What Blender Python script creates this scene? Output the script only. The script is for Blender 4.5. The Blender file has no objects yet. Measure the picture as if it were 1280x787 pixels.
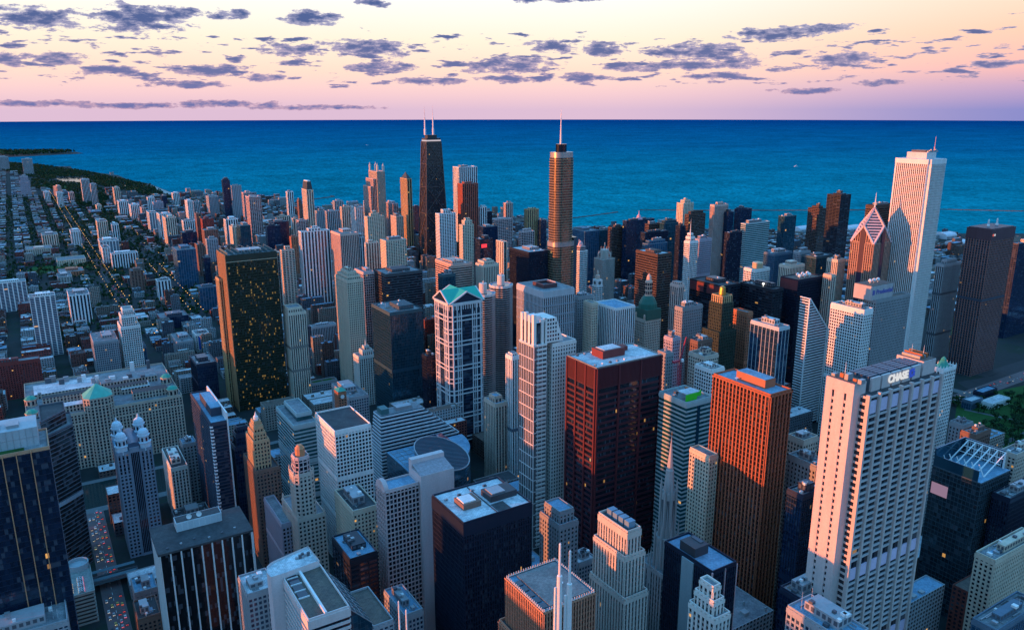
import bpy, bmesh, math, random
from mathutils import Vector, Matrix
R = math.radians
rnd = random.Random(7)
scn = bpy.context.scene
col = scn.collection

# ------------------------------------------------------------------ camera
AZ, PITCH, FPX, CAMZ = R(32.0), R(14.63), 980.0, 412.0
cd = bpy.data.cameras.new('camera'); cam = bpy.data.objects.new('camera', cd); col.objects.link(cam)
cam.location = (0, 0, CAMZ); cam.rotation_euler = (R(90) - PITCH, R(0.05), -AZ)
cd.sensor_width = 36; cd.lens = 36 * FPX / 1280; cd.clip_start = 5; cd.clip_end = 120000
scn.camera = cam

# ------------------------------------------------------------------ light and exposure
SUN_AZ, SUN_EL = R(285.0), R(2.6)
sd = bpy.data.lights.new('sun', 'SUN'); so = bpy.data.objects.new('sun', sd); col.objects.link(so)
sd.energy = 5.0; sd.angle = R(0.5); sd.color = (1.0, 0.27, 0.05)
sdir = Vector((math.sin(SUN_AZ) * math.cos(SUN_EL), math.cos(SUN_AZ) * math.cos(SUN_EL), math.sin(SUN_EL)))
so.rotation_euler = sdir.to_track_quat('Z', 'Y').to_euler(); so.location = (-300, 100, 900)
scn.view_settings.view_transform = 'Standard'; scn.view_settings.look = 'None'
scn.view_settings.exposure = 0.48; scn.view_settings.gamma = 1.0
scn.view_settings.use_curve_mapping = False
scn.cycles.use_denoising = True
scn.cycles.max_bounces = 5; scn.cycles.diffuse_bounces = 2; scn.cycles.glossy_bounces = 3
scn.cycles.sample_clamp_indirect = 4
SKY_GAIN = 0.735

class NT:
    """small helper round a node tree"""
    def __init__(s, t): s.t = t; s.n = t.nodes; s.l = t.links
    def add(s, ty, **kw):
        n = s.n.new(ty)
        for k, v in kw.items(): setattr(n, k, v)
        return n
    def put(s, sock, v):
        if isinstance(v, bpy.types.NodeSocket): s.l.new(v, sock)
        elif v is not None:
            if sock.type == 'RGBA' and len(v) == 3: v = (*v, 1)
            sock.default_value = v
    def m(s, op, a, b=None, c=None, clamp=False):
        n = s.add('ShaderNodeMath', operation=op, use_clamp=clamp)
        s.put(n.inputs[0], a); s.put(n.inputs[1], b); s.put(n.inputs[2], c)
        return n.outputs[0]
    def mix(s, f, a, b, mode='MIX'):
        n = s.add('ShaderNodeMix', data_type='RGBA', blend_type=mode)
        s.put(n.inputs[0], f); s.put(n.inputs[6], a); s.put(n.inputs[7], b)
        return n.outputs[2]
    def ramp(s, f, stops, interp='LINEAR'):
        n = s.add('ShaderNodeValToRGB'); cr = n.color_ramp; cr.interpolation = interp
        while len(cr.elements) < len(stops): cr.elements.new(0.5)
        for e, (p, c) in zip(cr.elements, stops): e.position = p; e.color = (*c, 1)
        s.put(n.inputs[0], f); return n.outputs[0]
    def mr(s, f, a, b, c, d, smooth=False):
        n = s.add('ShaderNodeMapRange'); n.clamp = True
        if smooth: n.interpolation_type = 'SMOOTHSTEP'
        for i, v in enumerate((f, a, b, c, d)): s.put(n.inputs[i], v)
        return n.outputs[0]

# ------------------------------------------------------------------ projection helpers
CA, SA, CP, SP = math.cos(AZ), math.sin(AZ), math.cos(PITCH), math.sin(PITCH)
Fv = Vector((CP * SA, CP * CA, -SP)); Uv = Vector((SP * SA, SP * CA, CP)); Rv = Vector((CA, -SA, 0))
C0 = Vector((0, 0, CAMZ))
def ray(x, y): return Fv + Rv * ((x - 640) / FPX) + Uv * ((393.5 - y) / FPX)
def at(x, y, z=0.0):                      # photo pixel -> point at height z
    r = ray(x, y); t = (z - CAMZ) / r.z
    return C0 + r * t
def proj(p):
    q = Vector(p) - C0; d = q.dot(Fv)
    return 640 + FPX * q.dot(Rv) / d, 393.5 - FPX * q.dot(Uv) / d, d
def along(P, d, x):                       # distance from P along d to the image column x
    u = (x - 640) / FPX; q = P - C0; d = Vector(d)
    return (u * q.dot(Fv) - q.dot(Rv)) / (d.dot(Rv) - u * d.dot(Fv))
def fwd_of_base(by):
    v = (by - 393.5) / FPX
    return CAMZ * (CP - v * SP) / (SP + v * CP)
def height_at(x, y, f):                   # height of the pixel when it stands f metres ahead
    r = ray(x, y); h = r.x * SA + r.y * CA
    return CAMZ + r.z * f / h

# ------------------------------------------------------------------ world: sunset sky with small clouds
w = bpy.data.worlds.new('World'); scn.world = w; w.use_nodes = True
def build_world():
    w.node_tree.nodes.clear(); N = NT(w.node_tree)
    tc = N.add('ShaderNodeTexCoord')
    nrm = N.add('ShaderNodeVectorMath', operation='NORMALIZE'); N.put(nrm.inputs[0], tc.outputs['Generated'])
    sp = N.add('ShaderNodeSeparateXYZ'); N.put(sp.inputs[0], nrm.outputs[0])
    X, Y, Z = sp.outputs
    el = N.m('MULTIPLY', N.m('ARCSINE', Z), 180 / math.pi)            # degrees
    az = N.m('MULTIPLY', N.m('ARCTAN2', X, Y), 180 / math.pi)         # degrees from north, clockwise
    t = N.mr(el, 0, 90, 0, 1)
    s = lambda d: d / 90.0
    north = N.ramp(t, [(0, (.70, .50, .66)), (s(1.2), (.90, .60, .64)), (s(2.6), (1.0, .72, .60)), (s(4.6), (1.0, .87, .70)),
                       (s(7.2), (1.0, .985, .93)), (s(10), (.85, .92, 1.0)), (s(16), (.20, .46, .86)), (s(40), (.06, .31, .63)), (1, (.045, .25, .54))])
    east = N.ramp(t, [(0, (.17, .22, .58)), (s(1.3), (.46, .32, .58)), (s(2.6), (.92, .45, .46)), (s(4.6), (1.0, .56, .42)),
                      (s(8.2), (1.0, .80, .60)), (s(11), (.75, .74, .80)), (s(17), (.20, .42, .78)), (s(40), (.06, .31, .63)), (1, (.045, .25, .54))])
    west = N.ramp(t, [(0, (.80, .26, .07)), (s(3), (.85, .36, .12)), (s(6), (.55, .42, .30)), (s(10), (.22, .38, .52)),
                      (s(22), (.07, .36, .68)), (s(45), (.06, .29, .60)), (1, (.045, .25, .54))])
    south = N.ramp(t, [(0, (.13, .24, .34)), (s(6), (.12, .28, .44)), (s(18), (.085, .32, .56)), (s(45), (.06, .29, .59)), (1, (.045, .25, .54))])
    fe = N.mr(az, 36, 72, 0, 1, True)
    base = N.mix(fe, north, east)
    front = N.m('COSINE', N.m('MULTIPLY', N.m('SUBTRACT', az, 32), math.pi / 180))
    base = N.mix(N.mr(front, -.15, .62, 1, 0, True), base, south)
    sunang = N.m('COSINE', N.m('MULTIPLY', N.m('SUBTRACT', az, math.degrees(SUN_AZ) - 360), math.pi / 180))
    fw = N.mr(sunang, 0.70, 0.99, 0, 1, True)
    base = N.mix(fw, base, west)
    lift = N.m('MAXIMUM', N.mr(el, 9, 22, 0, 1, True), N.m('MULTIPLY', N.mr(front, -.15, .62, 1, 0, True), .75))
    base = N.mix(1.0, base, N.mix(lift, (1, 1, 1), (2.6, 2.1, 2.12)), 'MULTIPLY')
    # clouds: flat-bottomed clumps at their own bearings plus a scatter of scraps
    pz = N.m('MAXIMUM', N.m('ADD', Z, 0.012), 0.012)
    cb = N.add('ShaderNodeCombineXYZ'); N.put(cb.inputs[0], N.m('MULTIPLY', az, .8)); N.put(cb.inputs[1], N.m('MULTIPLY', el, 2.2))
    nz = N.add('ShaderNodeTexNoise'); nz.inputs['Scale'].default_value = 1.0; nz.inputs['Detail'].default_value = 8; nz.inputs['Roughness'].default_value = 0.66
    N.put(nz.inputs['Vector'], cb.outputs[0])
    nf = N.m('SUBTRACT', nz.outputs[0], 0.5)
    acc = None
    for (px, py, hw, hh) in [(x_, y_, a_ * 1.04, b_ * 1.06) for x_, y_, a_, b_ in CLOUDS]:
        r = ray(px, py); a0 = math.degrees(math.atan2(r.x, r.y)); e0 = math.degrees(math.atan2(r.z, math.hypot(r.x, r.y)))
        r2 = ray(px + hw, py); wa = abs(math.degrees(math.atan2(r2.x, r2.y)) - a0)
        r3 = ray(px, py - hh); ha = abs(math.degrees(math.atan2(r3.z, math.hypot(r3.x, r3.y))) - e0)
        dx = N.m('MULTIPLY', N.m('SUBTRACT', az, a0), 1 / wa); dy = N.m('MULTIPLY', N.m('SUBTRACT', el, e0), 1 / ha)
        q = N.m('MULTIPLY_ADD', dx, dx, N.m('MULTIPLY', dy, dy))
        acc = q if acc is None else N.m('SMOOTH_MIN', acc, q, 0.3)
    big = N.m('MULTIPLY_ADD', nf, 5.4, N.m('SUBTRACT', 1.0, acc))
    cb2 = N.add('ShaderNodeCombineXYZ'); N.put(cb2.inputs[0], N.m('MULTIPLY', az, 0.42)); N.put(cb2.inputs[1], N.m('MULTIPLY', el, 2.1))
    n2 = N.add('ShaderNodeTexNoise'); n2.inputs['Scale'].default_value = 1.0; n2.inputs['Detail'].default_value = 6; n2.inputs['Roughness'].default_value = .58
    N.put(n2.inputs['Vector'], cb2.outputs[0])
    band = N.m('MULTIPLY', N.mr(el, 1.0, 1.9, 0, 1, True), N.mr(el, 4.2, 7.0, 1, .0, True))
    scrap = N.m('MULTIPLY', N.m('SUBTRACT', n2.outputs[0], 0.545), 11.0)
    scrap = N.m('SUBTRACT', scrap, N.m('MULTIPLY', N.m('SUBTRACT', 1, band), 3))
    dens = N.m('MAXIMUM', big, scrap)
    a = N.mr(dens, 0.0, 0.42, 0, 0.97, True)
    thick = N.mr(N.m('MULTIPLY_ADD', n2.outputs[0], 1.4, dens), 0.75, 2.0, 0, 1, True)
    low = N.mr(el, 1.0, 5.5, 0, 1)
    edge = N.mix(low, (.55, .36, .50), (.40, .38, .58))
    core = N.mix(low, (.11, .15, .40), (.014, .060, .27))
    ccol = N.mix(thick, edge, core)
    base = N.mix(a, base, ccol)
    under = N.mr(el, -3.5, -1.2, 0, 1)
    base = N.mix(under, (.03, .07, .13), base)
    sky = N.add('ShaderNodeTexSky', sky_type='NISHITA'); sky.sun_disc = False
    sky.sun_elevation = SUN_EL; sky.sun_rotation = SUN_AZ; sky.altitude = 400
    b1 = N.add('ShaderNodeBackground'); N.put(b1.inputs[0], base); b1.inputs[1].default_value = SKY_GAIN
    b2 = N.add('ShaderNodeBackground'); N.put(b2.inputs[0], sky.outputs[0]); b2.inputs[1].default_value = 0.02
    ad = N.add('ShaderNodeAddShader'); N.put(ad.inputs[0], b1.outputs[0]); N.put(ad.inputs[1], b2.outputs[0])
    o = N.add('ShaderNodeOutputWorld'); N.put(o.inputs[0], ad.outputs[0])
CLOUDS = [(40, 22, 62, 15), (172, 24, 62, 19), (225, 16, 26, 9), (286, 18, 26, 8), (388, 22, 42, 10), (62, 73, 46, 9), (8, 74, 24, 9), (134, 87, 46, 6),
          (366, 62, 46, 8), (462, 60, 58, 12), (482, 84, 40, 7), (262, 88, 55, 8), (225, 105, 58, 5), (336, 97, 24, 6), (40, 129, 90, 4.5), (160, 132, 70, 4), (270, 130, 80, 4.5), (390, 134, 80, 3.5),
          (540, 101, 44, 5), (632, 82, 66, 11), (640, 99, 50, 5), (688, 58, 32, 9), (750, 62, 32, 10), (790, 84, 46, 6), (872, 66, 62, 13), (862, 82, 60, 6), (925, 80, 30, 7),
          (965, 43, 56, 9), (1028, 36, 46, 6), (1052, 75, 46, 10), (1246, 80, 42, 5), (896, 95, 44, 5), (730, 96, 32, 5), (1010, 114, 50, 4), (1100, 104, 34, 4), (470, 3, 22, 6), (690, -2, 60, 6)]
build_world()

# ------------------------------------------------------------------ materials
MATS = {}
def tex_noise(N, vec, scale, detail=4, rough=.55):
    n = N.add('ShaderNodeTexNoise'); n.inputs['Scale'].default_value = scale; n.inputs['Detail'].default_value = detail
    n.inputs['Roughness'].default_value = rough; N.put(n.inputs['Vector'], vec); return n.outputs[0]
def pos(N, sx=1, sy=1, sz=1):
    g = N.add('ShaderNodeNewGeometry'); v = N.add('ShaderNodeVectorMath', operation='MULTIPLY')
    N.put(v.inputs[0], g.outputs['Position']); v.inputs[1].default_value = (sx, sy, sz); return v.outputs[0]
def new_mat(name):
    m = bpy.data.materials.new(name); m.use_nodes = True; m.node_tree.nodes.clear(); return m, NT(m.node_tree)
def finish(N, sh, disp=None):
    o = N.add('ShaderNodeOutputMaterial'); N.put(o.inputs[0], sh)
def principled(N, colr, rough=.7, spec=.3, metal=0, normal=None, emit=None, estr=None):
    p = N.add('ShaderNodeBsdfPrincipled'); N.put(p.inputs['Base Color'], colr); N.put(p.inputs['Roughness'], rough)
    N.put(p.inputs['Specular IOR Level'], spec); N.put(p.inputs['Metallic'], metal)
    if normal is not None: N.put(p.inputs['Normal'], normal)
    if emit is not None: N.put(p.inputs['Emission Color'], emit); N.put(p.inputs['Emission Strength'], estr)
    return p.outputs[0]
def plain(name, c, rough=.75, spec=.25, metal=0, var=.22, scale=.12, streak=True):
    if name in MATS: return MATS[name]
    m, N = new_mat(name)
    f = tex_noise(N, pos(N, 1, 1, .12 if streak else 1), scale, 5, .65)
    f2 = tex_noise(N, pos(N), scale * 7, 3)
    k = N.mr(N.m('MULTIPLY_ADD', f2, .4, N.m('MULTIPLY', f, .6)), .3, .7, 1 - var, 1 + var * .6)
    mul = N.mix(1.0, c, k, 'MULTIPLY')
    finish(N, principled(N, mul, rough, spec, metal)); MATS[name] = m; return m
def roof_mat(name, c, c2):
    if name in MATS: return MATS[name]
    m, N = new_mat(name)
    p = pos(N)
    f = N.mr(tex_noise(N, p, .09, 6, .68), .38, .64, 0, 1)
    g = N.mr(tex_noise(N, p, .55, 3), .35, .65, .82, 1.15)
    br = N.add('ShaderNodeTexBrick'); br.offset = .5; br.inputs['Scale'].default_value = .22
    for k_, v_ in (('Color1', (1, 1, 1, 1)), ('Color2', (.86, .86, .86, 1)), ('Mortar', (.62, .62, .62, 1))): br.inputs[k_].default_value = v_
    br.inputs['Mortar Size'].default_value = .02; N.put(br.inputs['Vector'], p)
    cc = N.mix(1.0, N.mix(f, c, c2), br.outputs[0], 'MULTIPLY')
    finish(N, principled(N, N.mix(1.0, cc, g, 'MULTIPLY'), .8, .3)); MATS[name] = m; return m
def emit_mat(name, c, st):
    if name in MATS: return MATS[name]
    m, N = new_mat(name); finish(N, principled(N, (.05, .05, .05), .5, .3, emit=c, estr=st)); MATS[name] = m; return m

STY = {}
class Style:
    pass
def style(key, wall, glass, bay=3.2, floor=3.7, pf=.3, sf=.3, span=None, lit=.02, metal=0.0, rough=.1, deep=.45, warm=(1.0, .50, .13), wrough=.75):
    s = Style(); s.key = key; s.wall = wall; s.glass = glass; s.bay = bay; s.floor = floor; s.pf = pf; s.sf = sf
    s.span = span; s.lit = lit; s.metal = metal; s.rough = rough; s.deep = deep; s.warm = warm; s.wrough = wrough
    STY[key] = s; return s
def glass_nodes(N, s):
    """tinted panes: each cell of the UV grid is one pane with its own tone, tilt and now and then a lamp on behind it"""
    uv = N.add('ShaderNodeUVMap'); sp = N.add('ShaderNodeSeparateXYZ'); N.put(sp.inputs[0], uv.outputs[0])
    fl = N.add('ShaderNodeVectorMath', operation='FLOOR'); N.put(fl.inputs[0], uv.outputs[0])
    oi = N.add('ShaderNodeObjectInfo')
    wn = N.add('ShaderNodeTexWhiteNoise', noise_dimensions='4D'); N.put(wn.inputs['Vector'], fl.outputs[0]); N.put(wn.inputs['W'], oi.outputs['Random'])
    r = wn.outputs['Value']
    half = N.add('ShaderNodeVectorMath', operation='MULTIPLY'); N.put(half.inputs[0], fl.outputs[0]); half.inputs[1].default_value = (.23, .23, .23)
    clus = tex_noise(N, half.outputs[0], 1.0, 2)
    cs = N.add('ShaderNodeSeparateColor'); N.put(cs.inputs[0], wn.outputs['Color'])
    g = N.mix(N.mr(r, 0, 1, 0, 1), tuple(c * .7 for c in s.glass), tuple(min(1, c * 1.3 + .004) for c in s.glass))
    blind = N.m('GREATER_THAN', r, .87)
    g = N.mix(N.m('MULTIPLY', blind, N.mr(cs.outputs[0], 0, 1, .1, .5)), g, (.10, .115, .14))
    litp = N.m('MULTIPLY', N.mr(clus, .42, .70, .02, 1.7), s.lit * .42)
    on = N.m('LESS_THAN', cs.outputs[1], litp)
    es = N.m('MULTIPLY', on, N.mr(cs.outputs[2], 0, 1, .05, .60))
    ge = N.add('ShaderNodeNewGeometry')
    tv = N.add('ShaderNodeVectorMath', operation='SUBTRACT'); N.put(tv.inputs[0], wn.outputs['Color']); tv.inputs[1].default_value = (.5, .5, .5)
    ts = N.add('ShaderNodeVectorMath', operation='SCALE'); N.put(ts.inputs[0], tv.outputs[0]); ts.inputs['Scale'].default_value = .022
    ta = N.add('ShaderNodeVectorMath', operation='ADD'); N.put(ta.inputs[0], ge.outputs['Normal']); N.put(ta.inputs[1], ts.outputs[0])
    tn = N.add('ShaderNodeVectorMath', operation='NORMALIZE'); N.put(tn.inputs[0], ta.outputs[0])
    sh = principled(N, g, s.rough, .8, s.metal, tn.outputs[0], s.warm, es)
    return sh, sp
def wall_color(N, c, var=.2):
    f = tex_noise(N, pos(N, 1, 1, .1), .16, 5, .65); f2 = tex_noise(N, pos(N), .9, 3)
    k = N.mr(N.m('MULTIPLY_ADD', f2, .4, N.m('MULTIPLY', f, .6)), .3, .7, 1 - var, 1 + var * .6)
    return N.mix(1.0, c, k, 'MULTIPLY')
def M_glass(s):
    k = 'glass_' + s.key
    if k in MATS: return MATS[k]
    m, N = new_mat(k); sh, _ = glass_nodes(N, s); finish(N, sh); MATS[k] = m; return m
def M_wall(s):
    k = 'wall_' + s.key
    if k in MATS: return MATS[k]
    m, N = new_mat(k); finish(N, principled(N, wall_color(N, s.wall), s.wrough, .3)); MATS[k] = m; return m
def M_span(s):
    if s.span is None: return M_wall(s)
    k = 'spandrel_' + s.key
    if k in MATS: return MATS[k]
    m, N = new_mat(k); finish(N, principled(N, wall_color(N, s.span), .5, .4)); MATS[k] = m; return m
def M_flat(s):                            # far facades: piers, spandrels and panes in one sheet
    k = 'facade_' + s.key
    if k in MATS: return MATS[k]
    m, N = new_mat(k); sh, sp = glass_nodes(N, s)
    fu = N.m('FRACT', sp.outputs[0]); fv = N.m('FRACT', sp.outputs[1])
    pier = N.m('LESS_THAN', N.m('ABSOLUTE', N.m('SUBTRACT', fu, .5)), (1 - s.pf) / 2)
    win = N.m('GREATER_THAN', fv, s.sf)
    wallc = wall_color(N, s.wall)
    if s.span is not None: wallc = N.mix(pier, wallc, s.span)
    ws = principled(N, wallc, s.wrough, .3)
    mx = N.add('ShaderNodeMixShader'); N.put(mx.inputs[0], N.m('MULTIPLY', pier, win)); N.put(mx.inputs[1], ws); N.put(mx.inputs[2], sh)
    finish(N, mx.outputs[0]); MATS[k] = m; return m

DK = (.005, .010, .022); BL = (.008, .030, .070)
style('white_rib', (.80, .79, .77), DK, 3.4, 3.4, .44, .18, (.10, .13, .17))
style('white_grid', (.82, .80, .77), DK, 3.2, 3.6, .30, .34)
style('white_balcony', (.74, .73, .71), BL, 4.2, 3.1, .24, .36, (.42, .46, .50))
style('cream_grid', (.62, .52, .40), DK, 2.9, 3.4, .46, .44)
style('cream_rib', (.66, .56, .45), DK, 3.3, 3.3, .48, .22, (.22, .20, .18))
style('beige_rib', (.58, .47, .38), DK, 3.6, 3.4, .50, .20, (.16, .15, .15))
style('beige_grid', (.55, .45, .37), DK, 3.0, 3.5, .42, .42)
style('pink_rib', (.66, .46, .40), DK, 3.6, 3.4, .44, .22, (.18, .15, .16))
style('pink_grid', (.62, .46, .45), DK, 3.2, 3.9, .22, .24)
style('gold_rib', (.50, .34, .17), DK, 3.0, 3.5, .46, .24, (.14, .11, .08))
style('grey_grid', (.36, .37, .39), BL, 3.0, 3.6, .34, .38)
style('grey_rib', (.48, .48, .50), DK, 3.0, 3.5, .44, .2, (.11, .12, .14))
style('lilac_grid', (.40, .36, .42), DK, 2.6, 3.6, .40, .40)
style('brick_red', (.24, .05, .045), DK, 3.4, 3.2, .46, .48, lit=.10)
style('brick_brown', (.20, .115, .09), DK, 3.2, 3.4, .46, .46, lit=.03)
style('brick_orange', (.42, .16, .09), DK, 3.2, 3.4, .46, .42)
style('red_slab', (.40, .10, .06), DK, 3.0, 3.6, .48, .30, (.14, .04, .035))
style('black_rib', (.013, .021, .042), (.004, .010, .028), 1.9, 3.8, .34, .28, (.008, .014, .032), lit=.02, wrough=.4)
style('black_band', (.020, .025, .036), DK, 6.0, 3.8, .10, .42, lit=.025, wrough=.4)
style('navy_glass', (.03, .04, .07), (.008, .028, .075), 2.2, 3.8, .10, .22, (.010, .026, .06), lit=.015, metal=.25, wrough=.35)
style('blue_glass', (.12, .18, .24), (.02, .09, .17), 3.0, 3.8, .10, .14, (.03, .10, .18), lit=.01, metal=.25)
style('teal_glass', (.05, .10, .12), (.010, .070, .115), 2.4, 3.9, .07, .10, (.015, .065, .10), lit=.012, metal=.4)
style('green_dark', (.040, .046, .036), (.016, .026, .014), 1.8, 3.7, .22, .30, (.026, .034, .020), lit=.42, wrough=.4, metal=.3, warm=(.36, .21, .05))
style('blue_frame', (.50, .55, .58), BL, 5.2, 6.6, .09, .10, (.02, .05, .08), lit=.01)
style('plum_rib', (.34, .15, .125), DK, 4.2, 3.8, .30, .40, (.055, .065, .095), lit=.01)
style('bronze_slab', (.085, .055, .045), DK, 2.6, 3.6, .16, .34, (.16, .10, .075))
style('ribbon_white', (.68, .68, .68), DK, 3, 3.9, .02, .42, lit=.01)
style('ribbon_pink', (.60, .40, .33), DK, 3, 3.8, .02, .5, lit=.01)
style('ribbon_dark', (.075, .075, .085), DK, 3, 3.9, .02, .42, lit=.02)
style('ribbon_teal', (.40, .48, .48), (.01, .07, .08), 3, 4.0, .02, .38, lit=.015)
style('stone_grey', (.30, .30, .31), DK, 3.2, 3.6, .52, .46)
style('stone_white', (.72, .69, .63), DK, 3.2, 3.5, .46, .38, (.42, .40, .37))
style('lowrise_mix', (.40, .37, .35), DK, 3.4, 3.3, .5, .5, lit=.05)

# ------------------------------------------------------------------ mesh builder
class MB:
    def __init__(s): s.v = []; s.f = []; s.m = []; s.uv = []
    def face(s, pts, mi=0, uv=None):
        b = len(s.v); s.v.extend([tuple(p) for p in pts]); s.f.append(tuple(range(b, b + len(pts)))); s.m.append(mi)
        s.uv.append(uv or [(0.5, 0.5)] * len(pts))
    def box(s, x0, y0, z0, x1, y1, z1, mi=0, top=None, bottom=False):
        top = mi if top is None else top
        s.face([(x0, y0, z0), (x1, y0, z0), (x1, y0, z1), (x0, y0, z1)], mi); s.face([(x1, y0, z0), (x1, y1, z0), (x1, y1, z1), (x1, y0, z1)], mi)
        s.face([(x1, y1, z0), (x0, y1, z0), (x0, y1, z1), (x1, y1, z1)], mi); s.face([(x0, y1, z0), (x0, y0, z0), (x0, y0, z1), (x0, y1, z1)], mi)
        s.face([(x0, y0, z1), (x1, y0, z1), (x1, y1, z1), (x0, y1, z1)], top)
        if bottom: s.face([(x0, y1, z0), (x1, y1, z0), (x1, y0, z0), (x0, y0, z0)], mi)
    def obox(s, c, ex, ey, ez, mi=0):      # oriented box: centre and three half vectors
        c = Vector(c); ex = Vector(ex); ey = Vector(ey); ez = Vector(ez)
        P = lambda a, b, d: c + ex * a + ey * b + ez * d
        for q in (((-1, -1, -1), (1, -1, -1), (1, -1, 1), (-1, -1, 1)), ((1, -1, -1), (1, 1, -1), (1, 1, 1), (1, -1, 1)),
                  ((1, 1, -1), (-1, 1, -1), (-1, 1, 1), (1, 1, 1)), ((-1, 1, -1), (-1, -1, -1), (-1, -1, 1), (-1, 1, 1)),
                  ((-1, -1, 1), (1, -1, 1), (1, 1, 1), (-1, 1, 1)), ((-1, 1, -1), (1, 1, -1), (1, -1, -1), (-1, -1, -1))):
            s.face([P(*a) for a in q], mi)
    def bar(s, a, b, r, mi=0):
        a = Vector(a); b = Vector(b); d = (b - a); L = d.length; d = d / L
        u = d.cross(Vector((0, 0, 1)) if abs(d.z) < .9 else Vector((1, 0, 0))).normalized(); vv = d.cross(u)
        s.obox((a + b) / 2, u * r, vv * r, d * (L / 2), mi)
    def prism(s, poly, z0, z1, st=None, mi=0, cap=None, poly1=None):
        """walls over a CCW footprint, UV in bays and floors; poly1 is the footprint at z1"""
        p1 = poly1 or poly; n = len(poly)
        for i in range(n):
            a, b = poly[i], poly[(i + 1) % n]; c, d = p1[(i + 1) % n], p1[i]
            L = math.hypot(b[0] - a[0], b[1] - a[1])
            if st: nb = max(1, round(L / st.bay)); v0, v1 = z0 / st.floor, z1 / st.floor; o = i * 37
            else: nb, v0, v1, o = 1, 0, 1, 0
            s.face([(a[0], a[1], z0), (b[0], b[1], z0), (c[0], c[1], z1), (d[0], d[1], z1)], mi, [(o, v0), (o + nb, v0), (o + nb, v1), (o, v1)])
        if cap is not None: s.face([(p[0], p[1], z1) for p in p1], cap)
    def lathe(s, cx, cy, prof, n=24, mi=0, cap=True):
        for (r0, z0), (r1, z1) in zip(prof, prof[1:]):
            for i in range(n):
                a, b = 2 * math.pi * i / n, 2 * math.pi * (i + 1) / n
                q = [(cx + r0 * math.cos(a), cy + r0 * math.sin(a), z0), (cx + r0 * math.cos(b), cy + r0 * math.sin(b), z0),
                     (cx + r1 * math.cos(b), cy + r1 * math.sin(b), z1), (cx + r1 * math.cos(a), cy + r1 * math.sin(a), z1)]
                if r0 < 1e-4: q = q[1:]
                elif r1 < 1e-4: q = q[:3]
                s.face(q, mi)
        r, z = prof[-1]
        if cap and r > 1e-3: s.face([(cx + r * math.cos(2 * math.pi * i / n), cy + r * math.sin(2 * math.pi * i / n), z) for i in range(n)], mi)
    def build(s, name, mats, parent=None, off=None, smooth=False):
        me = bpy.data.meshes.new(name); o3 = Vector(off) if off is not None else (parent.location if parent is not None and parent.parent is None else Vector((0, 0, 0)))
        if parent is not None and parent.parent is not None: o3 = parent.parent.location
        me.from_pydata([(x - o3[0], y - o3[1], z - o3[2]) for x, y, z in s.v], [], s.f)
        for m in (mats if isinstance(mats, (list, tuple)) else [mats]): me.materials.append(m)
        me.polygons.foreach_set('material_index', s.m)
        ul = me.uv_layers.new(name='UVMap'); flat = [c for u in s.uv for q in u for c in q]; ul.data.foreach_set('uv', flat)
        if smooth: me.polygons.foreach_set('use_smooth', [True] * len(s.f))
        o = bpy.data.objects.new(name, me); col.objects.link(o)
        if parent is not None: o.parent = parent
        else: o.location = o3
        return o

def tag(o, label, cat, group=None):
    o['label'] = label; o['category'] = cat
    if group: o['group'] = group
    return o
def root(name, label, cat, E, N, z=0, group=None):
    o = bpy.data.objects.new(name, None); o.empty_display_size = 5; col.objects.link(o); o.location = (E, N, z)
    return tag(o, label, cat, group)
def rect(E, N, w_, d_, i=0): return [(E + i, N + i), (E + w_ - i, N + i), (E + w_ - i, N + d_ - i), (E + i, N + d_ - i)]

ROOFS = {'grey': roof_mat('roof_grey', (.30, .31, .32), (.17, .18, .20)), 'white': roof_mat('roof_white', (.78, .79, .80), (.44, .47, .50)),
         'dark': roof_mat('roof_dark', (.05, .053, .06), (.085, .085, .09)), 'blue': roof_mat('roof_blue', (.24, .42, .56), (.15, .28, .40)),
         'brown': roof_mat('roof_brown', (.20, .15, .12), (.12, .10, .09))}
METAL = plain('metal_grey', (.35, .36, .38), .45, .5, .3)
WHITE = plain('paint_white', (.78, .78, .77), .6)
DARKM = plain('metal_dark', (.045, .047, .055), .5, .4)
LOUVRE = plain('louvre_dark', (.09, .10, .12), .55, .4)
COPPER = plain('copper_green', (.05, .34, .25), .6, .3, var=.35, scale=.3)

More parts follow.
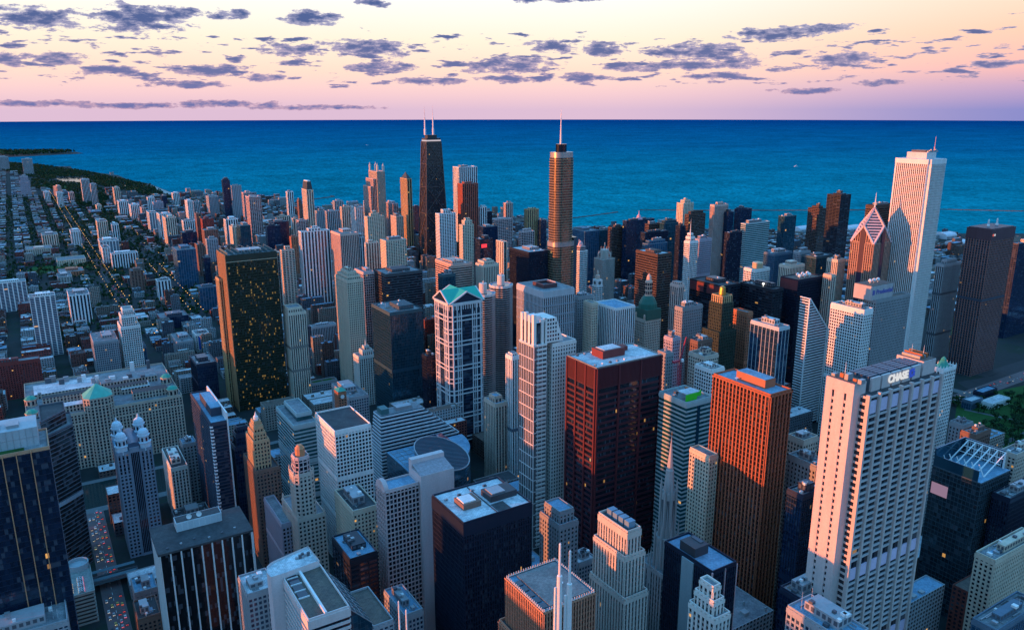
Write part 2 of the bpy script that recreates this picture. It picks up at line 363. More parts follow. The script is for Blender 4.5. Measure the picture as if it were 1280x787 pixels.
def grid(mb, poly, z0, z1, st, proud=.5, cap=0, base=0, only=None, mi_p=0, mi_s=1, poly1=None):
    """real piers and floor bands standing proud of a footprint"""
    n = len(poly)
    for i in range(n):
        if only is not None and i not in only: continue
        a, b = Vector(poly[i] + (0,)), Vector(poly[(i + 1) % n] + (0,))
        L = (b - a).length
        if L < 1.5: continue
        d = (b - a) / L; nrm = Vector((d.y, -d.x, 0)); nb = max(1, round(L / st.bay)); bw = L / nb
        top = z1 - cap
        if st.pf > 0 and st.pf * bw > .12:
            hw = st.pf * bw / 2
            for k in range(nb + 1):
                c = a + d * (k * bw); e0 = max(-hw, -k * bw); e1 = min(hw, L - k * bw)
                mb.obox(c + d * ((e0 + e1) / 2) + nrm * (proud / 2) + Vector((0, 0, (z0 + z1) / 2)), d * ((e1 - e0) / 2), nrm * (proud / 2 + .02), Vector((0, 0, (z1 - z0) / 2)), mi_p)
        if st.sf > 0:
            f0 = math.ceil(z0 / st.floor)
            z = f0 * st.floor
            while z < top - .2:
                h = st.sf * st.floor; zt = min(z + h, z1)
                pr = proud * (.55 if st.pf > 0 else 1)
                mb.obox((a + b) / 2 + nrm * (pr / 2) + Vector((0, 0, (z + zt) / 2)), d * (L / 2 - .01), nrm * (pr / 2 + .015), Vector((0, 0, (zt - z) / 2)), mi_s)
                z += st.floor
        if cap: mb.obox((a + b) / 2 + nrm * (proud * .5 + .01) + Vector((0, 0, z1 - cap / 2)), d * (L / 2 + proud), nrm * (proud / 2 + .03), Vector((0, 0, cap / 2)), mi_p)
        if base: mb.obox((a + b) / 2 + nrm * (proud * .5 + .01) + Vector((0, 0, z0 + base / 2)), d * (L / 2 + proud), nrm * (proud / 2 + .03), Vector((0, 0, base / 2)), mi_p)

def parapet(rt, poly, z, mat, h=1.4, t=.6, name='parapet'):
    mb = MB(); n = len(poly)
    for i in range(n):
        a, b = Vector(poly[i] + (z,)), Vector(poly[(i + 1) % n] + (z,)); L = (b - a).length
        if L < .8: continue
        d = (b - a) / L; nin = Vector((-d.y, d.x, 0))
        mb.obox((a + b) / 2 + nin * (t / 2 - .1) + Vector((0, 0, h / 2 + .003)), d * (L / 2 - (t - .1 if i % 2 else 0) + .0), nin * (t / 2), Vector((0, 0, h / 2)))
    return mb.build(name, mat, rt)
def pent(rt, E, N, w_, d_, z, seed, wall=None, n=None):
    """roof-top plant: a penthouse or two with louvres and small units"""
    r = random.Random(seed); wall = wall or METAL
    pw, pd = w_ * r.uniform(.35, .6), d_ * r.uniform(.35, .6); px, py = E + (w_ - pw) * r.uniform(.3, .7), N + (d_ - pd) * r.uniform(.3, .7); h = r.uniform(3.5, 7)
    mb = MB(); mb.box(px, py, z + .02, px + pw, py + pd, z + h)
    p = mb.build('penthouse', wall, rt)
    mb = MB()
    k = max(2, int(pw / 3.5))
    for i in range(k):
        x = px + pw * (i + .2) / k; mb.box(x, py - .15, z + h * .35, x + pw / k * .6, py + .02, z + h * .8)
    k = max(2, int(pd / 3.5))
    for i in range(k):
        y = py + pd * (i + .2) / k; mb.box(px - .15, y, z + h * .35, px + .02, y + pd / k * .6, z + h * .8)
    mb.build('louvre', LOUVRE, p)
    near = math.hypot(E, N) < 1000
    if near:
        mb = MB()
        for i in range(r.randint(2, 4)):                     # ducts and pipe runs
            y = r.uniform(N + 1.5, N + d_ - 1.5); x = r.uniform(E + 1.5, E + w_ * .5); l = r.uniform(3, w_ * .4); mb.box(x, y, z + .3, x + l, y + .5, z + .9); mb.box(x, y - .02, z + .01, x + .4, y + .52, z + .92)
        for i in range(r.randint(2, 5)): x = r.uniform(E + 1.5, E + w_ - 2); y = r.uniform(N + 1.5, N + d_ * .6); l = r.uniform(2, d_ * .3); mb.box(x, y, z + .35, x + .4, y + l, z + .85)
        mb.build('ducts', METAL, rt)
        mb = MB()
        for i in range(r.randint(1, 3)): x = r.uniform(E + 2, E + w_ - 2); y = r.uniform(N + 2, N + d_ - 2); mb.lathe(x, y, [(.08, z), (.05, z + r.uniform(4, 9))], 5)
        mb.build('aerials', WHITE, rt)
        mb = MB()
        for i in range(r.randint(1, 3)):
            s = r.uniform(.14, .3); x = r.uniform(E + 1, E + w_ * (1 - s) - 1); y = r.uniform(N + 1, N + d_ * (1 - s) - 1); mb.face([(x, y, z + .012 + i * .004), (x + w_ * s, y, z + .012 + i * .004), (x + w_ * s, y + d_ * s, z + .012 + i * .004), (x, y + d_ * s, z + .012 + i * .004)])
        mb.build('roof_patches', ROOFS[r.choice(['dark', 'grey', 'brown', 'blue'])], rt)
    for i in range(n if n is not None else r.randint(2, 5) + (4 if near else 0)):
        s = r.uniform(1.4, 3.2); x = r.uniform(E + 2, E + w_ - 5); y = r.uniform(N + 2, N + d_ - 5)
        if px - s < x < px + pw and py - s < y < py + pd:
            mb = MB(); mb.box(x, y, z + h + .02, x + s, y + s, z + h + 1.6)
            if x + s > px + pw or y + s > py + pd: continue
        else: mb = MB(); mb.box(x, y, z + .02, x + s, y + s * 1.3, z + r.uniform(1.2, 2.6))
        mb.build('vent_box', r.choice([METAL, WHITE, LOUVRE]), rt)

FOOT = []                                  # footprints already taken, for the infill
def solid(rt, poly, z0, z1, st, far, cap=0, roof='grey', proud=None, base=0, par=True, poly1=None, roofname='roof', belts=()):
    """one storeyed block: panes + frame (or one far facade), roof sheet and parapet"""
    if far:
        mb = MB(); mb.prism(poly, z0, z1, st, 0, poly1=poly1); mb.build('facade', M_flat(st), rt)
        mats_p = M_wall(st)
    else:
        mb = MB(); mb.prism(poly, z0, z1, st, 0, poly1=poly1); mb.build('window_wall', M_glass(st), rt)
        g = MB(); grid(g, poly, z0, z1, st, proud if proud is not None else st.deep, cap, base)
        pp = (proud if proud is not None else st.deep) + .04
        for zb in belts:
            for i in range(len(poly)):
                p, q = Vector((*poly[i], zb)), Vector((*poly[(i + 1) % len(poly)], zb)); L = (q - p).length; dd = (q - p) / L; nn = Vector((dd.y, -dd.x, 0))
                g.obox((p + q) / 2 + nn * (pp / 2), dd * (L / 2 + pp), nn * (pp / 2 + .02), Vector((0, 0, st.floor * .55)), 1)
        g.build('facade_grid', [M_wall(st), M_span(st)], rt)
        mats_p = M_wall(st)
    if roof:
        mb = MB(); mb.face([(p[0], p[1], z1 + .004) for p in (poly1 or poly)]); mb.build(roofname, ROOFS[roof], rt)
        if par: parapet(rt, poly1 or poly, z1, mats_p)

def foot(x, y, xL, xR, H, d_=None, w_=None):
    P = at(x, y, H)
    dd = d_ if d_ is not None else along(P, (0, 1, 0), xL)
    ww = w_ if w_ is not None else along(P, (1, 0, 0), xR)
    return P.x, P.y, ww, dd
LOG = []
COUNT = [0]
def B(name, label, cat, x, y, xL, xR, H, sty, roof='grey', up=(), cap=3, far=None, by=None, f=None, d=None, w_=None, penth=True, group=None, pw=None, tip=None, se=False, rot=0):
    """a storeyed building placed by its roof corner, the columns where its two seen faces end, and its height"""
    if by: f = fwd_of_base(by)
    if f:
        H = height_at(x, y, f)
        if H > 175 and not by: H = 160 + (H - 160) * .4 if H < 260 else H
    st = STY[sty]
    if se:
        P = at(x, y, H); E, N, ww, dd = P.x - w_, P.y, w_, d
    else:
        E, N, ww, dd = foot(x, y, xL, xR, H, d, w_)
        ww = max(ww, 9); dd = min(max(dd, 13), 62) if d is None else dd
    dist = math.hypot(E, N)
    far = dist > 1450 if far is None else far
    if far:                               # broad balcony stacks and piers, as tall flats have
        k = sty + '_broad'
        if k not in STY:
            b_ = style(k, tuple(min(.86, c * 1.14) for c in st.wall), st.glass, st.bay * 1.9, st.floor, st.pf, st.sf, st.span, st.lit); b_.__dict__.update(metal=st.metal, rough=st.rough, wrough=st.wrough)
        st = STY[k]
    COUNT[0] += 1
    rt = root(name, label, cat, E + ww / 2, N + dd / 2, 0, group)
    poly = rect(E, N, ww, dd)
    LOG.append((rt.name, label, E, N, ww, dd, H)); FOOT.append((E, N, ww, dd))
    rb = random.Random(COUNT[0] * 13); nbt = rb.choice([0, 0, 1, 2]) if H > 60 else 0
    solid(rt, poly, 0, H, st, far, cap=cap, roof=roof, belts=[H * (k + 1) / (nbt + 1) + rb.uniform(-8, 8) for k in range(nbt)])
    z = H; e, n_, w2, d2 = E, N, ww, dd
    for (dz, iw, ie, is_, in_) in up:
        e += w2 * iw; n_ += d2 * is_; w2 *= (1 - iw - ie); d2 *= (1 - is_ - in_)
        solid(rt, rect(e, n_, w2, d2), z + .01, z + dz, st, far, cap=min(cap, dz * .3), roof=roof, par=dz > 4); z += dz
    if penth and w2 > 9 and d2 > 9: pent(rt, e, n_, w2, d2, z, COUNT[0], pw or M_wall(st) if COUNT[0] % 3 else METAL)
    if tip:
        mb = MB(); cx, cy = e + w2 / 2, n_ + d2 / 2; mb.lathe(cx, cy, [(tip[0], z), (tip[0] * .6, z + tip[1] * .4), (.05, z + tip[1])], 8); mb.build('spire', tip[2] if len(tip) > 2 else M_wall(st), rt)
    if rot: rt.rotation_euler.z = R(rot)
    return rt, (E, N, ww, dd, H)
# ------------------------------------------------------------------ ground, lake, river, parks, roads
def sheet(name, pts, mat, z, kind='structure', label=None, cat=None):
    mb = MB(); mb.face([(p[0], p[1], z) for p in pts]); o = mb.build(name, mat, off=(pts[0][0], pts[0][1], 0))
    o['kind'] = kind
    if label: tag(o, label, cat)
    bm = bmesh.new(); bm.from_mesh(o.data); bmesh.ops.triangulate(bm, faces=bm.faces)
    for f_ in bm.faces:
        if f_.normal.z < 0: f_.normal_flip()
    bm.to_mesh(o.data); bm.free(); return o
def px(l, z=0.0): return [tuple(at(x, y, z)[:2]) for x, y in l]

def lake_mat():
    m, N = new_mat('lake_water')
    g = N.add('ShaderNodeNewGeometry'); sp = N.add('ShaderNodeSeparateXYZ'); N.put(sp.inputs[0], g.outputs['Position'])
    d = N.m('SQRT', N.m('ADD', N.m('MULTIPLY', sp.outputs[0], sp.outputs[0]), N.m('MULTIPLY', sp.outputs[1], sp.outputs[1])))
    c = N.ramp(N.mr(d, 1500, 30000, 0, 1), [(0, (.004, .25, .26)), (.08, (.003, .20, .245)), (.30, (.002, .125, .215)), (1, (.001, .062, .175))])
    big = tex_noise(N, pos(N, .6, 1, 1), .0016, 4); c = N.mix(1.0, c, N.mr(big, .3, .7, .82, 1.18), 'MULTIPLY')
    w1 = tex_noise(N, pos(N, 1, .55, 1), .035, 5, .7); w2 = tex_noise(N, pos(N, 1, .5, 1), .009, 4, .65)
    w3 = tex_noise(N, pos(N, .12, .05, .1), 1.0, 3, .7)
    chop = N.m('MULTIPLY', N.mr(N.m('MULTIPLY_ADD', w1, .6, N.m('MULTIPLY', w2, .4)), .36, .66, .62, 1.5), N.mr(w3, .32, .70, .62, 1.6)); c = N.mix(1.0, c, chop, 'MULTIPLY')
    b = N.add('ShaderNodeBump'); b.inputs['Strength'].default_value = .35; b.inputs['Distance'].default_value = 6
    N.put(b.inputs['Height'], N.m('MULTIPLY_ADD', w1, .6, w2))
    finish(N, principled(N, c, .6, 0.0, 0, b.outputs[0])); return m
def ground_mat():
    m, N = new_mat('city_ground')
    p = pos(N)
    f = tex_noise(N, p, .012, 5, .6); f2 = tex_noise(N, p, .12, 3)
    c = N.ramp(N.m('MULTIPLY_ADD', f2, .3, N.m('MULTIPLY', f, .7)), [(.3, (.016, .026, .026)), (.5, (.028, .034, .036)), (.62, (.016, .034, .022)), (.72, (.06, .064, .066))])
    finish(N, principled(N, c, .9, .2)); return m
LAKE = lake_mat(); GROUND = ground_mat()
ASPH = plain('asphalt', (.045, .046, .05), .85, .2, var=.3, streak=False)
ROADP = plain('road_pale', (.17, .125, .125), .85, .2, var=.25, streak=False)  # paler road, pinkish street-light glow put into its colour
LINE = plain('road_paint', (.7, .7, .66), .7)
LAWN = plain('lawn', (.035, .105, .03), .95, .1, var=.45, scale=.05, streak=False)
SAND = plain('sand', (.42, .40, .38), .95, .1, streak=False)
WATER2 = plain('river_water', (.008, .028, .03), .12, .5, var=.2, streak=False)
PAVE = plain('pavement', (.16, .165, .17), .9, .2, streak=False)
shore = [(-80, 196.5), (0, 199.5), (12, 201.6), (42, 204), (42, 209.5), (66, 211), (70, 207.3), (88, 207.4), (90, 210), (108, 213), (127, 216), (147, 218.5), (160, 224), (188, 229.5), (211, 239), (223, 241), (246, 244),
         (272, 247), (278, 250), (300, 249.5), (322, 248.8), (360, 250.5), (395, 262), (450, 262), (520, 264), (600, 265), (640, 270), (690, 279), (718, 288), (765, 285), (800, 284), (850, 287), (900, 290), (970, 291.5), (1060, 292),
         (1175, 294), (1200, 292.5), (1240, 291), (1290, 293), (1500, 300), (1900, 320)]
SH = px(shore)
land = SH + [(9000, -9000), (-9000, -9000), (-60000, -9000), (-60000, 14000), (-9000, 14000)]
sheet('ground', land, GROUND, 0.0)
R_L = 36500.0
lk = [(R_L * math.sin(R(a)), R_L * math.cos(R(a))) for a in range(-40, 136, 1)]
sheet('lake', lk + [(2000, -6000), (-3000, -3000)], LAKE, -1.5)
spit = px([(-40, 188.6), (0, 188.4), (40, 188.2), (80, 188.9), (95, 189.6), (104, 191.2), (92, 192), (60, 193.4), (30, 195), (0, 196), (-40, 196.5)])
sheet('spit', spit, GROUND, 0.0)
beach = px([(188, 230.2), (211, 239.4), (223, 241.4), (246, 244.4), (272, 247.6), (272, 249.2), (246, 246.4), (223, 243.6), (208, 242), (184, 232)])
sheet('beach', beach, SAND, .012)
sheet('lagoon', px([(69, 222.5), (90, 220.8), (107, 221.5), (110, 224.5), (100, 227), (78, 226)]), WATER2, .012)
sheet('harbour_basin', px([(150, 228), (165, 231), (196, 242), (190, 243.5), (170, 237), (152, 231)]), WATER2, .012)
sheet('lawn', px([(32, 339), (42, 332.5), (78, 331), (107, 329.5), (116, 333), (60, 341), (34, 342.5)]), LAWN, .012)
# river on the north edge of the Loop
RIV0, RIV1 = 884.0, 948.0
sheet('river', [(-420, RIV0), (300, RIV0), (300, RIV1), (-420, RIV1)], WATER2, .02)

sheet('riverwalk', [(-420, RIV1 + .5), (300, RIV1 + .5), (300, RIV1 + 9), (-420, RIV1 + 9)], PAVE, .03)
sheet('riverwalk', [(-420, RIV0 - 12), (300, RIV0 - 12), (300, RIV0 - .5), (-420, RIV0 - .5)], PAVE, .03)
for q_ in ([(60, 214), (96, 217), (100, 220), (66, 219)], [(112, 219), (140, 224), (150, 232), (118, 227)], [(52, 228), (88, 232), (90, 238), (60, 235)]): sheet('park_lawn', px(q_), LAWN, .014)
ROADS = []
def road(a, b, wid, mat=ASPH, z=.008, name='road', lines=True):
    a = Vector((a[0], a[1], 0)); b = Vector((b[0], b[1], 0)); d = (b - a).normalized(); n = Vector((-d.y, d.x, 0)) * wid / 2
    sheet(name, [(a + n)[:2], (a - n)[:2], (b - n)[:2], (b + n)[:2]], mat, z)
    ROADS.append((a, b, wid))
    if lines:
        mb = MB(); L = (b - a).length; k = 0.0; nn = n.normalized() * .18
        while k < min(L, 1500):
            p, q = a + d * k, a + d * min(k + 4, L); mb.face([(p - nn) + Vector((0, 0, z + .006)), (q - nn) + Vector((0, 0, z + .006)), (q + nn) + Vector((0, 0, z + .006)), (p + nn) + Vector((0, 0, z + .006))]); k += 10
        o = mb.build('lane_markings', LINE); o['kind'] = 'structure'
AV1a, AV1b = at(160, 392), at(79, 262)
AV2a, AV2b = at(247, 392), at(134, 268)
road(AV1a, AV1b, 24, ASPH); road(AV2a, AV2b, 24, ASPH)
dv = (AV1b - AV1a).normalized(); road(AV1b + dv * 5, AV1b + dv * 900, 20, lines=False)
AV1 = (AV1a, AV1b + dv * 900); AV2 = (AV2a, AV2b)
STR_E = 22.5
road((STR_E, 380), (STR_E, RIV0 - 2), 17, ROADP)
road((at(318, 700).x - 4, 380), (at(318, 700).x - 4, RIV0 - 2), 14, ASPH)
# lakefront drive and parks east of the towers
sheet('park_lawn', px([(1196, 505), (1230, 492), (1290, 480), (1400, 500), (1400, 640), (1290, 600), (1240, 565), (1190, 545)]), LAWN, .012)
sheet('park_lawn', px([(1168, 412), (1196, 408), (1197, 430), (1166, 436)]), LAWN, .012)
road(at(1188, 502), at(1330, 452), 26, ROADP, .018); road(at(1226, 470), at(1330, 437), 14, ASPH, .018, lines=False); road(at(1185, 486), at(1235, 499), 16, PAVE, .022, lines=False)
road(at(1228, 566), at(1285, 540), 7, PAVE, .022, 'path', False); road(at(1205, 512), at(1290, 530), 6, PAVE, .022, 'path', False)
sheet('car_park', px([(1196, 478), (1240, 470), (1262, 460), (1290, 452), (1290, 462), (1250, 478), (1215, 490)]), ASPH, .016)
# ------------------------------------------------------------------ towers by the lake shore and along the avenues (far)
OT, AT, HT = 'office_tower', 'apartment_tower', 'hotel_tower'
def F(label, x, y, xL, xR, sty, H=None, f=None, name=AT, cat='tower', **k):
    return B(name, label, cat, x, y, xL, xR, H, sty, f=f, **k)
# park edge, far north
F('twin-slab grey apartment block standing alone in front of the shore park', 27, 198.5, 21, 40, 'grey_rib', f=5200, d=60)
F('low blue-grey slab at the picture edge below the lake spit', 10, 195.5, None, 9.8, 'grey_rib', f=5700, d=40, w_=60, se=True)
F('pale stepped apartment block with a white crown west of the orange-lit avenue', 24, 227, 18, 37, 'lilac_grid', f=3900, d=60, up=((24, .1, .1, .1, .1),))
F('small white ribbed block beside the orange slim tower', 54.5, 240, 53, 62, 'white_rib', f=3700)
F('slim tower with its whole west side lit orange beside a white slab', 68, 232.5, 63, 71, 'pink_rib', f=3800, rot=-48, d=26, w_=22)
F('plain white windowless-sided slab between the orange slim tower and the lit avenue', 70.5, 241, 69, 78, 'white_grid', f=3450)
F('small pink-and-grey ribbed block between the white slab and the twin towers', 86, 241, 83, 92.5, 'pink_rib', f=3650)
F('western and taller of the grey twin towers at the park edge', 101, 224.5, 99.5, 111.5, 'grey_rib', f=3600)
F('eastern and shorter of the grey twin towers at the park edge', 113, 230, 111.8, 120, 'grey_rib', f=3500)
F('small cream block at the foot of the grey twin towers', 120.5, 257, 118.8, 127, 'cream_rib', f=3300)
F('beige slim tower with a dark glass stripe standing in front of the park', 142, 235, 139.5, 149.5, 'beige_rib', f=3450)
F('grey slab at the picture edge among the low streets', 14, 262.5, 11, 26.5, 'grey_rib', f=3300, d=40)
F('white-ribbed slab in the long row behind the avenue, wide and low', 148, 252, 143, 160, 'white_rib', f=3150)
F('white-ribbed slab with dark stripes, taller one of the long row', 163, 256.5, 160, 174, 'white_rib', f=3050)
F('pale narrow slab closing the long row of ribbed slabs', 177, 260, 174.5, 182, 'pink_rib', f=3000)
F('white tower with one broad dark stripe in front of the beach', 184.5, 247, 183, 193, 'white_rib', f=3200)
F('light grey flat-topped slab before the beach towers', 191.5, 253, 190, 204, 'lilac_grid', f=3080)
F('dark slate slab between the grey flat-topped slab and the ribbed beach tower', 202, 245, 200, 208.5, 'navy_glass', f=3350)
F('white-and-dark ribbed tower right on the beach road', 216, 241.5, 214, 224, 'white_rib', f=3400)
F('white gabled slab with a blank front behind the red-brick pair', 234, 251.5, 230.5, 241, 'white_grid', f=2900)
F('grey ribbed companion of the white gabled slab', 242, 252, 240, 250, 'grey_rib', f=2950)
F('broad blue-grey slab before the beach', 260.5, 246, 257, 273, 'grey_grid', f=3050)
F('tall dark round-shouldered tower with a white cap at the water', 278, 225.5, 276.5, 287, 'navy_glass', f=3000, up=((5, .12, .12, .12, .12),))
F('flat blue-grey slab next to the white-capped dark tower', 289, 232, 288, 301.5, 'grey_grid', f=3000)
F('pink-shouldered block with a dark roof east of the blue-grey slab', 304, 241, 301.5, 314, 'pink_grid', f=2850)
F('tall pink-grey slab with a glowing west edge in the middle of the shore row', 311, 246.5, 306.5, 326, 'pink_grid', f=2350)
F('tall ivory slab with open balconies beside the cream-walled block', 186, 266, 182, 196, 'white_balcony', f=2700)
F('white slab with thin piers behind the cream-walled block', 199, 268, 195, 214, 'white_rib', f=2550)
F('block with a plain cream side wall and blue balconies', 206.5, 272.5, 200, 220, 'cream_rib', f=2400)
F('three joined white columns of flats behind the low dark blocks', 229, 276.5, 226.5, 245, 'white_rib', f=2500)
F('slim brown tower with a lit edge beside the red-brick slab', 245, 267.5, 243, 250.5, 'brick_brown', f=2380)
F('deep red-brick slab crowned by a lower brick wing', 252.5, 274, 250, 267, 'brick_red', f=2350)
F('wide brick-brown block with a stepped roof in front of the deep red slab', 255, 288, 251.5, 272, 'brick_brown', f=2180)
F('cream ribbed slab with a white crown east of the brick slabs', 282, 275, 279, 297, 'white_rib', f=2260)
F('short cream slab with a glass strip in front of the white-crowned slab', 290, 284, 286, 296, 'cream_grid', f=2150)
F('round-cornered teal glass block beside the tall pink-grey slab', 300, 282.5, 295, 313, 'teal_glass', f=2080)
F('low grey paired block under the brick-brown building', 258, 299.5, 256, 272, 'grey_grid', f=2050)
F('low dark block under the three joined white columns', 227, 291, 224, 246, 'navy_glass', f=2250)
# middle of the shore row
F('white narrow tower with a dark edge standing against the lake', 359, 240, 357, 366.5, 'white_rib', f=2750)
F('brown narrow slab close to the black-capped beige tower', 373, 250.5, 371, 376.5, 'brick_brown', f=2650)
F('navy ribbed slab with a white rim in front of the shore row', 333.5, 283, 331, 350, 'navy_glass', f=2120)
F('wider navy slab behind the white-rimmed one', 339, 278, 336, 361, 'navy_glass', f=2230)
F('tan slab with a pale rim above the navy slabs', 347, 271, 345, 363, 'beige_rib', f=2400)
F('cream slim slab east of the navy slabs', 366, 273.5, 364.5, 372, 'cream_rib', f=2250)
F('pink block with a white penthouse behind the wide grey-white tower', 373, 276, 370, 384, 'pink_grid', f=2150)
F('small orange-red brick block in front of the cream slim slab', 363.5, 296.5, 361.5, 372, 'brick_orange', f=1900)
F('small grey tower with a pale cap against the lake', 418, 251.5, 415.5, 428.5, 'grey_rib', f=2600)
F('low wide teal-grey slab at the water east of the black-capped tower', 396, 264, 393, 407, 'grey_grid', f=2500)
F('dark ribbed slab beside the low teal-grey slab', 408, 264.5, 406, 424, 'grey_rib', f=2400)
F('orange-lit curved block behind the pink ribbed tower', 427, 259, 424.5, 437.5, 'cream_rib', f=2350)
F('white-framed slab with a blue glass front behind the pink ribbed tower', 444, 259.5, 438, 453.5, 'white_grid', f=2200)
F('white stone block with deep window slots under the four-turret tower', 457, 252, 454, 479.5, 'white_grid', f=2280)
F('cream crested block with a notched crown', 459, 271.5, 455, 480, 'cream_grid', f=1980, up=((7, .25, .25, .2, .2),))
F('cream stepped block with terraces and glass under the gold tower', 482, 301.5, 475, 508, 'cream_grid', f=1700)
F('small gold-and-brown framed block in front of the crested one', 457, 304.5, 454, 473.5, 'cream_rib', f=1760)
F('orange plain-walled block beside the gold tower', 491, 255, 480.5, 497.5, 'pink_grid', f=2300)
F('brown block in the gap before the gold tower', 495, 271, 488, 504, 'beige_grid', f=2050)
F('narrow teal-topped tower between the gold tower and the black tapering one', 518, 258.5, 516.5, 525, 'navy_glass', f=2300)
F('gold stone block close to the white gridded tower with a penthouse', 541.5, 257, 538.5, 554, 'gold_rib', f=1960)
F('white gridded tower topped by a bright windowless penthouse box', 549, 268, 544, 569.5, 'white_grid', f=1830, penth=False, up=((9, .28, .28, .2, .2),))
F('cream stepped tower with gabled crown beside the red slab', 578, 282, 573.5, 592, 'cream_grid', f=1650, up=((9, .22, .1, .1, .1), (5, .2, .2, .2, .2)))
F('white narrow tower behind the red-brown slab', 600, 259.5, 598.5, 608.5, 'white_rib', f=2150)
F('short black tower at the water behind the low stepped hotel', 606, 265.5, 603.5, 615, 'black_rib', f=2200)
F('pink-and-blue stepped block by the lake near the black low tower', 620, 275, 615.5, 640, 'pink_grid', f=1950)
F('pale pink slim block with a dark rib at the water', 632, 254.5, 630, 641, 'pink_rib', f=2300)
F('flat dark-roofed block with an orange-lit chimney wall', 605, 284.5, 597, 622, 'navy_glass', f=1750)
F('dark glass block carrying a red rooftop sign', 600, 300, 592, 616, 'black_rib', f=1560)
F('green-gold block with a rounded top at the water beside the bronze tower', 659.5, 262.5, 655, 673.5, 'gold_rib', f=2150)
F('low dark slab at the water between the green-gold block and the bronze tower', 676, 276, 672, 683, 'navy_glass', f=2150)
F('terraced white-and-pink block behind the black-maroon office', 652, 290.5, 648, 668, 'pink_grid', f=1800)
F('wide blue low slab east of the bronze tower by the water', 731, 290, 716, 749, 'blue_glass', f=1800)
F('green glass wide block behind the blue low slab', 751, 288.5, 746, 763, 'teal_glass', f=1850)
F('orange-brown framed block with a white drum on its roof', 765, 285, 760, 781.5, 'bronze_slab', f=1750)
# east of the river
F('navy slab carrying a small pink spire by the lake', 783, 277, 779, 818, 'navy_glass', f=1620, name=OT)
F('reddish low slab with a pale rim behind the teal white-topped block', 811, 281, 808, 826, 'bronze_slab', f=1560, name=OT)
F('teal glass block with white terraces and a white penthouse', 830, 280, 824.5, 848, 'teal_glass', f=1500, up=((5, .1, .1, .1, .1),))
F('black office block with white dishes on its roof', 806, 292, 803.5, 835.5, 'black_rib', f=1420, name=OT)
F('white-topped terraced block in front of the dish-roofed black office', 809.5, 306, 803, 834, 'blue_glass', f=1330, up=((5, .1, .08, .15, .2),))
F('black narrow glass slab between the teal block and the bronze-fronted tower', 850, 283.5, 848, 857, 'black_rib', f=1480)
F('cream tower with white zigzag bracing down its corner', 854, 255, 846, 867, 'cream_grid', f=1700, up=((7, .22, .22, .2, .2),), far=True)
F('bronze-glass tower with a cream flat cap', 861, 269, 857.5, 882, 'bronze_slab', f=1520, up=((6, .15, .1, .2, .2),))
F('dark navy low slab behind the pink pinnacled tower', 910, 266, 908, 917.5, 'navy_glass', f=1600)
F('navy glass tower with a pale west edge and a cream cap', 926, 262.5, 918, 940, 'navy_glass', f=1560, up=((4, .1, .4, .1, .1),))
F('wide horizontal-banded glass block with a red side wall', 932, 280.5, 927, 962, 'ribbon_teal', f=1400, name=OT)
F('pink-lit pinnacled tower with vertical white ribs', 893, 257, 889, 910, 'pink_rib', f=1350, penth=False, up=((5, .3, .3, .3, .3),), far=False)
F('black tower behind the pinnacled one', 912, 292, 910.5, 928, 'black_rib', f=1300, name=OT)
F('low white curved hotel with a round gilt pavilion on its roof', 944, 338, 930, 962, 'white_grid', f=1130, name=HT)
F('wide black office block with a red band under its roof', 902, 358.5, 862, 925, 'black_band', f=1010, roof='dark', name=OT)
F('second wide black office block with a globe lamp on its roof', 966, 363, 925, 979, 'black_band', f=1060, roof='dark', name=OT)
F('slim teal glass tower at the harbour', 981, 271.5, 973, 995.5, 'teal_glass', f=1650)
F('maroon chamfered glass tower beside the taller dark one at the harbour', 1024, 262, 1010, 1033, 'bronze_slab', f=1560, up=((5, .2, .2, .2, .2),))
F('dark wine-coloured glass tower with a red-lit corner at the harbour', 1051, 245, 1034, 1064, 'black_band', f=1520, up=((4, .3, .25, .2, .2),))
F('brown curved-balcony tower with a white drum behind the chisel-roofed tower', 1093, 258, 1082.5, 1116, 'bronze_slab', f=1250)
F('teal low-roofed block under the maroon harbour tower', 1020, 322, 1002, 1041, 'teal_glass', f=1180)
F('grey low-rise office under the slim teal harbour tower', 1000, 316, 995, 1013, 'grey_grid', f=1260)
F('blue glass block at the foot of the slim teal tower', 968, 318, 955, 990, 'blue_glass', f=1350)
F('cream framed hotel with a pink penthouse block', 987, 333.5, 974, 1005.5, 'cream_rib', f=1040, name=HT)
F('black office slab with a maroon band and white roof domes', 998, 351, 976, 1028.5, 'black_rib', f=930, name=OT, roof='brown', penth=False)
F('cream tall slab with vertical pilasters beside the gold-ribbed chisel tower', 1047, 326, 1034, 1056.5, 'cream_rib', f=950)
F('cream narrower slab in front of the pilastered one', 1039, 345, 1030, 1044, 'beige_rib', f=900)
F('silvery ribbed slab behind the great white marble tower', 1180, 332, 1171, 1201, 'grey_rib', f=1250, up=((6, .2, .2, .2, .2),))
F('teal slab framed by white corner piers at the picture edge', 1273, 306, 1262, 1320, 'navy_glass', f=1250)
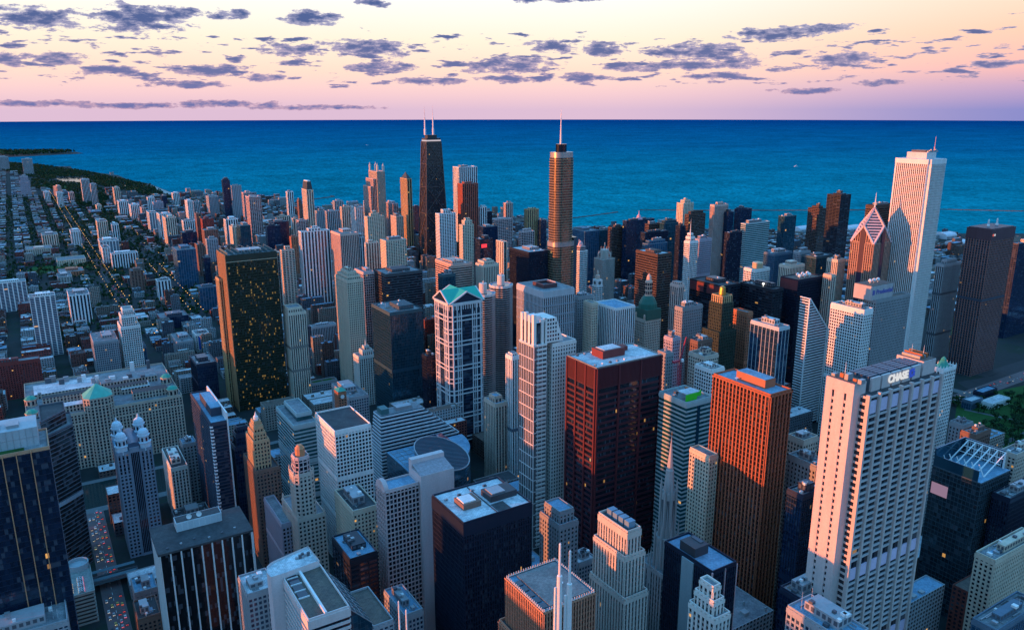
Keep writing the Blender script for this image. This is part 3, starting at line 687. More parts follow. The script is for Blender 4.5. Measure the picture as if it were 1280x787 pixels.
# ------------------------------------------------------------------ near north side, middle distance
M = B
M(AT, 'white-piered balcony slab cut by the picture edge above the grey tower', 'tower', 31.8, 351, None, None, 0, 'white_balcony', by=386, d=26, w_=75, se=True)
M(AT, 'blue-grey apartment tower with one white corner pier', 'tower', 36, 372, 28.5, 68.5, 0, 'white_balcony', by=446, d=30)
M(AT, 'white-pinstriped apartment tower north of the dark broad slab', 'tower', 85.5, 370, 82.5, 111.5, 0, 'white_rib', by=407)
M(AT, 'white stepped tower with an art deco outline', 'tower', 150.5, 409, 146.5, 174.5, 0, 'white_grid', by=466, up=((16, .12, .1, .12, .12), (10, .16, .16, .2, .2)), penth=False)
M(AT, 'dark broad slab with white corner piers behind the green pyramid', 'tower', 116.5, 428, 108.5, 147, 0, 'grey_grid', by=473)
M(AT, 'glass block joined to the white stepped tower', 'block', 154, 436, 151.5, 182, 0, 'blue_glass', by=464)
M(AT, 'long red-brick slab dotted with lit windows', 'apartment block', 49, 448, None, None, 0, 'brick_red', by=492, d=18, w_=95, se=True)
M(AT, 'windowless-looking brown brick slab beside the lit avenue', 'tower', 163, 339, 160.5, 179, 0, 'brick_brown', by=366)
M(AT, 'white-ribbed slab with a blue roof standing on the lit avenue', 'tower', 196.5, 351.5, 194, 213, 0, 'white_rib', by=375)
M(AT, 'tower with a red west wall and a white-framed blue glass front', 'tower', 220.5, 313, 210, 244.5, 0, 'blue_glass', by=361)
M(AT, 'dull brick slab rising behind the white-framed blue glass front', 'tower', 246, 306, 243, 255, 0, 'brick_brown', by=345)
M(AT, 'slim navy tower with a white curved rim', 'tower', 254.5, 322.5, 252, 263, 0, 'navy_glass', by=357)
M(OT, 'plain sky-blue cube with a pale outline', 'block', 249, 360, 247, 273, 0, 'blue_glass', by=388)
M(OT, 'low dark pavilion with an overhanging grey roof', 'block', 200, 398, 195, 235, 0, 'navy_glass', by=412)
M(OT, 'small white block with a blue mural on its front', 'block', 244, 418, 240, 261, 0, 'white_grid', by=440)
M(OT, 'navy office block below the dark green tower', 'block', 245.5, 456, 237, 270, 0, 'navy_glass', by=507)
M(OT, 'flat teal-roofed block in front of the white mural block', 'block', 221, 428, 213, 241, 0, 'grey_grid', by=447)
M(AT, 'pale ribbed slab west of the white fan-shaped block', 'tower', 121, 277, 119, 134, 0, 'cream_rib', by=303)
M(AT, 'grey-white slab close behind the pale ribbed slab', 'tower', 139.5, 281, 137.5, 148, 0, 'white_rib', by=303)
M(AT, 'long white terrace of flats with a blue roof on the avenue', 'apartment block', 124.5, 302, 120, 148, 0, 'white_balcony', by=321)
M(AT, 'white windowless stair tower of the fan-shaped block', 'tower', 127.5, 310, 125, 137, 0, 'white_grid', by=331)
M(AT, 'low white fan-shaped block with fluted walls', 'apartment block', 139, 318, 137.3, 172, 0, 'white_rib', by=336)
M(AT, 'pair of white walls joined by a dark stair stripe near the lawn', 'tower', 88, 289.5, 86, 100, 0, 'white_grid', by=309)
M(AT, 'cream block with a dark recess above the institutional building', 'apartment block', 52, 294, 48, 72, 0, 'cream_rib', by=310)
M(AT, 'long beige institutional block with window slots', 'apartment block', 32, 312, 29, 65, 0, 'beige_grid', by=320)
M('school_building', 'long low beige building with a white drum beside the lawn', 'school', 71, 326, 69, 107, 0, 'cream_grid', by=333, penth=False)
M('row_house', 'white-trimmed terrace of town houses beneath the lawn', 'house', 72, 347, 70, 90, 0, 'lowrise_mix', by=354)
M('row_house', 'rust-roofed terrace of town houses beneath the lawn', 'house', 73, 341, 71, 105, 0, 'brick_orange', by=347)
M(AT, 'pair of tan slabs above the dark green tower', 'tower', 340, 316, 338, 350, 1, 'cream_rib', f=1500)
M(AT, 'brown crested slab next to the tan slabs', 'tower', 352, 313.5, 350, 368, 1, 'beige_grid', f=1520, up=((7, .3, .3, .2, .2),))
M(AT, 'wide grey-white tower with many vertical fins', 'tower', 376, 290.5, 372.5, 412, 1, 'white_rib', f=1330, up=((5, .28, .3, .2, .2),))
M(AT, 'pink-lit ribbed tower beside the wide grey-white tower', 'tower', 425, 293, 413.3, 447, 1, 'pink_rib', f=1300, far=False)
M(AT, 'slim grey tower with a pale rim at the edge of the pink-lit one', 'tower', 449, 297, 446, 455, 1, 'grey_rib', f=1420)
M(AT, 'gold tower with stepped white crown and dark centre strip', 'tower', 433.5, 351, 418.5, 453.5, 1, 'cream_grid', f=1010, up=((5, .1, .1, .1, .1), (5, .16, .16, .16, .16)))
M(AT, 'pink stone frame with a tall blank slot behind the gold tower', 'tower', 454, 341, 443, 467, 1, 'pink_grid', f=1180)
M(AT, 'teal glass slab with a white west wall', 'tower', 346, 346, 341.5, 358.5, 0, 'teal_glass', by=386)
M(AT, 'grey gabled frame block with white outlines', 'apartment block', 380, 372.5, 374.5, 412.5, 0, 'white_balcony', by=398)
M(OT, 'black-capped office with white pinstripes', 'office block', 390, 409, 386.5, 420, 0, 'grey_rib', by=440)
M(OT, 'low block with a green rooftop sports court', 'office block', 389, 480, 385.5, 421, 0, 'grey_grid', by=497, roof='brown', penth=False)
M(OT, 'broad black office tower with thin pale bands', 'tower', 482, 343.5, 467, 527.5, 1, 'ribbon_dark', f=1080, roof='grey')
M(OT, 'banded office block with an orange-lit west side', 'office block', 565.5, 331.5, 536, 590, 1, 'ribbon_pink', f=1180)
M(OT, 'green glass block nestled against the banded office', 'office block', 553, 344.5, 547.5, 569, 1, 'teal_glass', f=1050)
M(AT, 'cream tower with a ridged crest behind the corncob towers', 'tower', 604, 332, 594.5, 623, 1, 'cream_rib', f=1240, up=((5, .1, .25, .1, .1),))
M(AT, 'white narrow slab in front of the maroon office', 'tower', 629, 303, 620, 634, 1, 'cream_rib', f=1350)
M(OT, 'black-maroon office slab west of the bronze tower', 'tower', 661, 316, 625.5, 684.5, 1, 'black_rib', f=1180, roof='white')
M(OT, 'teal mirror-glass tower with a plant-covered flat roof', 'tower', 487, 392, 464.5, 527.5, 162, 'teal_glass', roof='grey')
M(OT, 'black narrow office with a bowl-shaped top behind the gabled tower', 'tower', 533, 446, 528.5, 545, 1, 'black_rib', f=930)
M('stone_tower', 'cream terracotta tower with a small lantern spire', 'tower', 448, 446.5, 441.5, 473, 0, 'stone_white', by=508, penth=False, up=((7, .25, .25, .2, .2), (5, .25, .25, .2, .2)), tip=(1.4, 12))
M('clock_tower', 'red-brick clock tower with a green cap', 'tower', 422.5, 491, 418.5, 432, 1, 'brick_orange', f=860, penth=False)
M(OT, 'low mall-like block around the clock tower', 'office block', 436, 498, 400, 460, 1, 'grey_grid', f=900)
M(OT, 'grey office tower with a hollow square roof', 'tower', 679, 366, 646, 717.5, 194, 'grey_rib', cap=7, penth=False)
M(OT, 'pale ribbed office tower with a blue flat roof', 'tower', 769.5, 386.5, 744, 793.5, 165, 'white_rib', roof='blue', penth=False, cap=2)
M(OT, 'cream office block at the side of the pale ribbed tower', 'tower', 740, 380, 729.5, 745, 1, 'cream_grid', f=900)
M(OT, 'grey older office block above the pale ribbed tower', 'office block', 722, 372, 716, 741, 1, 'stone_grey', f=960)
M(OT, 'dark bronze slab with glowing rust bands', 'tower', 822, 319, 795, 839.5, 212, 'bronze_slab', roof='white')
M('stone_tower', 'pink-lit stone tower with ornate crown near the green cupola', 'tower', 848, 357, 838, 855, 1, 'pink_rib', f=900, up=((4, .15, .15, .15, .15),))
M(OT, 'low stone office with arched glass roof lights', 'office block', 853, 386, 846, 878, 1, 'stone_grey', f=830)
M(AT, 'slim white stepped tower with orange-lit top and mast', 'tower', 862, 303, 857.5, 872.5, 1, 'white_grid', f=1080, up=((8, .1, .35, .1, .1), (6, .15, .3, .15, .15)), tip=(.9, 26), penth=False)
M(OT, 'grey ribbed office with a rounded roof line', 'tower', 874, 300, 870, 889.5, 1, 'lilac_grid', f=1120)
M(AT, 'tower with red-brick west wing', 'tower', 934, 392, 916, 938.5, 1, 'brick_orange', f=760)
M(AT, 'blue glass tower framed in white beside the red-brick wing', 'tower', 973.5, 411, 938.6, 986.5, 1, 'blue_frame', f=690)
M(OT, 'brown classical block with a heavy carved cornice', 'office block', 880, 447, 861, 897.5, 1, 'beige_grid', f=700, roof='brown')
M(OT, 'dark red office behind the brown classical block', 'office block', 872, 428, 858, 890, 1, 'brick_brown', f=770)
M(OT, 'white gridded office with square white roof boxes', 'office block', 889, 463.5, 869, 905, 1, 'white_grid', f=655)
M(OT, 'narrow blue-white office in front of the grey roof lights', 'office block', 840.5, 424, 832, 850, 1, 'lilac_grid', f=760)
M(OT, 'thin ornate stone tower at the edge of the rust-black office', 'tower', 833, 443, 828, 837.5, 1, 'stone_grey', f=760, tip=(2, 9))
M(OT, 'blue banded office with bright green panels on its roof', 'office tower', 858, 505, 824, 890, 1, 'ribbon_teal', f=600, penth=False)
M(OT, 'cream office with every window lit behind the spire', 'office tower', 886.5, 572, 862.5, 892, 1, 'cream_grid', f=560)
M(OT, 'square white office grid with a swollen glass front', 'office tower', 1080, 389, 1039, 1091, 1, 'white_grid', f=700, cap=6)
M(OT, 'grey stone office with a blue rooftop sign', 'office tower', 1095.5, 377, 1083, 1137.5, 183, 'stone_grey', cap=2, penth=False, roof='brown')
M(OT, 'tower half lit in orange with a dark crown by the lakefront park', 'office tower', 1240, 289, 1209, 1269, 1, 'plum_rib', by=471, roof='dark', cap=12, penth=False, far=False)
M(OT, 'low tan block with a small square belvedere below the diamond tower', 'office block', 1004, 552, 985, 1022, 1, 'beige_grid', f=575)
M(OT, 'flat grey-roofed block with deep windows beside the rust tower', 'office block', 1020, 584, 985, 1036, 1, 'stone_grey', f=535)
M(OT, 'dark glass block with a rough grey roof between the two ribbed giants', 'office block', 1003, 621, 984.5, 1030, 1, 'navy_glass', f=500)
M(OT, 'low black roof terrace building at the foot of the dark glass block', 'office block', 1004, 752, 975, 1034, 1, 'navy_glass', f=430)
M(OT, 'flat-roofed building with a bright blue roof at the bottom edge', 'office block', 1056, 804, 984, 1085, 1, 'grey_grid', f=355, roof='blue')
M(OT, 'lit office with orange ground floors at the picture corner', 'office block', 1243, 702, 1236, 1300, 1, 'cream_grid', f=480)
M(OT, 'black glass office above the lit corner building', 'office block', 1262, 625, 1256, 1300, 1, 'black_rib', f=555)
M(OT, 'glass podium with a planted roof in the bottom corner', 'office block', 1245, 790, 1215, 1300, 1, 'blue_glass', f=415)
M('museum_building', 'brown brick block standing alone among the park trees', 'museum', 1219, 545, 1203, 1238, 1, 'brick_brown', f=660)
M(OT, 'small stepped block at the foot of the white spired tower', 'office block', 1204, 533, 1192, 1216, 1, 'stone_grey', f=690)
M(OT, 'tan-roofed small block by the park edge near the truss roof', 'office block', 1270, 570, 1262, 1300, 1, 'beige_grid', f=620)
# ------------------------------------------------------------------ the Loop, near
M(OT, 'pale old office with black roof gear on the river bank', 'office block', 213.5, 586, 202, 234, 62, 'stone_white', roof='dark')
M(OT, 'plain grey slab behind the pale old office', 'office block', 228, 556, 224, 245, 68, 'stone_grey', roof='blue')
M(OT, 'teal banded glass office with a stepped roof', 'office tower', 367, 533, 345, 396, 112, 'ribbon_teal', roof='grey', up=((7, .3, .05, .2, .1),), penth=False)
M(OT, 'white gridded tower with a maroon roof house', 'office tower', 418, 540, 394, 463, 138, 'white_grid', roof='dark', penth=False)
M(OT, 'tan blank-walled block with a sunken dark roof', 'office block', 441, 640, 418, 472, 102, 'cream_grid', roof='dark')
M(OT, 'purple brick block tucked behind the white pinnacled tower', 'office block', 352, 656, 329.5, 364, 72, 'lilac_grid', roof='grey')
M(OT, 'black office tower with a snow-white roof', 'office tower', 579, 655, 540, 664, 152, 'black_rib', roof='white', cap=9, penth=False)
M(OT, 'grey mansarded office at the foot of the rust-black tower', 'office tower', 699, 658, 675, 722, 112, 'stone_grey', penth=False, up=((9, .12, .12, .12, .12),), roof='blue')
M(OT, 'low white-roofed block under the rust-black tower', 'office block', 723, 705, 712, 744, 58, 'grey_grid', roof='white')
M(OT, 'black slab with a blue roof and one pale stone panel', 'office tower', 890, 716, 831, 920, 138, 'black_rib', roof='blue', penth=False, cap=1.5)
M('stone_tower', 'tan stepped stone tower rising from the bottom edge', 'office tower', 893, 775, 861, 912, 126, 'stone_white', up=((9, .12, .2, .15, .12), (8, .15, .15, .15, .15)), penth=False)
M(OT, 'dark narrow brick office with a blue roof', 'office tower', 437, 700, 415, 471, 100, 'black_band', roof='blue')
M(OT, 'small blue glass office at the side of the skylit pale building', 'office tower', 309, 744, 297.5, 344, 118, 'grey_grid', roof='white')
M(OT, 'low blue-roofed block beside the white masts', 'office block', 505, 770, 480, 528, 80, 'grey_grid', roof='blue')
M(OT, 'dark glass office with a black mansard and yellow-lit ledge', 'office tower', 293, 560, 288, 318, 98, 'navy_glass', penth=False, up=((12, .14, .14, .14, .14), (6, .15, .15, .15, .15)), roof='dark')
M(OT, 'low stone office between the street and the finned black tower', 'office block', 168, 742, 163, 196, 34, 'stone_grey', roof='blue')
M(OT, 'brick corner office with an open light well beside the street', 'office block', 172, 775, 166, 200, 38, 'brick_brown', roof='dark')
M(OT, 'grey office with a round roof drum at the bottom edge', 'office block', 84, 775, None, None, 85, 'grey_grid', d=30, w_=50, se=True, roof='grey')
M(OT, 'low roof garden block under the zigzag-cornered tower', 'office block', 219, 650, 214, 262, 24, 'stone_grey', roof='dark')
M(OT, 'tall dark green glass tower freckled with golden lit windows', 'tower', 282, 320.5, 271.5, 345.5, 222, 'green_dark', cap=6, roof='grey')
M(AT, 'slender peach-topped apartment tower with a glassy rounded front', 'tower', 360, 392, 353.5, 382, 1, 'cream_rib', by=505, up=((7, .02, .2, .02, .1),), penth=False)
M(OT, 'tan tower with stacked angled bays in front of the corncob pair', 'tower', 619, 506, 605, 633.5, 1, 'beige_rib', f=800, up=((6, .2, .2, .25, .25),), roof='blue', penth=False)
M('stone_tower', 'narrow white-ribbed stone shaft beside the crowned double tower', 'tower', 640, 447, 634, 649, 1, 'white_rib', f=800, penth=False, up=((4, .2, .2, .2, .2),))
M(OT, 'small dark pavilion roof by the lakefront road', 'pavilion', 1228, 492, 1224, 1246, 9, 'navy_glass', roof='blue', penth=False)
M(OT, 'pale glasshouse-like hall on the edge of the park', 'pavilion', 1214, 503, 1206, 1228, 12, 'blue_glass', roof='white', penth=False)
M(OT, 'long white canopy roof along the park trees', 'pavilion', 1240, 506, 1226, 1262, 8, 'white_grid', roof='white', penth=False)
# ------------------------------------------------------------------ landmark towers
def LM(name, label, E, N, w_, d_, cat='tower'):
    FOOT.append((E, N, w_, d_)); LOG.append((name, label, E, N, w_, d_, 100)); return root(name, label, cat, E + w_ / 2, N + d_ / 2)
def part_box(rt, name, mat, *boxes):
    mb = MB()
    for b in boxes: mb.box(*b)
    return mb.build(name, mat, rt)
def text_on(rt, name, s, size, loc, rotz, mat, depth=.25, bold=.0):
    cu = bpy.data.curves.new(name, 'FONT'); cu.body = s; cu.size = size; cu.extrude = depth; cu.offset = bold; cu.align_x = 'CENTER'; cu.align_y = 'CENTER'
    t = bpy.data.objects.new(name, cu); col.objects.link(t)
    bpy.context.view_layer.update()
    me = bpy.data.meshes.new_from_object(t); bpy.data.objects.remove(t); me.materials.clear(); me.materials.append(mat)
    o = bpy.data.objects.new(name, me); col.objects.link(o); o.parent = rt; o.location = Vector(loc) - rt.location; o.rotation_euler = (R(90), 0, rotz); return o

style('chase', (.62, .50, .46), DK, 8.0, 4.15, .20, .30, (.60, .55, .55), lit=.02)
style('rust', (.40, .125, .065), (.010, .010, .014), 3.5, 3.8, .34, .24, (.13, .038, .03), lit=.01)
style('terracotta', (.52, .24, .15), DK, 1.9, 3.8, .38, .28, (.25, .11, .075))
style('corten', (.12, .024, .030), DK, 17.0, 5.4, .05, .42, (.085, .020, .030), lit=.02)
style('marble', (.82, .79, .77), (.025, .022, .02), 3.05, 3.9, .42, .30, (.17, .11, .075), lit=.004)
style('hancock', (.030, .028, .030), DK, 4.0, 3.6, .22, .32, (.022, .022, .026), lit=.02)
style('trumpglass', (.40, .30, .22), (.16, .12, .10), 2.4, 4.3, .04, .22, (.34, .24, .15), lit=.01, metal=.6, rough=.16)
style('navy_fin', (.55, .30, .18), (.006, .017, .042), 2.0, 4.0, 0, .12, (.008, .02, .045), lit=.04)
style('bent_dark', (.10, .12, .15), (.010, .014, .018), 3, 3.9, 0, .22, lit=.015)
style('postmodern', (.22, .28, .35), DK, 3.4, 3.7, .44, .42)
style('mart', (.50, .41, .33), DK, 3.6, 4.0, .44, .34, (.34, .30, .26), lit=.03)
style('zig', (.05, .06, .09), (.012, .03, .06), 3, 3.4, 0, .24, lit=.02)
style('tan_dark', (.22, .13, .10), DK, 3.2, 3.6, .46, .44)
style('stone_orange', (.58, .47, .40), DK, 3.1, 3.7, .46, .44, lit=.004)
style('gothic', (.56, .49, .43), DK, 2.7, 3.8, .56, .18, (.20, .19, .19))
style('blackfin', (.72, .70, .68), (.008, .010, .013), 7.0, 3.9, .13, 0, lit=.004)
style('donnelley', (.66, .65, .66), (.010, .022, .045), 5.6, 4.0, .14, .10, (.02, .04, .075), lit=.02)
style('clark', (.80, .75, .70), (.05, .05, .055), 3.1, 3.8, .44, .40, lit=.03)
style('clarkglass', (.74, .70, .68), (.16, .16, .17), 4.4, 12.0, .10, .07, lit=.03, metal=.2)
style('two_pru', (.42, .26, .20), (.05, .035, .035), 3.4, 4.0, .44, .24, (.14, .08, .08))
style('carbide', (.035, .055, .04), DK, 2.8, 3.6, .5, .4)
style('temple', (.36, .34, .33), DK, 3.0, 5.0, .55, .3, (.15, .15, .15))
style('drum_glass', (.12, .20, .26), (.02, .07, .11), 3.0, 4.0, .06, .10, (.04, .11, .16), metal=.2)

def chase():
    st = STY['chase']
    E, N, w_, d_ = foot(1083.5, 497, 1050, 1175.5, 250); 
    P = at(1068, 481, 258); We, Wn = P.x, P.y; wd = along(P, (0, 1, 0), 1033); ww = along(P, (1, 0, 0), 1083)
    d_ = Wn + wd - N - 2
    rt = LM('bank_tower', 'pinkish bank tower with a lit rooftop sign, its west end glowing orange', We, N, E + w_ - We + 8, d_ + 4)
    y1 = N + d_
    mb = MB(); mb.prism(rect(E, N, w_, d_), 0, 250, st, 0); mb.build('window_wall', M_glass(st), rt)
    g = MB(); nb = 7; bw = w_ / nb
    for k in range(nb + 1):
        c = E + k * bw; a = max(E, c - .85); b = min(E + w_, c + .85)
        if k == 0: a, b = E - .4, E + 1.3
        if k == nb: a, b = E + w_ - 1.3, E + w_ + .4
        g.box(a, N - 1.9, 0, b, N + .4, 251.5, 0)
        g.box(a, y1 - .4, 0, b, y1 + 1.9, 251.5, 0)
    z = 4.15
    mech = (239, 128, 66)
    while z < 250:
        if not any(m - 1 < z < m + 9 for m in mech):
            g.box(E + 1.3, N - .75, z, E + w_ - 1.3, N + .05, z + 1.25, 1); g.box(E + 1.3, y1 - .05, z, E + w_ - 1.3, y1 + .75, z + 1.25, 1)
        g.box(E - .3, N + .4, z, E + .04, Wn - .02, z + 1.5, 0)
        z += 4.15
    g.build('facade_grid', [M_wall(st), M_span(st)], rt)
    panel = plain('panel_lilac', (.74, .60, .76), .6)  # lilac tint stands in for the magenta glow under the crown
    for m in mech:
        for k in range(nb): part_box(rt, 'vent_panel', panel, (E + k * bw + 1.6, N - .6, m, E + (k + 1) * bw - 1.6, N + .05, m + 8.0))
    part_box(rt, 'roof', ROOFS['dark'], (E, N - .02, 250, E + w_, y1, 250.6))
    pk = plain('panel_pink', (.64, .52, .49), .65)
    # west end block: blank panels split by two slots of windows
    wm = MB(); y0, yy = Wn, Wn + wd; h = 258
    a1, a2, a3, a4 = .25, .33, .68, .76
    for (p, q) in ((0, a1), (a2, a3), (a4, 1)): wm.box(We, yy - wd * q, 0, We + ww, yy - wd * p, h)
    wm.build('end_wall', pk, rt)
    for (p, q) in ((a1, a2), (a3, a4)):
        part_box(rt, 'window_slot', M_glass(STY['black_rib']), (We + .9, yy - wd * q + .01, 0, We + ww - .1, yy - wd * p - .01, h - 7))
        part_box(rt, 'slot_head', pk, (We + .02, yy - wd * q + .01, h - 7, We + ww - .1, yy - wd * p - .01, h))
        mb = MB(); z = 4.15
        while z < h - 12: mb.box(We + .25, yy - wd * q + .02, z, We + .9, yy - wd * p - .02, z + 1.7); z += 4.15
        mb.build('slot_band', pk, rt)
    part_box(rt, 'end_roof', ROOFS['brown'], (We + .5, Wn + .5, h + .01, We + ww - .5, yy - .5, h + .4))
    rust = plain('gear_rust', (.45, .15, .06), .7)
    for k in range(5): part_box(rt, 'roof_gear', rust if k % 2 else METAL, (We + 2 + k % 2 * 2, yy - 4 - k * 4.4, h + .42, We + 5 + k % 3, yy - 1.6 - k * 4.4, h + 2 + k % 3))
    # east end block and the plant floor between
    ex = E + w_ - 14
    part_box(rt, 'end_wall', pk, (ex, N + 4, 250.6, E + w_ - .4, y1 + 1, 260))
    part_box(rt, 'end_roof', ROOFS['brown'], (ex + .5, N + 4.5, 260.01, E + w_ - .9, y1 + .5, 260.3))
    for k in range(4): part_box(rt, 'roof_gear', rust if k % 2 else METAL, (ex + 2 + k * 2.5, N + 8, 260.32, ex + 3.6 + k * 2.5, N + 20, 262 + k % 2))
    ph = 259.0; x0 = E + 8; x1 = ex - 2.2; nbx = 5; bx = (x1 - x0) / nbx
    part_box(rt, 'plant_floor', LOUVRE, (x0, N + 5.2, 250.6, x1, y1 - 1, ph - 1.2))
    for k in range(nbx):
        part_box(rt, 'screen_panel', pk, (x0 + k * bx + .9, N + 3.6, 250.6, x0 + (k + 1) * bx - .9, N + 5.1, ph))
        c = MB()
        for j in range(5): c.box(x0 + k * bx + .6, N + 6 + j * (d_ - 8) / 5, ph - 1.15, x0 + (k + 1) * bx - .6, N + 6 + (j + .78) * (d_ - 8) / 5, ph + .5)
        c.build('cooling_fan', plain('fan_blue', (.05, .08, .12), .4, .5), rt)
    sx = x0 + 3.05 * bx
    text_on(rt, 'sign_letters', 'CHASE', 6.6, (sx - 4.6, N + 3.2, 255.2), 0, emit_mat('sign_white', (1, 1, 1), .5), .25, .22)
    blue = emit_mat('sign_blue', (.02, .06, .55), .55); lx, lz, r = sx + 9.6, 255.4, 2.7
    for q in range(4):                       # octagon of four wedges round a square
        a = q * math.pi / 2
        def rot(u, v): return (lx + u * math.cos(a) - v * math.sin(a), lz + u * math.sin(a) + v * math.cos(a))
        pts = [rot(-.42 * r, r), rot(r * .95, r), rot(.38 * r, .40 * r), rot(-.42 * r, .40 * r)]
        mb = MB(); F0 = [(p[0], N + 3.0, p[1]) for p in pts]; B0 = [(p[0], N + 3.45, p[1]) for p in pts]
        mb.face(F0[::-1]); 
        for i in range(4): mb.face([F0[i], F0[(i + 1) % 4], B0[(i + 1) % 4], B0[i]])
        mb.build('sign_emblem', blue, rt)
    for (ax, ay) in ((E + w_ - 5, N + 10), (E + w_ - 8, N + 16), (We + 6, yy - 8)):
        mb = MB(); mb.lathe(ax, ay, [(.22, 258.5), (.06, 268)], 6); mb.build('aerial', WHITE, rt)
chase()

def rust_tower():
    st = STY['rust']; E, N, w_, d_ = foot(963, 495, 892, 989, 214)
    rt = LM('office_tower', 'tall rust-red ribbed tower with glowing orange upper west side', E, N, w_, d_)
    solid(rt, rect(E, N, w_, d_), 0, 214, st, False, cap=1.2, roof='blue', proud=.9)
    z = 214.02; part_box(rt, 'penthouse', plain('penthouse_orange', (.50, .17, .09), .7), (E + w_ * .35, N + d_ * .22, z, E + w_ * .85, N + d_ * .72, z + 6.5))
    part_box(rt, 'penthouse_roof', ROOFS['blue'], (E + w_ * .35 + .3, N + d_ * .22 + .3, z + 6.51, E + w_ * .85 - .3, N + d_ * .72 - .3, z + 6.8))
    mb = MB(); mb.lathe(E + w_ * .2, N + d_ * .66, [(.3, z), (.3, z + 1.4), (1.5, z + 2.2)], 12); mb.build('dish', WHITE, rt)
rust_tower()

def daley():
    st = STY['corten']; E, N, w_, d_ = foot(745.5, 461, 709, 827, 198)
    rt = LM('court_tower', 'massive rust-black tower with a pale roof and wide window bays', E, N, w_, d_)
    poly = rect(E, N, w_, d_); ga = Style(); ga.__dict__.update(st.__dict__)
    mb = MB(); g2 = style('corten_glass', st.wall, DK, 1.6, 5.4, 0, 0, lit=.035); mb.prism(poly, 0, 198, g2, 0); mb.build('window_wall', M_glass(g2), rt)
    g = MB()
    for i in range(4):
        a, b = Vector(poly[i] + (0,)), Vector(poly[(i + 1) % 4] + (0,)); L = (b - a).length; d = (b - a) / L; n = Vector((d.y, -d.x, 0)); nb = 3
        for k in range(nb + 1):
            c = a + d * min(max(L * k / nb, .85), L - .85); g.obox(c + n * .6 + Vector((0, 0, 99)), d * .85, n * .8, Vector((0, 0, 99)), 0)
        z = 5.4
        while z < 178: g.obox((a + b) / 2 + n * .3 + Vector((0, 0, z + 1.05)), d * (L / 2 - .02), n * .34, Vector((0, 0, 1.05)), 1); z += 5.4
        g.obox((a + b) / 2 + n * .3 + Vector((0, 0, 188.4)), d * (L / 2 - .02), n * .36, Vector((0, 0, 9.4)), 1)
        k = 1.2
        while k < L - 1: g.obox(a + d * k + n * .75 + Vector((0, 0, 188.6)), d * .12, n * .22, Vector((0, 0, 8.6)), 0); k += 1.45
    g.build('facade_grid', [M_wall(st), M_span(st)], rt)
    mb = MB(); mb.face([(p[0], p[1], 198.02) for p in poly]); mb.build('roof', ROOFS['white'], rt); parapet(rt, poly, 198, plain('coping', (.28, .24, .22), .7), 1.0, 1.2)
    p = part_box(rt, 'penthouse', plain('penthouse_rust', (.22, .05, .045), .7), (E + w_ * .28, N + d_ * .42, 198.03, E + w_ * .62, N + d_ * .80, 205))
    mb = MB(); mb.box(E + w_ * .32, N + d_ * .47, 205.01, E + w_ * .58, N + d_ * .76, 205.6); mb.build('penthouse_roof', ROOFS['white'], p)
    part_box(rt, 'vent_box', plain('penthouse_rust', (.22, .05, .045)), (E + w_ * .66, N + d_ * .66, 198.03, E + w_ * .78, N + d_ * .84, 202))
    for k in range(9): part_box(rt, 'vent_box', [METAL, LOUVRE, WHITE][k % 3], (E + 3 + k * 4.1, N + d_ * (.88 if k % 2 else .14), 198.03, E + 5 + k * 4.1, N + d_ * (.88 if k % 2 else .14) + 1.7, 199.6))
daley()

def aon():
    st = STY['marble']; H = 343; E, N, w_, d_ = foot(1163, 200, 1119, 1184, H)
    rt = LM('marble_tower', 'tallest white tower by the lakefront with thin vertical marble fins', E, N, w_, d_)
    c = 3.2; pl = [(E + c, N), (E + w_ - c, N), (E + w_ - c, N + c), (E + w_, N + c), (E + w_, N + d_ - c), (E + w_ - c, N + d_ - c), (E + w_ - c, N + d_), (E + c, N + d_), (E + c, N + d_ - c), (E, N + d_ - c), (E, N + c), (E + c, N + c)]
    mb = MB(); mb.prism(pl, 0, H, st, 0); mb.build('window_wall', M_glass(st), rt)
    g = MB(); grid(g, pl, 0, H, st, .9, cap=7, only=[0, 3, 6, 9]); grid(g, pl, 0, H, Style_solid, .25, cap=H, only=[1, 2, 4, 5, 7, 8, 10, 11])
    g.build('facade_grid', [M_wall(st), M_span(st)], rt)
    mb = MB(); mb.face([(p[0], p[1], H + .02) for p in pl]); mb.build('roof', ROOFS['white'], rt)
    p = part_box(rt, 'penthouse', plain('marble_plain', (.66, .62, .60), .6), (E + w_ * .22, N + d_ * .22, H + .03, E + w_ * .78, N + d_ * .78, H + 9))
    q = MB(); q.box(E + w_ * .3, N + d_ * .3, H + 9.01, E + w_ * .7, N + d_ * .7, H + 12); q.build('plant_floor', LOUVRE, p)
    for k in range(7): part_box(rt, 'vent_box', METAL, (E + 14 + k * 4, N + d_ * .24, H + 9.02, E + 15.6 + k * 4, N + d_ * .28, H + 11 + k % 3))
    a = proj((E + w_ * .75, N + d_ * .3, H))[1]
    mb = MB(); mb.lathe(E + w_ * .72, N + d_ * .26, [(.8, H + 9), (.8, H + 16), (.35, H + 17), (.3, H + 31)], 8); mb.build('aerial', plain('aerial_red', (.6, .35, .33), .6), rt)
Style_solid = Style(); Style_solid.__dict__.update(STY['marble'].__dict__); Style_solid.pf = 0; Style_solid.sf = 0
aon()

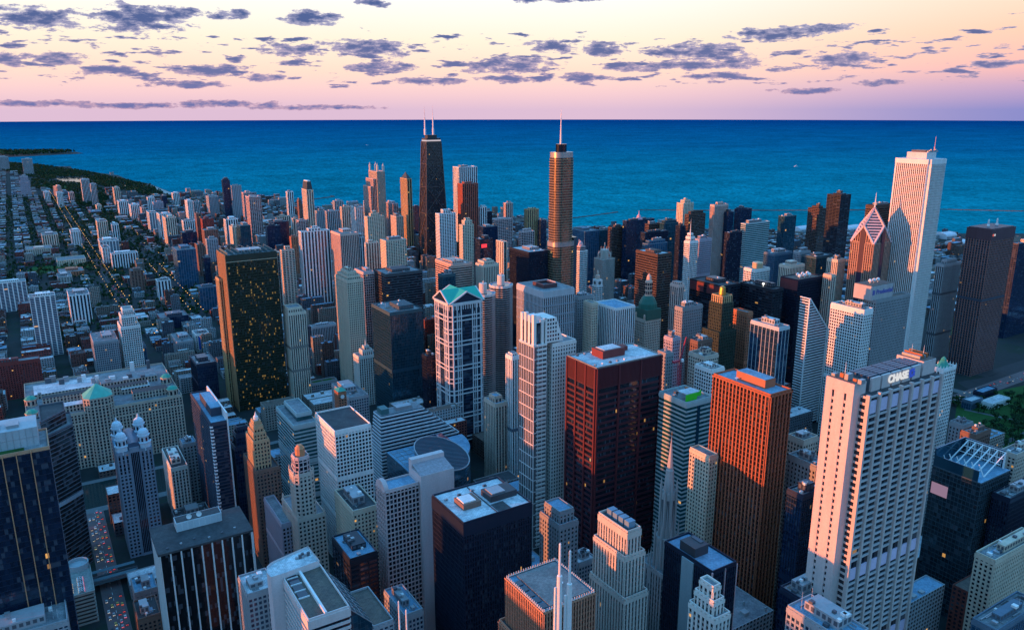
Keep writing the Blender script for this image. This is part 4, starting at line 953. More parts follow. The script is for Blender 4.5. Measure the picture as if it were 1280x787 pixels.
def hancock():
    st = STY['hancock']; H = 344; E, N, w_, d_ = foot(533, 173, 527, 551, H); d_ = max(d_, 28)
    cx, cy = E + w_ / 2, N + d_ / 2; bw, bd = w_ * 1.75, d_ * 1.75
    rt = LM('tapering_tower', 'black tapering tower with cross bracing and two white antennas', cx - bw / 2, cy - bd / 2, bw, bd)
    p0 = rect(cx - bw / 2, cy - bd / 2, bw, bd); p1 = rect(E, N, w_, d_)
    mb = MB(); mb.prism(p0, 0, H - 8, st, 0, poly1=p1); mb.build('facade', M_flat(st), rt)
    br = MB()
    def pt(i, s, z):
        k = z / (H - 8); a = [Vector((*p0[j % 4], 0)).lerp(Vector((*p1[j % 4], 0)), k) for j in (i, i + 1)]; q = a[0].lerp(a[1], s); q.z = z
        d = (a[1] - a[0]).normalized(); return q + Vector((d.y, -d.x, 0)) * .3
    lv = [0, 82, 158, 224, 282, H - 8]
    for i in range(4):
        for z0, z1 in zip(lv, lv[1:]):
            br.bar(pt(i, 0, z0), pt(i, 1, z1), .8); br.bar(pt(i, 1, z0), pt(i, 0, z1), .8); br.bar(pt(i, 0, z1), pt(i, 1, z1), .7)
        br.bar(pt(i, 0, 0), pt(i, 0, H - 8), 1.1)
    br.build('cross_bracing', plain('brace_black', (.075, .06, .06), .4, .5), rt)
    part_box(rt, 'light_band', emit_mat('band_pale', (.75, .65, .70), .55), (E + .3, N + .3, H - 8, E + w_ - .3, N + d_ - .3, H - 4))
    part_box(rt, 'roof', DARKM, (E + .6, N + .6, H - 3.99, E + w_ - .6, N + d_ - .6, H))
    part_box(rt, 'penthouse', DARKM, (E + 6, N + 6, H + .01, E + w_ - 8, N + d_ - 6, H + 8))
    for x, yt in ((534.5, 133.5), (544.7, 132)):
        k = (x - 533) / 18.0; ax = E + w_ * k; ay = cy; zt = height_at(x, yt, ax * SA + ay * CA)
        mb = MB(); mb.lathe(ax, ay, [(2.6, H + 8), (2.6, H + 22), (1.7, H + 24), (1.7, H + 50), (.9, H + 52), (.35, zt)], 10); mb.build('antenna', plain('antenna_white', (.8, .74, .76), .5), rt)
hancock()

def rounded(cx, cy, w_, d_, r, n=7):
    out = []
    for sx, sy, a0 in ((1, -1, -90), (1, 1, 0), (-1, 1, 90), (-1, -1, 180)):
        for k in range(n):
            a = R(a0 + 90 * k / (n - 1)); out.append((cx + sx * (w_ / 2 - r) + r * math.cos(a), cy + sy * (d_ / 2 - r) + r * math.sin(a)))
    return out
def trump():
    st = STY['trumpglass']; f = 1350
    P = at(702, 190, height_at(702, 190, f)); H = P.z; cx, cy = P.x, P.y
    z1 = height_at(702, 301, f)
    rt = LM('glass_tower', 'rounded bronze-gold glass skyscraper with a tall white spire', cx - 22, cy - 17, 44, 34)
    def stage(w_, d_, r, za, zb, ox=0):
        pl = rounded(cx + ox, cy, w_, d_, r); mb = MB()
        n = len(pl); u = 0
        for i in range(n):
            a, b = pl[i], pl[(i + 1) % n]; L = math.hypot(b[0] - a[0], b[1] - a[1]); u1 = u + L / st.bay
            mb.face([(*a, za), (*b, za), (*b, zb), (*a, zb)], 0, [(u, za / st.floor), (u1, za / st.floor), (u1, zb / st.floor), (u, zb / st.floor)]); u = u1
        mb.build('window_wall', M_glass(st), rt)
        g = MB(); z = math.ceil(za / st.floor) * st.floor; q = rounded(cx + ox, cy, w_ + .9, d_ + .9, r + .45)
        while z < zb - .5:
            for i in range(n):
                a, b = q[i], q[(i + 1) % n]; g.face([(*a, z), (*b, z), (*b, z + 1.0), (*a, z + 1.0)])
            g.face([(*p, z + 1.0) for p in q]); g.face([(*p, z) for p in q][::-1]); z += st.floor
        g.build('floor_bands', M_span(st), rt)
        mb = MB(); mb.face([(*p, zb + .02) for p in pl]); mb.build('roof', ROOFS['grey'], rt)
        return pl
    stage(39, 30, 11, z1, H - 9); stage(44, 33, 12, 0, z1 - 8, 1)
    band = plain('steel_band', (.42, .39, .38), .35, .5, .5)
    for (a, b, w_, d_, ox) in ((z1 - 8, z1, 44.6, 33.6, 1), (H - 9, H, 38, 29, 0)):
        mb = MB(); mb.prism(rounded(cx + ox, cy, w_, d_, 11.5), a + .03, b, None, 0, 0); mb.build('steel_band', band, rt)
    mb = MB(); mb.prism(rounded(cx - 1, cy, 19, 15, 7), H + .01, H + 13, None, 0, 0); mb.build('crown', M_glass(STY['bronze_slab']), rt)
    part_box(rt, 'side_block', M_flat(STY['teal_glass']), (cx + 20, cy - 12, 0, cx + 27, cy + 14, z1 + 6))
    zt = height_at(700, 136, f); mb = MB(); mb.lathe(cx - 2, cy, [(1.8, H + 13), (1.2, H + 35), (.5, zt - 8), (.12, zt)], 10); mb.build('spire', plain('spire_white', (.82, .74, .75), .4), rt)
trump()

def donnelley():
    st = STY['donnelley']; H = 190; E, N, w_, d_ = foot(561.5, 381, 541.7, 604, H)
    rt = LM('gabled_tower', 'dark glass tower in a white stone lattice under bright green gables', E, N, w_, d_)
    c = 4; pl = [(E + c, N), (E + w_ - c, N), (E + w_, N + c), (E + w_, N + d_ - c), (E + w_ - c, N + d_), (E + c, N + d_), (E, N + d_ - c), (E, N + c)]
    mb = MB(); mb.prism(pl, 0, H, st, 0); mb.build('window_wall', M_glass(st), rt)
    g = MB()
    for i in range(8):
        a, b = Vector(pl[i] + (0,)), Vector(pl[(i + 1) % 8] + (0,)); L = (b - a).length; d = (b - a) / L; n = Vector((d.y, -d.x, 0))
        ks = [.02, .98] if L < 8 else [.015, .155, .30, .70, .845, .985]
        for k in ks: g.obox(a + d * (L * k) + n * .35 + Vector((0, 0, H / 2)), d * .55, n * .4, Vector((0, 0, H / 2)), 0)
        if L > 8:
            for k in (.225, .775): g.obox(a + d * (L * k) + n * .3 + Vector((0, 0, H / 2 - 6)), d * .3, n * .35, Vector((0, 0, H / 2 - 6)), 0)
        z, j = 14, 0
        while z < H - 10:
            full = (j % 2 == 0)
            for dz in (0, 5.2):
                if full or L < 8: g.obox((a + b) / 2 + n * .3 + Vector((0, 0, z + dz)), d * (L / 2), n * .36, Vector((0, 0, .6)), 0)
                else:
                    for s0, s1 in ((0, .30), (.70, 1)): g.obox(a + d * (L * (s0 + s1) / 2) + n * .3 + Vector((0, 0, z + dz)), d * (L * (s1 - s0) / 2), n * .36, Vector((0, 0, .6)), 0)
            z += 15.5; j += 1
        z = 4
        while z < H - 2: g.obox((a + b) / 2 + n * .05 + Vector((0, 0, z)), d * (L / 2), n * .08, Vector((0, 0, .35)), 1); z += 4
        g.obox((a + b) / 2 + n * .5 + Vector((0, 0, H - 1.2)), d * (L / 2 + .5), n * .6, Vector((0, 0, 1.2)), 0)
        k = 1.5
        while k < L - 1: g.obox(a + d * k + n * .25 + Vector((0, 0, H - 5)), d * .4, n * .3, Vector((0, 0, 2.8)), 0); k += 3.2
    g.build('facade_grid', [M_wall(st), M_span(st)], rt)
    # cross gable: pediments on all four sides, green sheets above
    cx, cy = E + w_ / 2, N + d_ / 2; A = H + 14; o = 1.0; e0, e1, n0, n1 = E - o, E + w_ + o, N - o, N + d_ + o; z0 = H + .02
    top = (cx, cy, A)
    mb = MB()
    for (pa, pb, m_) in (((e0, n0), (e1, n0), (cx, n0)), ((e1, n0), (e1, n1), (e1, cy)), ((e1, n1), (e0, n1), (cx, n1)), ((e0, n1), (e0, n0), (e0, cy))):
        a3, b3, m3 = (*pa, z0), (*pb, z0), (*m_, A)
        mb.face([a3, top, m3][::-1] if False else [a3, m3, top]); mb.face([m3, b3, top])
    mb.build('gable_roof', plain('roof_green', (.03, .42, .30), .55, .3, var=.12), rt)
    pd = MB(); fr = MB()
    for (pa, pb) in (((E, N), (E + w_, N)), ((E + w_, N), (E + w_, N + d_)), ((E + w_, N + d_), (E, N + d_)), ((E, N + d_), (E, N))):
        a, b = Vector((*pa, z0)), Vector((*pb, z0)); m_ = (a + b) / 2 + Vector((0, 0, A - H - 1.0)); d = (b - a).normalized(); n = Vector((d.y, -d.x, 0))
        pd.face([a + n * .2, b + n * .2, m_ + n * .2])
        for p, q in ((a, m_), (b, m_), (a, b)): fr.bar(p + n * .9 + Vector((0, 0, .4)), q + n * .9 + Vector((0, 0, .4)), .75)
    pd.build('pediment', M_glass(st), rt); fr.build('pediment_frame', M_wall(st), rt)
donnelley()

def clark():
    st = STY['clark']; H = 206; E, N, w_, d_ = foot(667, 432, 649, 683, H)
    P = at(690, 431, 203); bE, bN = P.x, P.y; bw = along(P, (1, 0, 0), 719.5); bd = along(P, (0, 1, 0), 683)
    rt = LM('stepped_office_tower', 'cream-white double tower with a sloping shoulder and a crown of piers', E, min(N, bN), bE + bw - E, max(d_ + N, bN + bd + 20) - min(N, bN))
    g_ = STY['clarkglass']
    solid(rt, rect(E, N, w_, d_), 0, H, g_, False, cap=1, roof='white', par=False, roofname='terrace')
    # banded south side of the west block
    mb = MB(); z = 3
    while z < H: mb.box(E + 3.2, N - 1.2, z, E + w_ - .5, N - .02, z + 1.7); z += 4.2
    mb.build('balcony_bands', M_wall(st), rt)
    solid(rt, rect(bE, bN, bw, bd + 16), 0, 203, st, False, cap=2.5, roof='grey')
    # lower bay in front
    Q = at(681, 455, 183); bx = along(Q, (1, 0, 0), 692)
    solid(rt, rect(Q.x, Q.y, bx, max(6, bN - Q.y)), 0, 183, g_, False, cap=1.5, roof='white', roofname='bay_roof')
    # crown
    zt = 234; u0, u1 = E + 1, E + w_ - 1
    mb = MB(); mb.prism(rect(u0, N + 2, u1 - u0, d_ - 4), H + .01, 226, STY['bronze_slab'], 0, 1); mb.build('crown', [M_glass(STY['bronze_slab']), ROOFS['white']], rt)
    pk = M_wall(st)
    for k in range(4): 
        y = N + 1 + (d_ - 5.5) * k / 3; part_box(rt, 'crown_pier', pk, (E + .4, y, H + .01, E + 3.4, y + 3.4, zt - (1.5 if k % 2 else 0)))
    for k in range(2): part_box(rt, 'crown_pier', pk, (E + w_ * (.62 + .3 * k), N + .6, H + .01, E + w_ * (.62 + .3 * k) + 2.6, N + 3.4, 229))
    part_box(rt, 'penthouse', WHITE, (E + 4.5, N + 7, 226.02, E + w_ - 2, N + d_ - 6, 231))
    # sloping shoulder: a gridded fin that narrows upward
    s0, s1, s2 = E + w_ - 1.0, E + w_ + 19, E + w_ + 11; y0 = N + .4; y1 = N + d_ - 2
    mb = MB(); Ftri = [(s0, y0, H), (s1, y0, H), (s2, y0, 229), (s0, y0, 229)]; Bk = [(x, y1, z) for x, y, z in Ftri]
    mb.face(Ftri); mb.face(Bk[::-1])
    for i in range(4): mb.face([Ftri[i], Bk[i], Bk[(i + 1) % 4], Ftri[(i + 1) % 4]][::-1])
    sl = mb.build('sloping_shoulder', pk, rt)
    for r_ in range(6):
        z = H + 1.6 + r_ * 3.75; xm = s1 + (s2 - s1) * (z + 2.2 - H) / (229 - H)
        x = s0 + 2.0
        while x + 1.7 < xm - .8:
            q = MB(); q.box(x, y0 - .06, z, x + 1.6, y0 + .02, z + 2.1); q.build('window', M_glass(STY['black_rib']), sl); x += 2.9
clark()

def marina(cxp, yt, rp, H, label):
    P = at(cxp, yt, H); cx, cy = P.x, P.y; r = 16.5
    rt = LM('corncob_tower', label, cx - r, cy - r, 2 * r, 2 * r)
    n = 64; sc = lambda a, e=0: (r - 1.0 + 1.0 * abs(math.cos(8 * a)) + e)
    ring = lambda z, e=0: [(cx + sc(2 * math.pi * i / n, e) * math.cos(2 * math.pi * i / n), cy + sc(2 * math.pi * i / n, e) * math.sin(2 * math.pi * i / n), z) for i in range(n)]
    mb = MB(); mb.lathe(cx, cy, [(r - 4, 0), (r - 4, H)], 40); mb.build('inner_wall', M_glass(STY['black_rib']), rt)
    sl = MB(); z = 3
    while z < H - .5:
        a, b = ring(z), ring(z + 1.15)
        for i in range(n): j = (i + 1) % n; sl.face([a[i], a[j], b[j], b[i]])
        sl.face(ring(z + .3)); sl.face(ring(z)[::-1]); z += 3.05 if z > 55 else 2.7
    sl.build('balcony_floors', plain('concrete_pale', (.44, .43, .43), .8), rt)
    mb = MB(); mb.face(ring(H - .01)); mb.build('roof', ROOFS['blue'], rt)
    mb = MB(); a, b = ring(H - 1.8, .15), ring(H + .9, .15)
    for i in range(n): j = (i + 1) % n; mb.face([a[i], a[j], b[j], b[i]])
    c_ = ring(H + .9, -.6); 
    for i in range(n): j = (i + 1) % n; mb.face([b[i], b[j], c_[j], c_[i]])
    mb.build('parapet', plain('concrete_white', (.68, .64, .62), .7), rt)
    mb = MB(); mb.lathe(cx, cy, [(5.2, H), (5.2, H + 13), (4.6, H + 13.5)], 20); c = mb.build('core', plain('core_peach', (.70, .58, .52), .7), rt, smooth=False)
    mb = MB(); mb.lathe(cx + 1, cy, [(1.2, H + 13.5), (1.2, H + 16)], 8); mb.build('vent_box', METAL, c)
marina(626, 355.5, 16, 179, 'eastern of the two round corncob towers with scalloped balconies')
marina(603.5, 366, 16, 179, 'western corncob tower half hidden by the green-gabled one')

def two_pru():
    st = STY['two_pru']; H = 222; E, N, w_, d_ = foot(1092, 306, 1064, 1113, H)
    rt = LM('chisel_tower', 'pink-gold tower with a striped chisel roof and a needle spire', E, N, w_, d_)
    pl = rect(E, N, w_, d_)
    mb = MB(); mb.prism(pl, 0, H, st, 0); mb.build('window_wall', M_glass(st), rt)
    g = MB(); grid(g, pl, 0, H, st, .7); g.build('facade_grid', [M_wall(st), M_span(st)], rt)
    cx, cy = E + w_ / 2, N + d_ / 2; G, A = H + 25, H + 50
    for nm, mat, b in (('centre_strip', plain('strip_plum', (.05, .03, .06), .3, .5), None),):
        s = MB(); s.box(E - 1.0, cy - 4.2, 0, E + .1, cy + 4.2, G - 4); s.box(cx - 3.6, N - 1.0, 0, cx + 3.6, N + .1, G - 4); s.build(nm, mat, rt)
    ga = MB(); rh = MB(); lin = MB()
    mids = [(cx, N), (E + w_, cy), (cx, N + d_), (E, cy)]
    for i in range(4):
        a, b = pl[i], pl[(i + 1) % 4]; m_ = mids[i]; ga.face([(*a, H), (*b, H), (*m_, G)])
        cor = pl[i]; m0, m1 = mids[i - 1], mids[i]
        c3, p0, p1, t3 = Vector((*cor, H)), Vector((*m0, G)), Vector((*m1, G)), Vector((cx, cy, A))
        rh.face([c3, p1, t3, p0])
        nn = (p1 - c3).cross(t3 - c3).normalized()
        for k in range(1, 13):                # white ribs across the sloping diamond
            s = k / 13; q0 = c3.lerp(t3, s); wv = (p1 - p0) * (.5 * (1 - abs(2 * s - 1)) * .96)
            lin.obox(q0 + nn * .35, wv, nn * .4, (t3 - c3).normalized() * .95)
        for q, e in ((c3, p0), (c3, p1), (p0, t3), (p1, t3)): lin.bar(q + nn * .3, e + nn * .3, 1.25)
    ga.build('gable', M_wall(st), rt); rh.build('chisel_roof', M_glass(STY['black_rib']), rt); lin.build('roof_ribs', plain('rib_pink', (.66, .50, .52), .6), rt)
    gs = MB()
    for i in range(4):
        a, b, m_ = Vector((*pl[i], H)), Vector((*pl[(i + 1) % 4], H)), Vector((*mids[i], G)); d = (b - a).normalized(); n = Vector((d.y, -d.x, 0)); L = (b - a).length
        k = st.bay
        while k < L - 1:
            hh = (G - H) * (1 - abs(2 * k / L - 1)); gs.obox(a + d * (k - st.bay / 2) + n * .08 + Vector((0, 0, hh / 2)), d * .85, n * .1, Vector((0, 0, max(.2, hh / 2 - 1.5)))); k += st.bay
    gs.build('gable_windows', M_glass(STY['black_rib']), rt)
    zt = height_at(1091, 241, cx * SA + cy * CA); mb = MB(); mb.lathe(cx, cy, [(1.3, A - 3), (.8, A + 8), (.2, zt)], 8); mb.build('spire', WHITE, rt)
two_pru()

def diamond():
    st = style('diamond', (.70, .70, .70), DK, 3, 3.7, 0, .45, lit=.008)
    H = 178; E, N, w_, d_ = foot(1012, 373.5, 1005, 1037.5, H); d_ = min(max(d_, 14), 30)
    HN = height_at(1037.5, 410, (E + w_) * SA + N * CA)
    rt = LM('diamond_tower', 'white-striped tower sliced off by a steep slanting top', E, N, w_, d_)
    pl = rect(E, N, w_, d_); mb = MB(); zs = [H, HN, HN, H]
    for i in range(4):
        a, b = pl[i], pl[(i + 1) % 4]; za, zb = zs[i], zs[(i + 1) % 4]; mb.face([(*a, 0), (*b, 0), (*b, zb), (*a, za)], 0, [(0, 0), (8, 0), (8, zb / 3.7), (0, za / 3.7)])
    mb.build('window_wall', M_glass(st), rt)
    mb = MB(); mb.face([(*pl[i], zs[i] + .01) for i in range(4)]); mb.build('slanting_roof', M_wall(st), rt)
    g = MB(); z = 3.7
    while z < H - 3:
        s = 1.0 if z + 1.7 < HN else max(0, (H - z - 1.7) / (H - HN))
        if w_ * s > 1: g.box(E - .02, N - .6, z, E + w_ * s, N + .02, z + 1.75)
        g.box(E - .5, N + .03, z, E + .02, N + d_, z + 1.75); z += 3.7
    g.build('floor_bands', M_wall(st), rt)
    fr = MB(); fr.bar((E, N - .4, H), (E + w_, N - .4, HN), .9); fr.bar((E - .3, N - .4, 0), (E - .3, N - .4, H), .7); fr.bar((E + w_, N - .3, 0), (E + w_, N - .3, HN), .6); fr.bar((E - .4, N, H), (E - .4, N + d_, H), .6); fr.build('edge_frame', WHITE, rt)
diamond()
def north_wacker():
    st = STY['navy_fin']; H = 198; P = at(61, 559, H); w_, d_ = 74, 36; E, N = P.x - w_, P.y
    rt = LM('glass_office_tower', 'blue-black glass tower with three orange-lit fins at the picture edge', E, N, w_, d_)
    solid(rt, rect(E, N, w_, d_), 0, H, st, False, cap=1.0, roof='grey', proud=.15)
    fin = plain('fin_bronze', (.55, .28, .15), .5)
    for xp in (2, 19.5, 38): 
        q = at(xp, 566, H); part_box(rt, 'fin', fin, (q.x - .28, N - 1.5, 0, q.x + .28, N - .05, H + .5))
    part_box(rt, 'roof_garden', LAWN, (E + 3, N + 1.6, H + .02, E + w_ - 14, N + 8, H + .7))
    p = part_box(rt, 'screen_wall', plain('screen_grey', (.40, .45, .48), .5), (E + 2, N + 9, H + .02, E + w_ - 5, N + d_ - 2, H + 13))
    mb = MB()
    for k in range(18): mb.box(E + 3 + k * 3.7, N + 8.8, H + .5, E + 3.15 + k * 3.7, N + 9, H + 12.6)
    mb.box(E + 2, N + 8.85, H + 6.4, E + w_ - 5, N + 9, H + 6.6); mb.build('screen_ribs', METAL, p)
    for k in range(5): part_box(rt, 'cooling_unit', LOUVRE if k % 2 else METAL, (E + 8 + k * 11, N + 14, H + 13.02, E + 15 + k * 11, N + 24, H + 15))
north_wacker()

def bent():
    st = STY['bent_dark']; H = 138; a, b, c = [at(*q, H) for q in ((50, 551), (83, 538), (104.5, 527.5))]
    c.x = min(c.x, 13.0); b.x = min(b.x, c.x - 14); a.x = min(a.x, b.x - 16)
    pl = [tuple(a[:2]), tuple(b[:2]), tuple(c[:2]), (c.x, c.y + 34), (a.x, c.y + 34)]
    rt = LM('bent_glass_tower', 'dark horizontally lined glass tower with a bent front behind the blue-black one', a.x, a.y, c.x - a.x, c.y + 34 - a.y)
    solid(rt, pl, 0, H, st, False, roof='grey', proud=.25)
    pl2 = [(a.x + 6, a.y + 12), (b.x, b.y + 9), (c.x - 4, c.y + 7), (c.x - 4, c.y + 31), (a.x + 6, c.y + 31)]
    solid(rt, pl2, H + .01, H + 12, st, False, roof='dark', proud=.25, roofname='upper_roof')
    band = MB()
    for i in (0, 1):
        p, q = Vector((*pl[i], 0)), Vector((*pl[i + 1], 0)); d = (q - p).normalized(); n = Vector((d.y, -d.x, 0)); band.obox((p + q) / 2 + n * .35 + Vector((0, 0, 72)), d * ((q - p).length / 2), n * .4, Vector((0, 0, 1.8)))
    band.build('belt', plain('belt_grey', (.30, .35, .40), .5), rt)
bent()

def lanterns():
    st = STY['postmodern']; H = 108; E, N, w_, d_ = foot(145.5, 566, 137, 189, H); d_ = max(30, min(d_, 42))
    rt = LM('domed_tower', 'grey postmodern tower with four pale corner domes and a vaulted roof', E, N, w_, d_)
    pl = rect(E, N, w_, d_)
    mb = MB(); mb.prism(pl, 0, H, st, 0); mb.build('window_wall', M_glass(st), rt)
    g = MB(); grid(g, pl, 0, H - 22, st, .45, cap=1.5); sv = STY['white_rib']
    st2 = Style(); st2.__dict__.update(st.__dict__); st2.sf = .12; st2.pf = .5; grid(g, pl, H - 22, H, st2, .5, cap=3)
    g.build('facade_grid', [M_wall(st), M_span(st)], rt)
    s = MB(); s.box(E + w_ * .36, N - 1.1, 0, E + w_ * .64, N + .1, H + 3)
    s.build('centre_bay', M_wall(st), rt)
    cb = MB()
    for k in range(5): x = E + w_ * (.385 + .05 * k); cb.box(x, N - 1.25, 3, x + 1.1, N - 1.05, H - 2)
    cb.build('bay_windows', M_glass(STY['black_rib']), rt)
    mb = MB(); mb.face([(p[0], p[1], H + .01) for p in pl]); mb.build('roof', ROOFS['blue'], rt)
    # barrel vault running north
    v = MB(); n = 14; r = w_ * .22; cx = E + w_ / 2
    arc = [(cx + r * math.cos(math.pi * i / n), H + 1 + r * .95 * math.sin(math.pi * i / n)) for i in range(n + 1)]
    for (x0, z0), (x1, z1) in zip(arc, arc[1:]): v.face([(x0, N + 1, z0), (x0, N + d_ - 1, z0), (x1, N + d_ - 1, z1), (x1, N + 1, z1)])
    v.face([(x, N + 1, z) for x, z in arc]); v.face([(x, N + d_ - 1, z) for x, z in arc][::-1]); v.build('vault', plain('vault_blue', (.07, .11, .17), .4, .4), rt)
    pale = plain('dome_pale', (.55, .66, .74), .6)
    for sx in (0, 1):
        for sy in (0, 1):
            x = E + (5.2 if not sx else w_ - 5.2); y = N + (5.2 if not sy else d_ - 5.2)
            mb = MB(); mb.lathe(x, y, [(5.9, H - 3), (5.9, H + 4), (6.4, H + 4.3), (6.4, H + 5), (4.9, H + 5.2), (4.9, H + 10.5), (5.6, H + 10.8), (5.6, H + 11.6)], 8); dm = mb.build('corner_turret', pale, rt)
            mb = MB(); mb.lathe(x, y, [(4.8, H + 11.6), (4.6, H + 14), (3.6, H + 16.2), (1.8, H + 17.6), (.9, H + 18), (.9, H + 20), (0, H + 22)], 16); mb.build('dome', pale, dm, smooth=True)
            mb = MB()
            for k in range(8): a = R(22.5 + 45 * k); mb.obox((x + 4.65 * math.cos(a), y + 4.65 * math.sin(a), H + 7.8), (.3 * math.cos(a), .3 * math.sin(a), 0), (-.8 * math.sin(a), .8 * math.cos(a), 0), (0, 0, 1.8))
            mb.build('turret_windows', M_glass(STY['black_rib']), dm)  # glass panes of the turret windows, all in one mesh
lanterns()

def mart():
    st = STY['mart']; f = fwd_of_base(558); H = height_at(227, 494, f); P = at(227, 494, H); S = P.y
    W0 = P.x + along(P, (1, 0, 0), 33); w_ = P.x - W0; D = 150
    rt = LM('exhibition_hall', 'vast beige riverside hall with a green pyramid over its centre tower', W0, S, w_, D, 'building')
    pl = rect(W0, S, w_, D)
    mb = MB(); mb.prism(pl, 0, H, st, 0); mb.build('window_wall', M_glass(st), rt)
    g = MB(); grid(g, pl, 0, H - 11, st, .6, cap=2); grid(g, pl, H - 11, H, st, .35, cap=1.5); g.build('facade_grid', [M_wall(st), M_span(st)], rt)
    mb = MB(); mb.face([(p[0], p[1], H + .01) for p in pl]); mb.build('roof', ROOFS['grey'], rt); parapet(rt, pl, H, M_wall(st), 2)
    # raised wings round the light courts
    for (x, y, a, b, h, rf) in ((W0 + 22, S + 12, w_ * .22, 14, 8, 'white'), (W0 + w_ * .68, S + 14, w_ * .24, 16, 9, 'dark'), (W0 + 18, S + 46, w_ * .7, 12, 10, 'dark'), (W0 + 10, S + 80, w_ * .4, 40, 6, 'white'), (W0 + w_ * .5, S + 76, w_ * .4, 34, 8, 'grey'), (W0 + w_ * .62, S + 42, w_ * .2, 22, 7, 'white')):
        p = rect(x, y, a, b); mb = MB(); mb.prism(p, H + .02, H + h, st, 0); mb.build('roof_wing', M_flat(st), rt); mb = MB(); mb.face([(q[0], q[1], H + h + .01) for q in p]); mb.build('wing_roof', ROOFS[rf], rt)
    for k in range(16):
        x = W0 + 14 + (w_ - 30) * ((k * .37) % 1); y = S + 66 + 76 * ((k * .61) % 1); part_box(rt, 'vent_box', [METAL, WHITE, LOUVRE][k % 3], (x, y, H + 10.05 if k % 5 == 0 else H + .03, x + 4 + k % 4, y + 3 + k % 3, H + 12.5))
    for cxp, cyp, dy in ((34, 519, 8), (27, 503, 60), (216, 487, 8), (205, 467, 60)):
        q = at(cxp, cyp, H + 9); x = min(max(q.x, W0 + 6), W0 + w_ - 6); y = S + dy
        mb = MB(); mb.lathe(x, y, [(6.4, H + .02), (6.4, H + 8), (7.0, H + 8.2), (7.0, H + 9)], 8); t = mb.build('corner_turret', M_wall(st), rt)
        mb = MB(); mb.lathe(x, y, [(6.9, H + 9.01), (4.5, H + 11.5), (0, H + 13)], 8); mb.build('turret_roof', COPPER, t)
        mb = MB()
        for k in range(8): a = R(22.5 + 45 * k); mb.obox((x + 5.95 * math.cos(a), y + 5.95 * math.sin(a), H + 4.5), (.2 * math.cos(a), .2 * math.sin(a), 0), (-1.1 * math.sin(a), 1.1 * math.cos(a), 0), (0, 0, 2.4))
        mb.build('turret_windows', M_glass(STY['black_rib']), t)  # dark window panes round the turret, held in one mesh
    fs = 124.5; q = at(fs, 487, H); tz = height_at(fs, 487, f); az_ = height_at(fs, 469.5, f + 13)
    tc = P.x + along(P, (1, 0, 0), 124.5); r = 15.5; cy = S + r - 5; tz = H + 17; az_ = tz + 13.5
    c = 6; tp = [(tc - r + c, cy - r), (tc + r - c, cy - r), (tc + r, cy - r + c), (tc + r, cy + r - c), (tc + r - c, cy + r), (tc - r + c, cy + r), (tc - r, cy + r - c), (tc - r, cy - r + c)]
    mb = MB(); mb.prism(tp, 0, tz, st, 0); mb.build('centre_tower', M_glass(st), rt)
    g = MB(); grid(g, tp, 0, tz - 9, st, .5, cap=1.5); grid(g, tp, tz - 9, tz, st, .4, cap=2); g.build('tower_grid', [M_wall(st), M_span(st)], rt)
    mb = MB(); n = 8
    for i in range(8): mb.face([(*tp[i], tz + .02), (*tp[(i + 1) % 8], tz + .02), (tc, cy, az_)])
    mb.build('pyramid_roof', plain('roof_green_pale', (.10, .44, .34), .6, .3, var=.25, scale=.2), rt)
    print('MART', H, tz, az_, w_, S)
mart()

def zigzag():
    st = STY['zig']; H = 128; E, N, w_, d_ = foot(263, 530, 238, 284, H)
    rt = LM('zigzag_tower', 'dark slim apartment tower with a white zigzag running down its corner', E, N, w_, d_)
    solid(rt, rect(E, N, w_, d_), 0, H, st, False, cap=1.5, roof='blue', proud=.5)
    z = 2; k = 0; mb = MB()
    while z < H - 2: mb.box(E - .9, N - .9, z, E + 1.6 + (k % 2) * .6, N + 1.6, z + 1.6); z += 3.4; k += 1
    mb.build('corner_balconies', plain('balcony_white', (.78, .80, .82), .6), rt)
    part_box(rt, 'edge_fin', WHITE, (E + w_ - .7, N - .9, 0, E + w_ + .5, N + d_ * .9, H + 9)); part_box(rt, 'penthouse', M_wall(st), (E + w_ * .3, N + d_ * .2, H + .02, E + w_ - .75, N + d_ * .75, H + 8))
    part_box(rt, 'penthouse_roof', ROOFS['blue'], (E + w_ * .32, N + d_ * .22, H + 8.01, E + w_ - .9, N + d_ * .73, H + 8.3))
zigzag()

def gold_step():
    st = STY['tan_dark']; H = 98; E, N, w_, d_ = foot(319.5, 590, 304, 349, H)
    rt = LM('stepped_stone_tower', 'golden-brown stepped stone tower with a small lantern by the dark glass mansard', E, N, w_, d_)
    solid(rt, rect(E, N, w_, d_), 0, H, st, False, cap=2, roof='dark')
    g = style('gold_stone', (.50, .34, .20), DK, 3.0, 3.6, .48, .44); z = H; q = [.08, .12, .08, .2]; e, n, a, b = E + w_ * .06, N + d_ * .12, w_ * .66, d_ * .6
    zt = [height_at(325, y, (e * SA + n * CA)) for y in (553, 545, 538, 533)]
    for k, t in enumerate(zt):
        solid(rt, rect(e, n, a, b), z + .01, t, g, False, cap=1.2, roof='brown', roofname='setback_roof'); z = t; e += a * .12; n += b * .14; a *= .76; b *= .72
    mb = MB(); mb.lathe(e + a / 2, n + b / 2, [(2.2, z), (2.2, z + 4), (1.2, z + 5), (0, z + 9)], 8); mb.build('lantern', WHITE, rt)
gold_step()

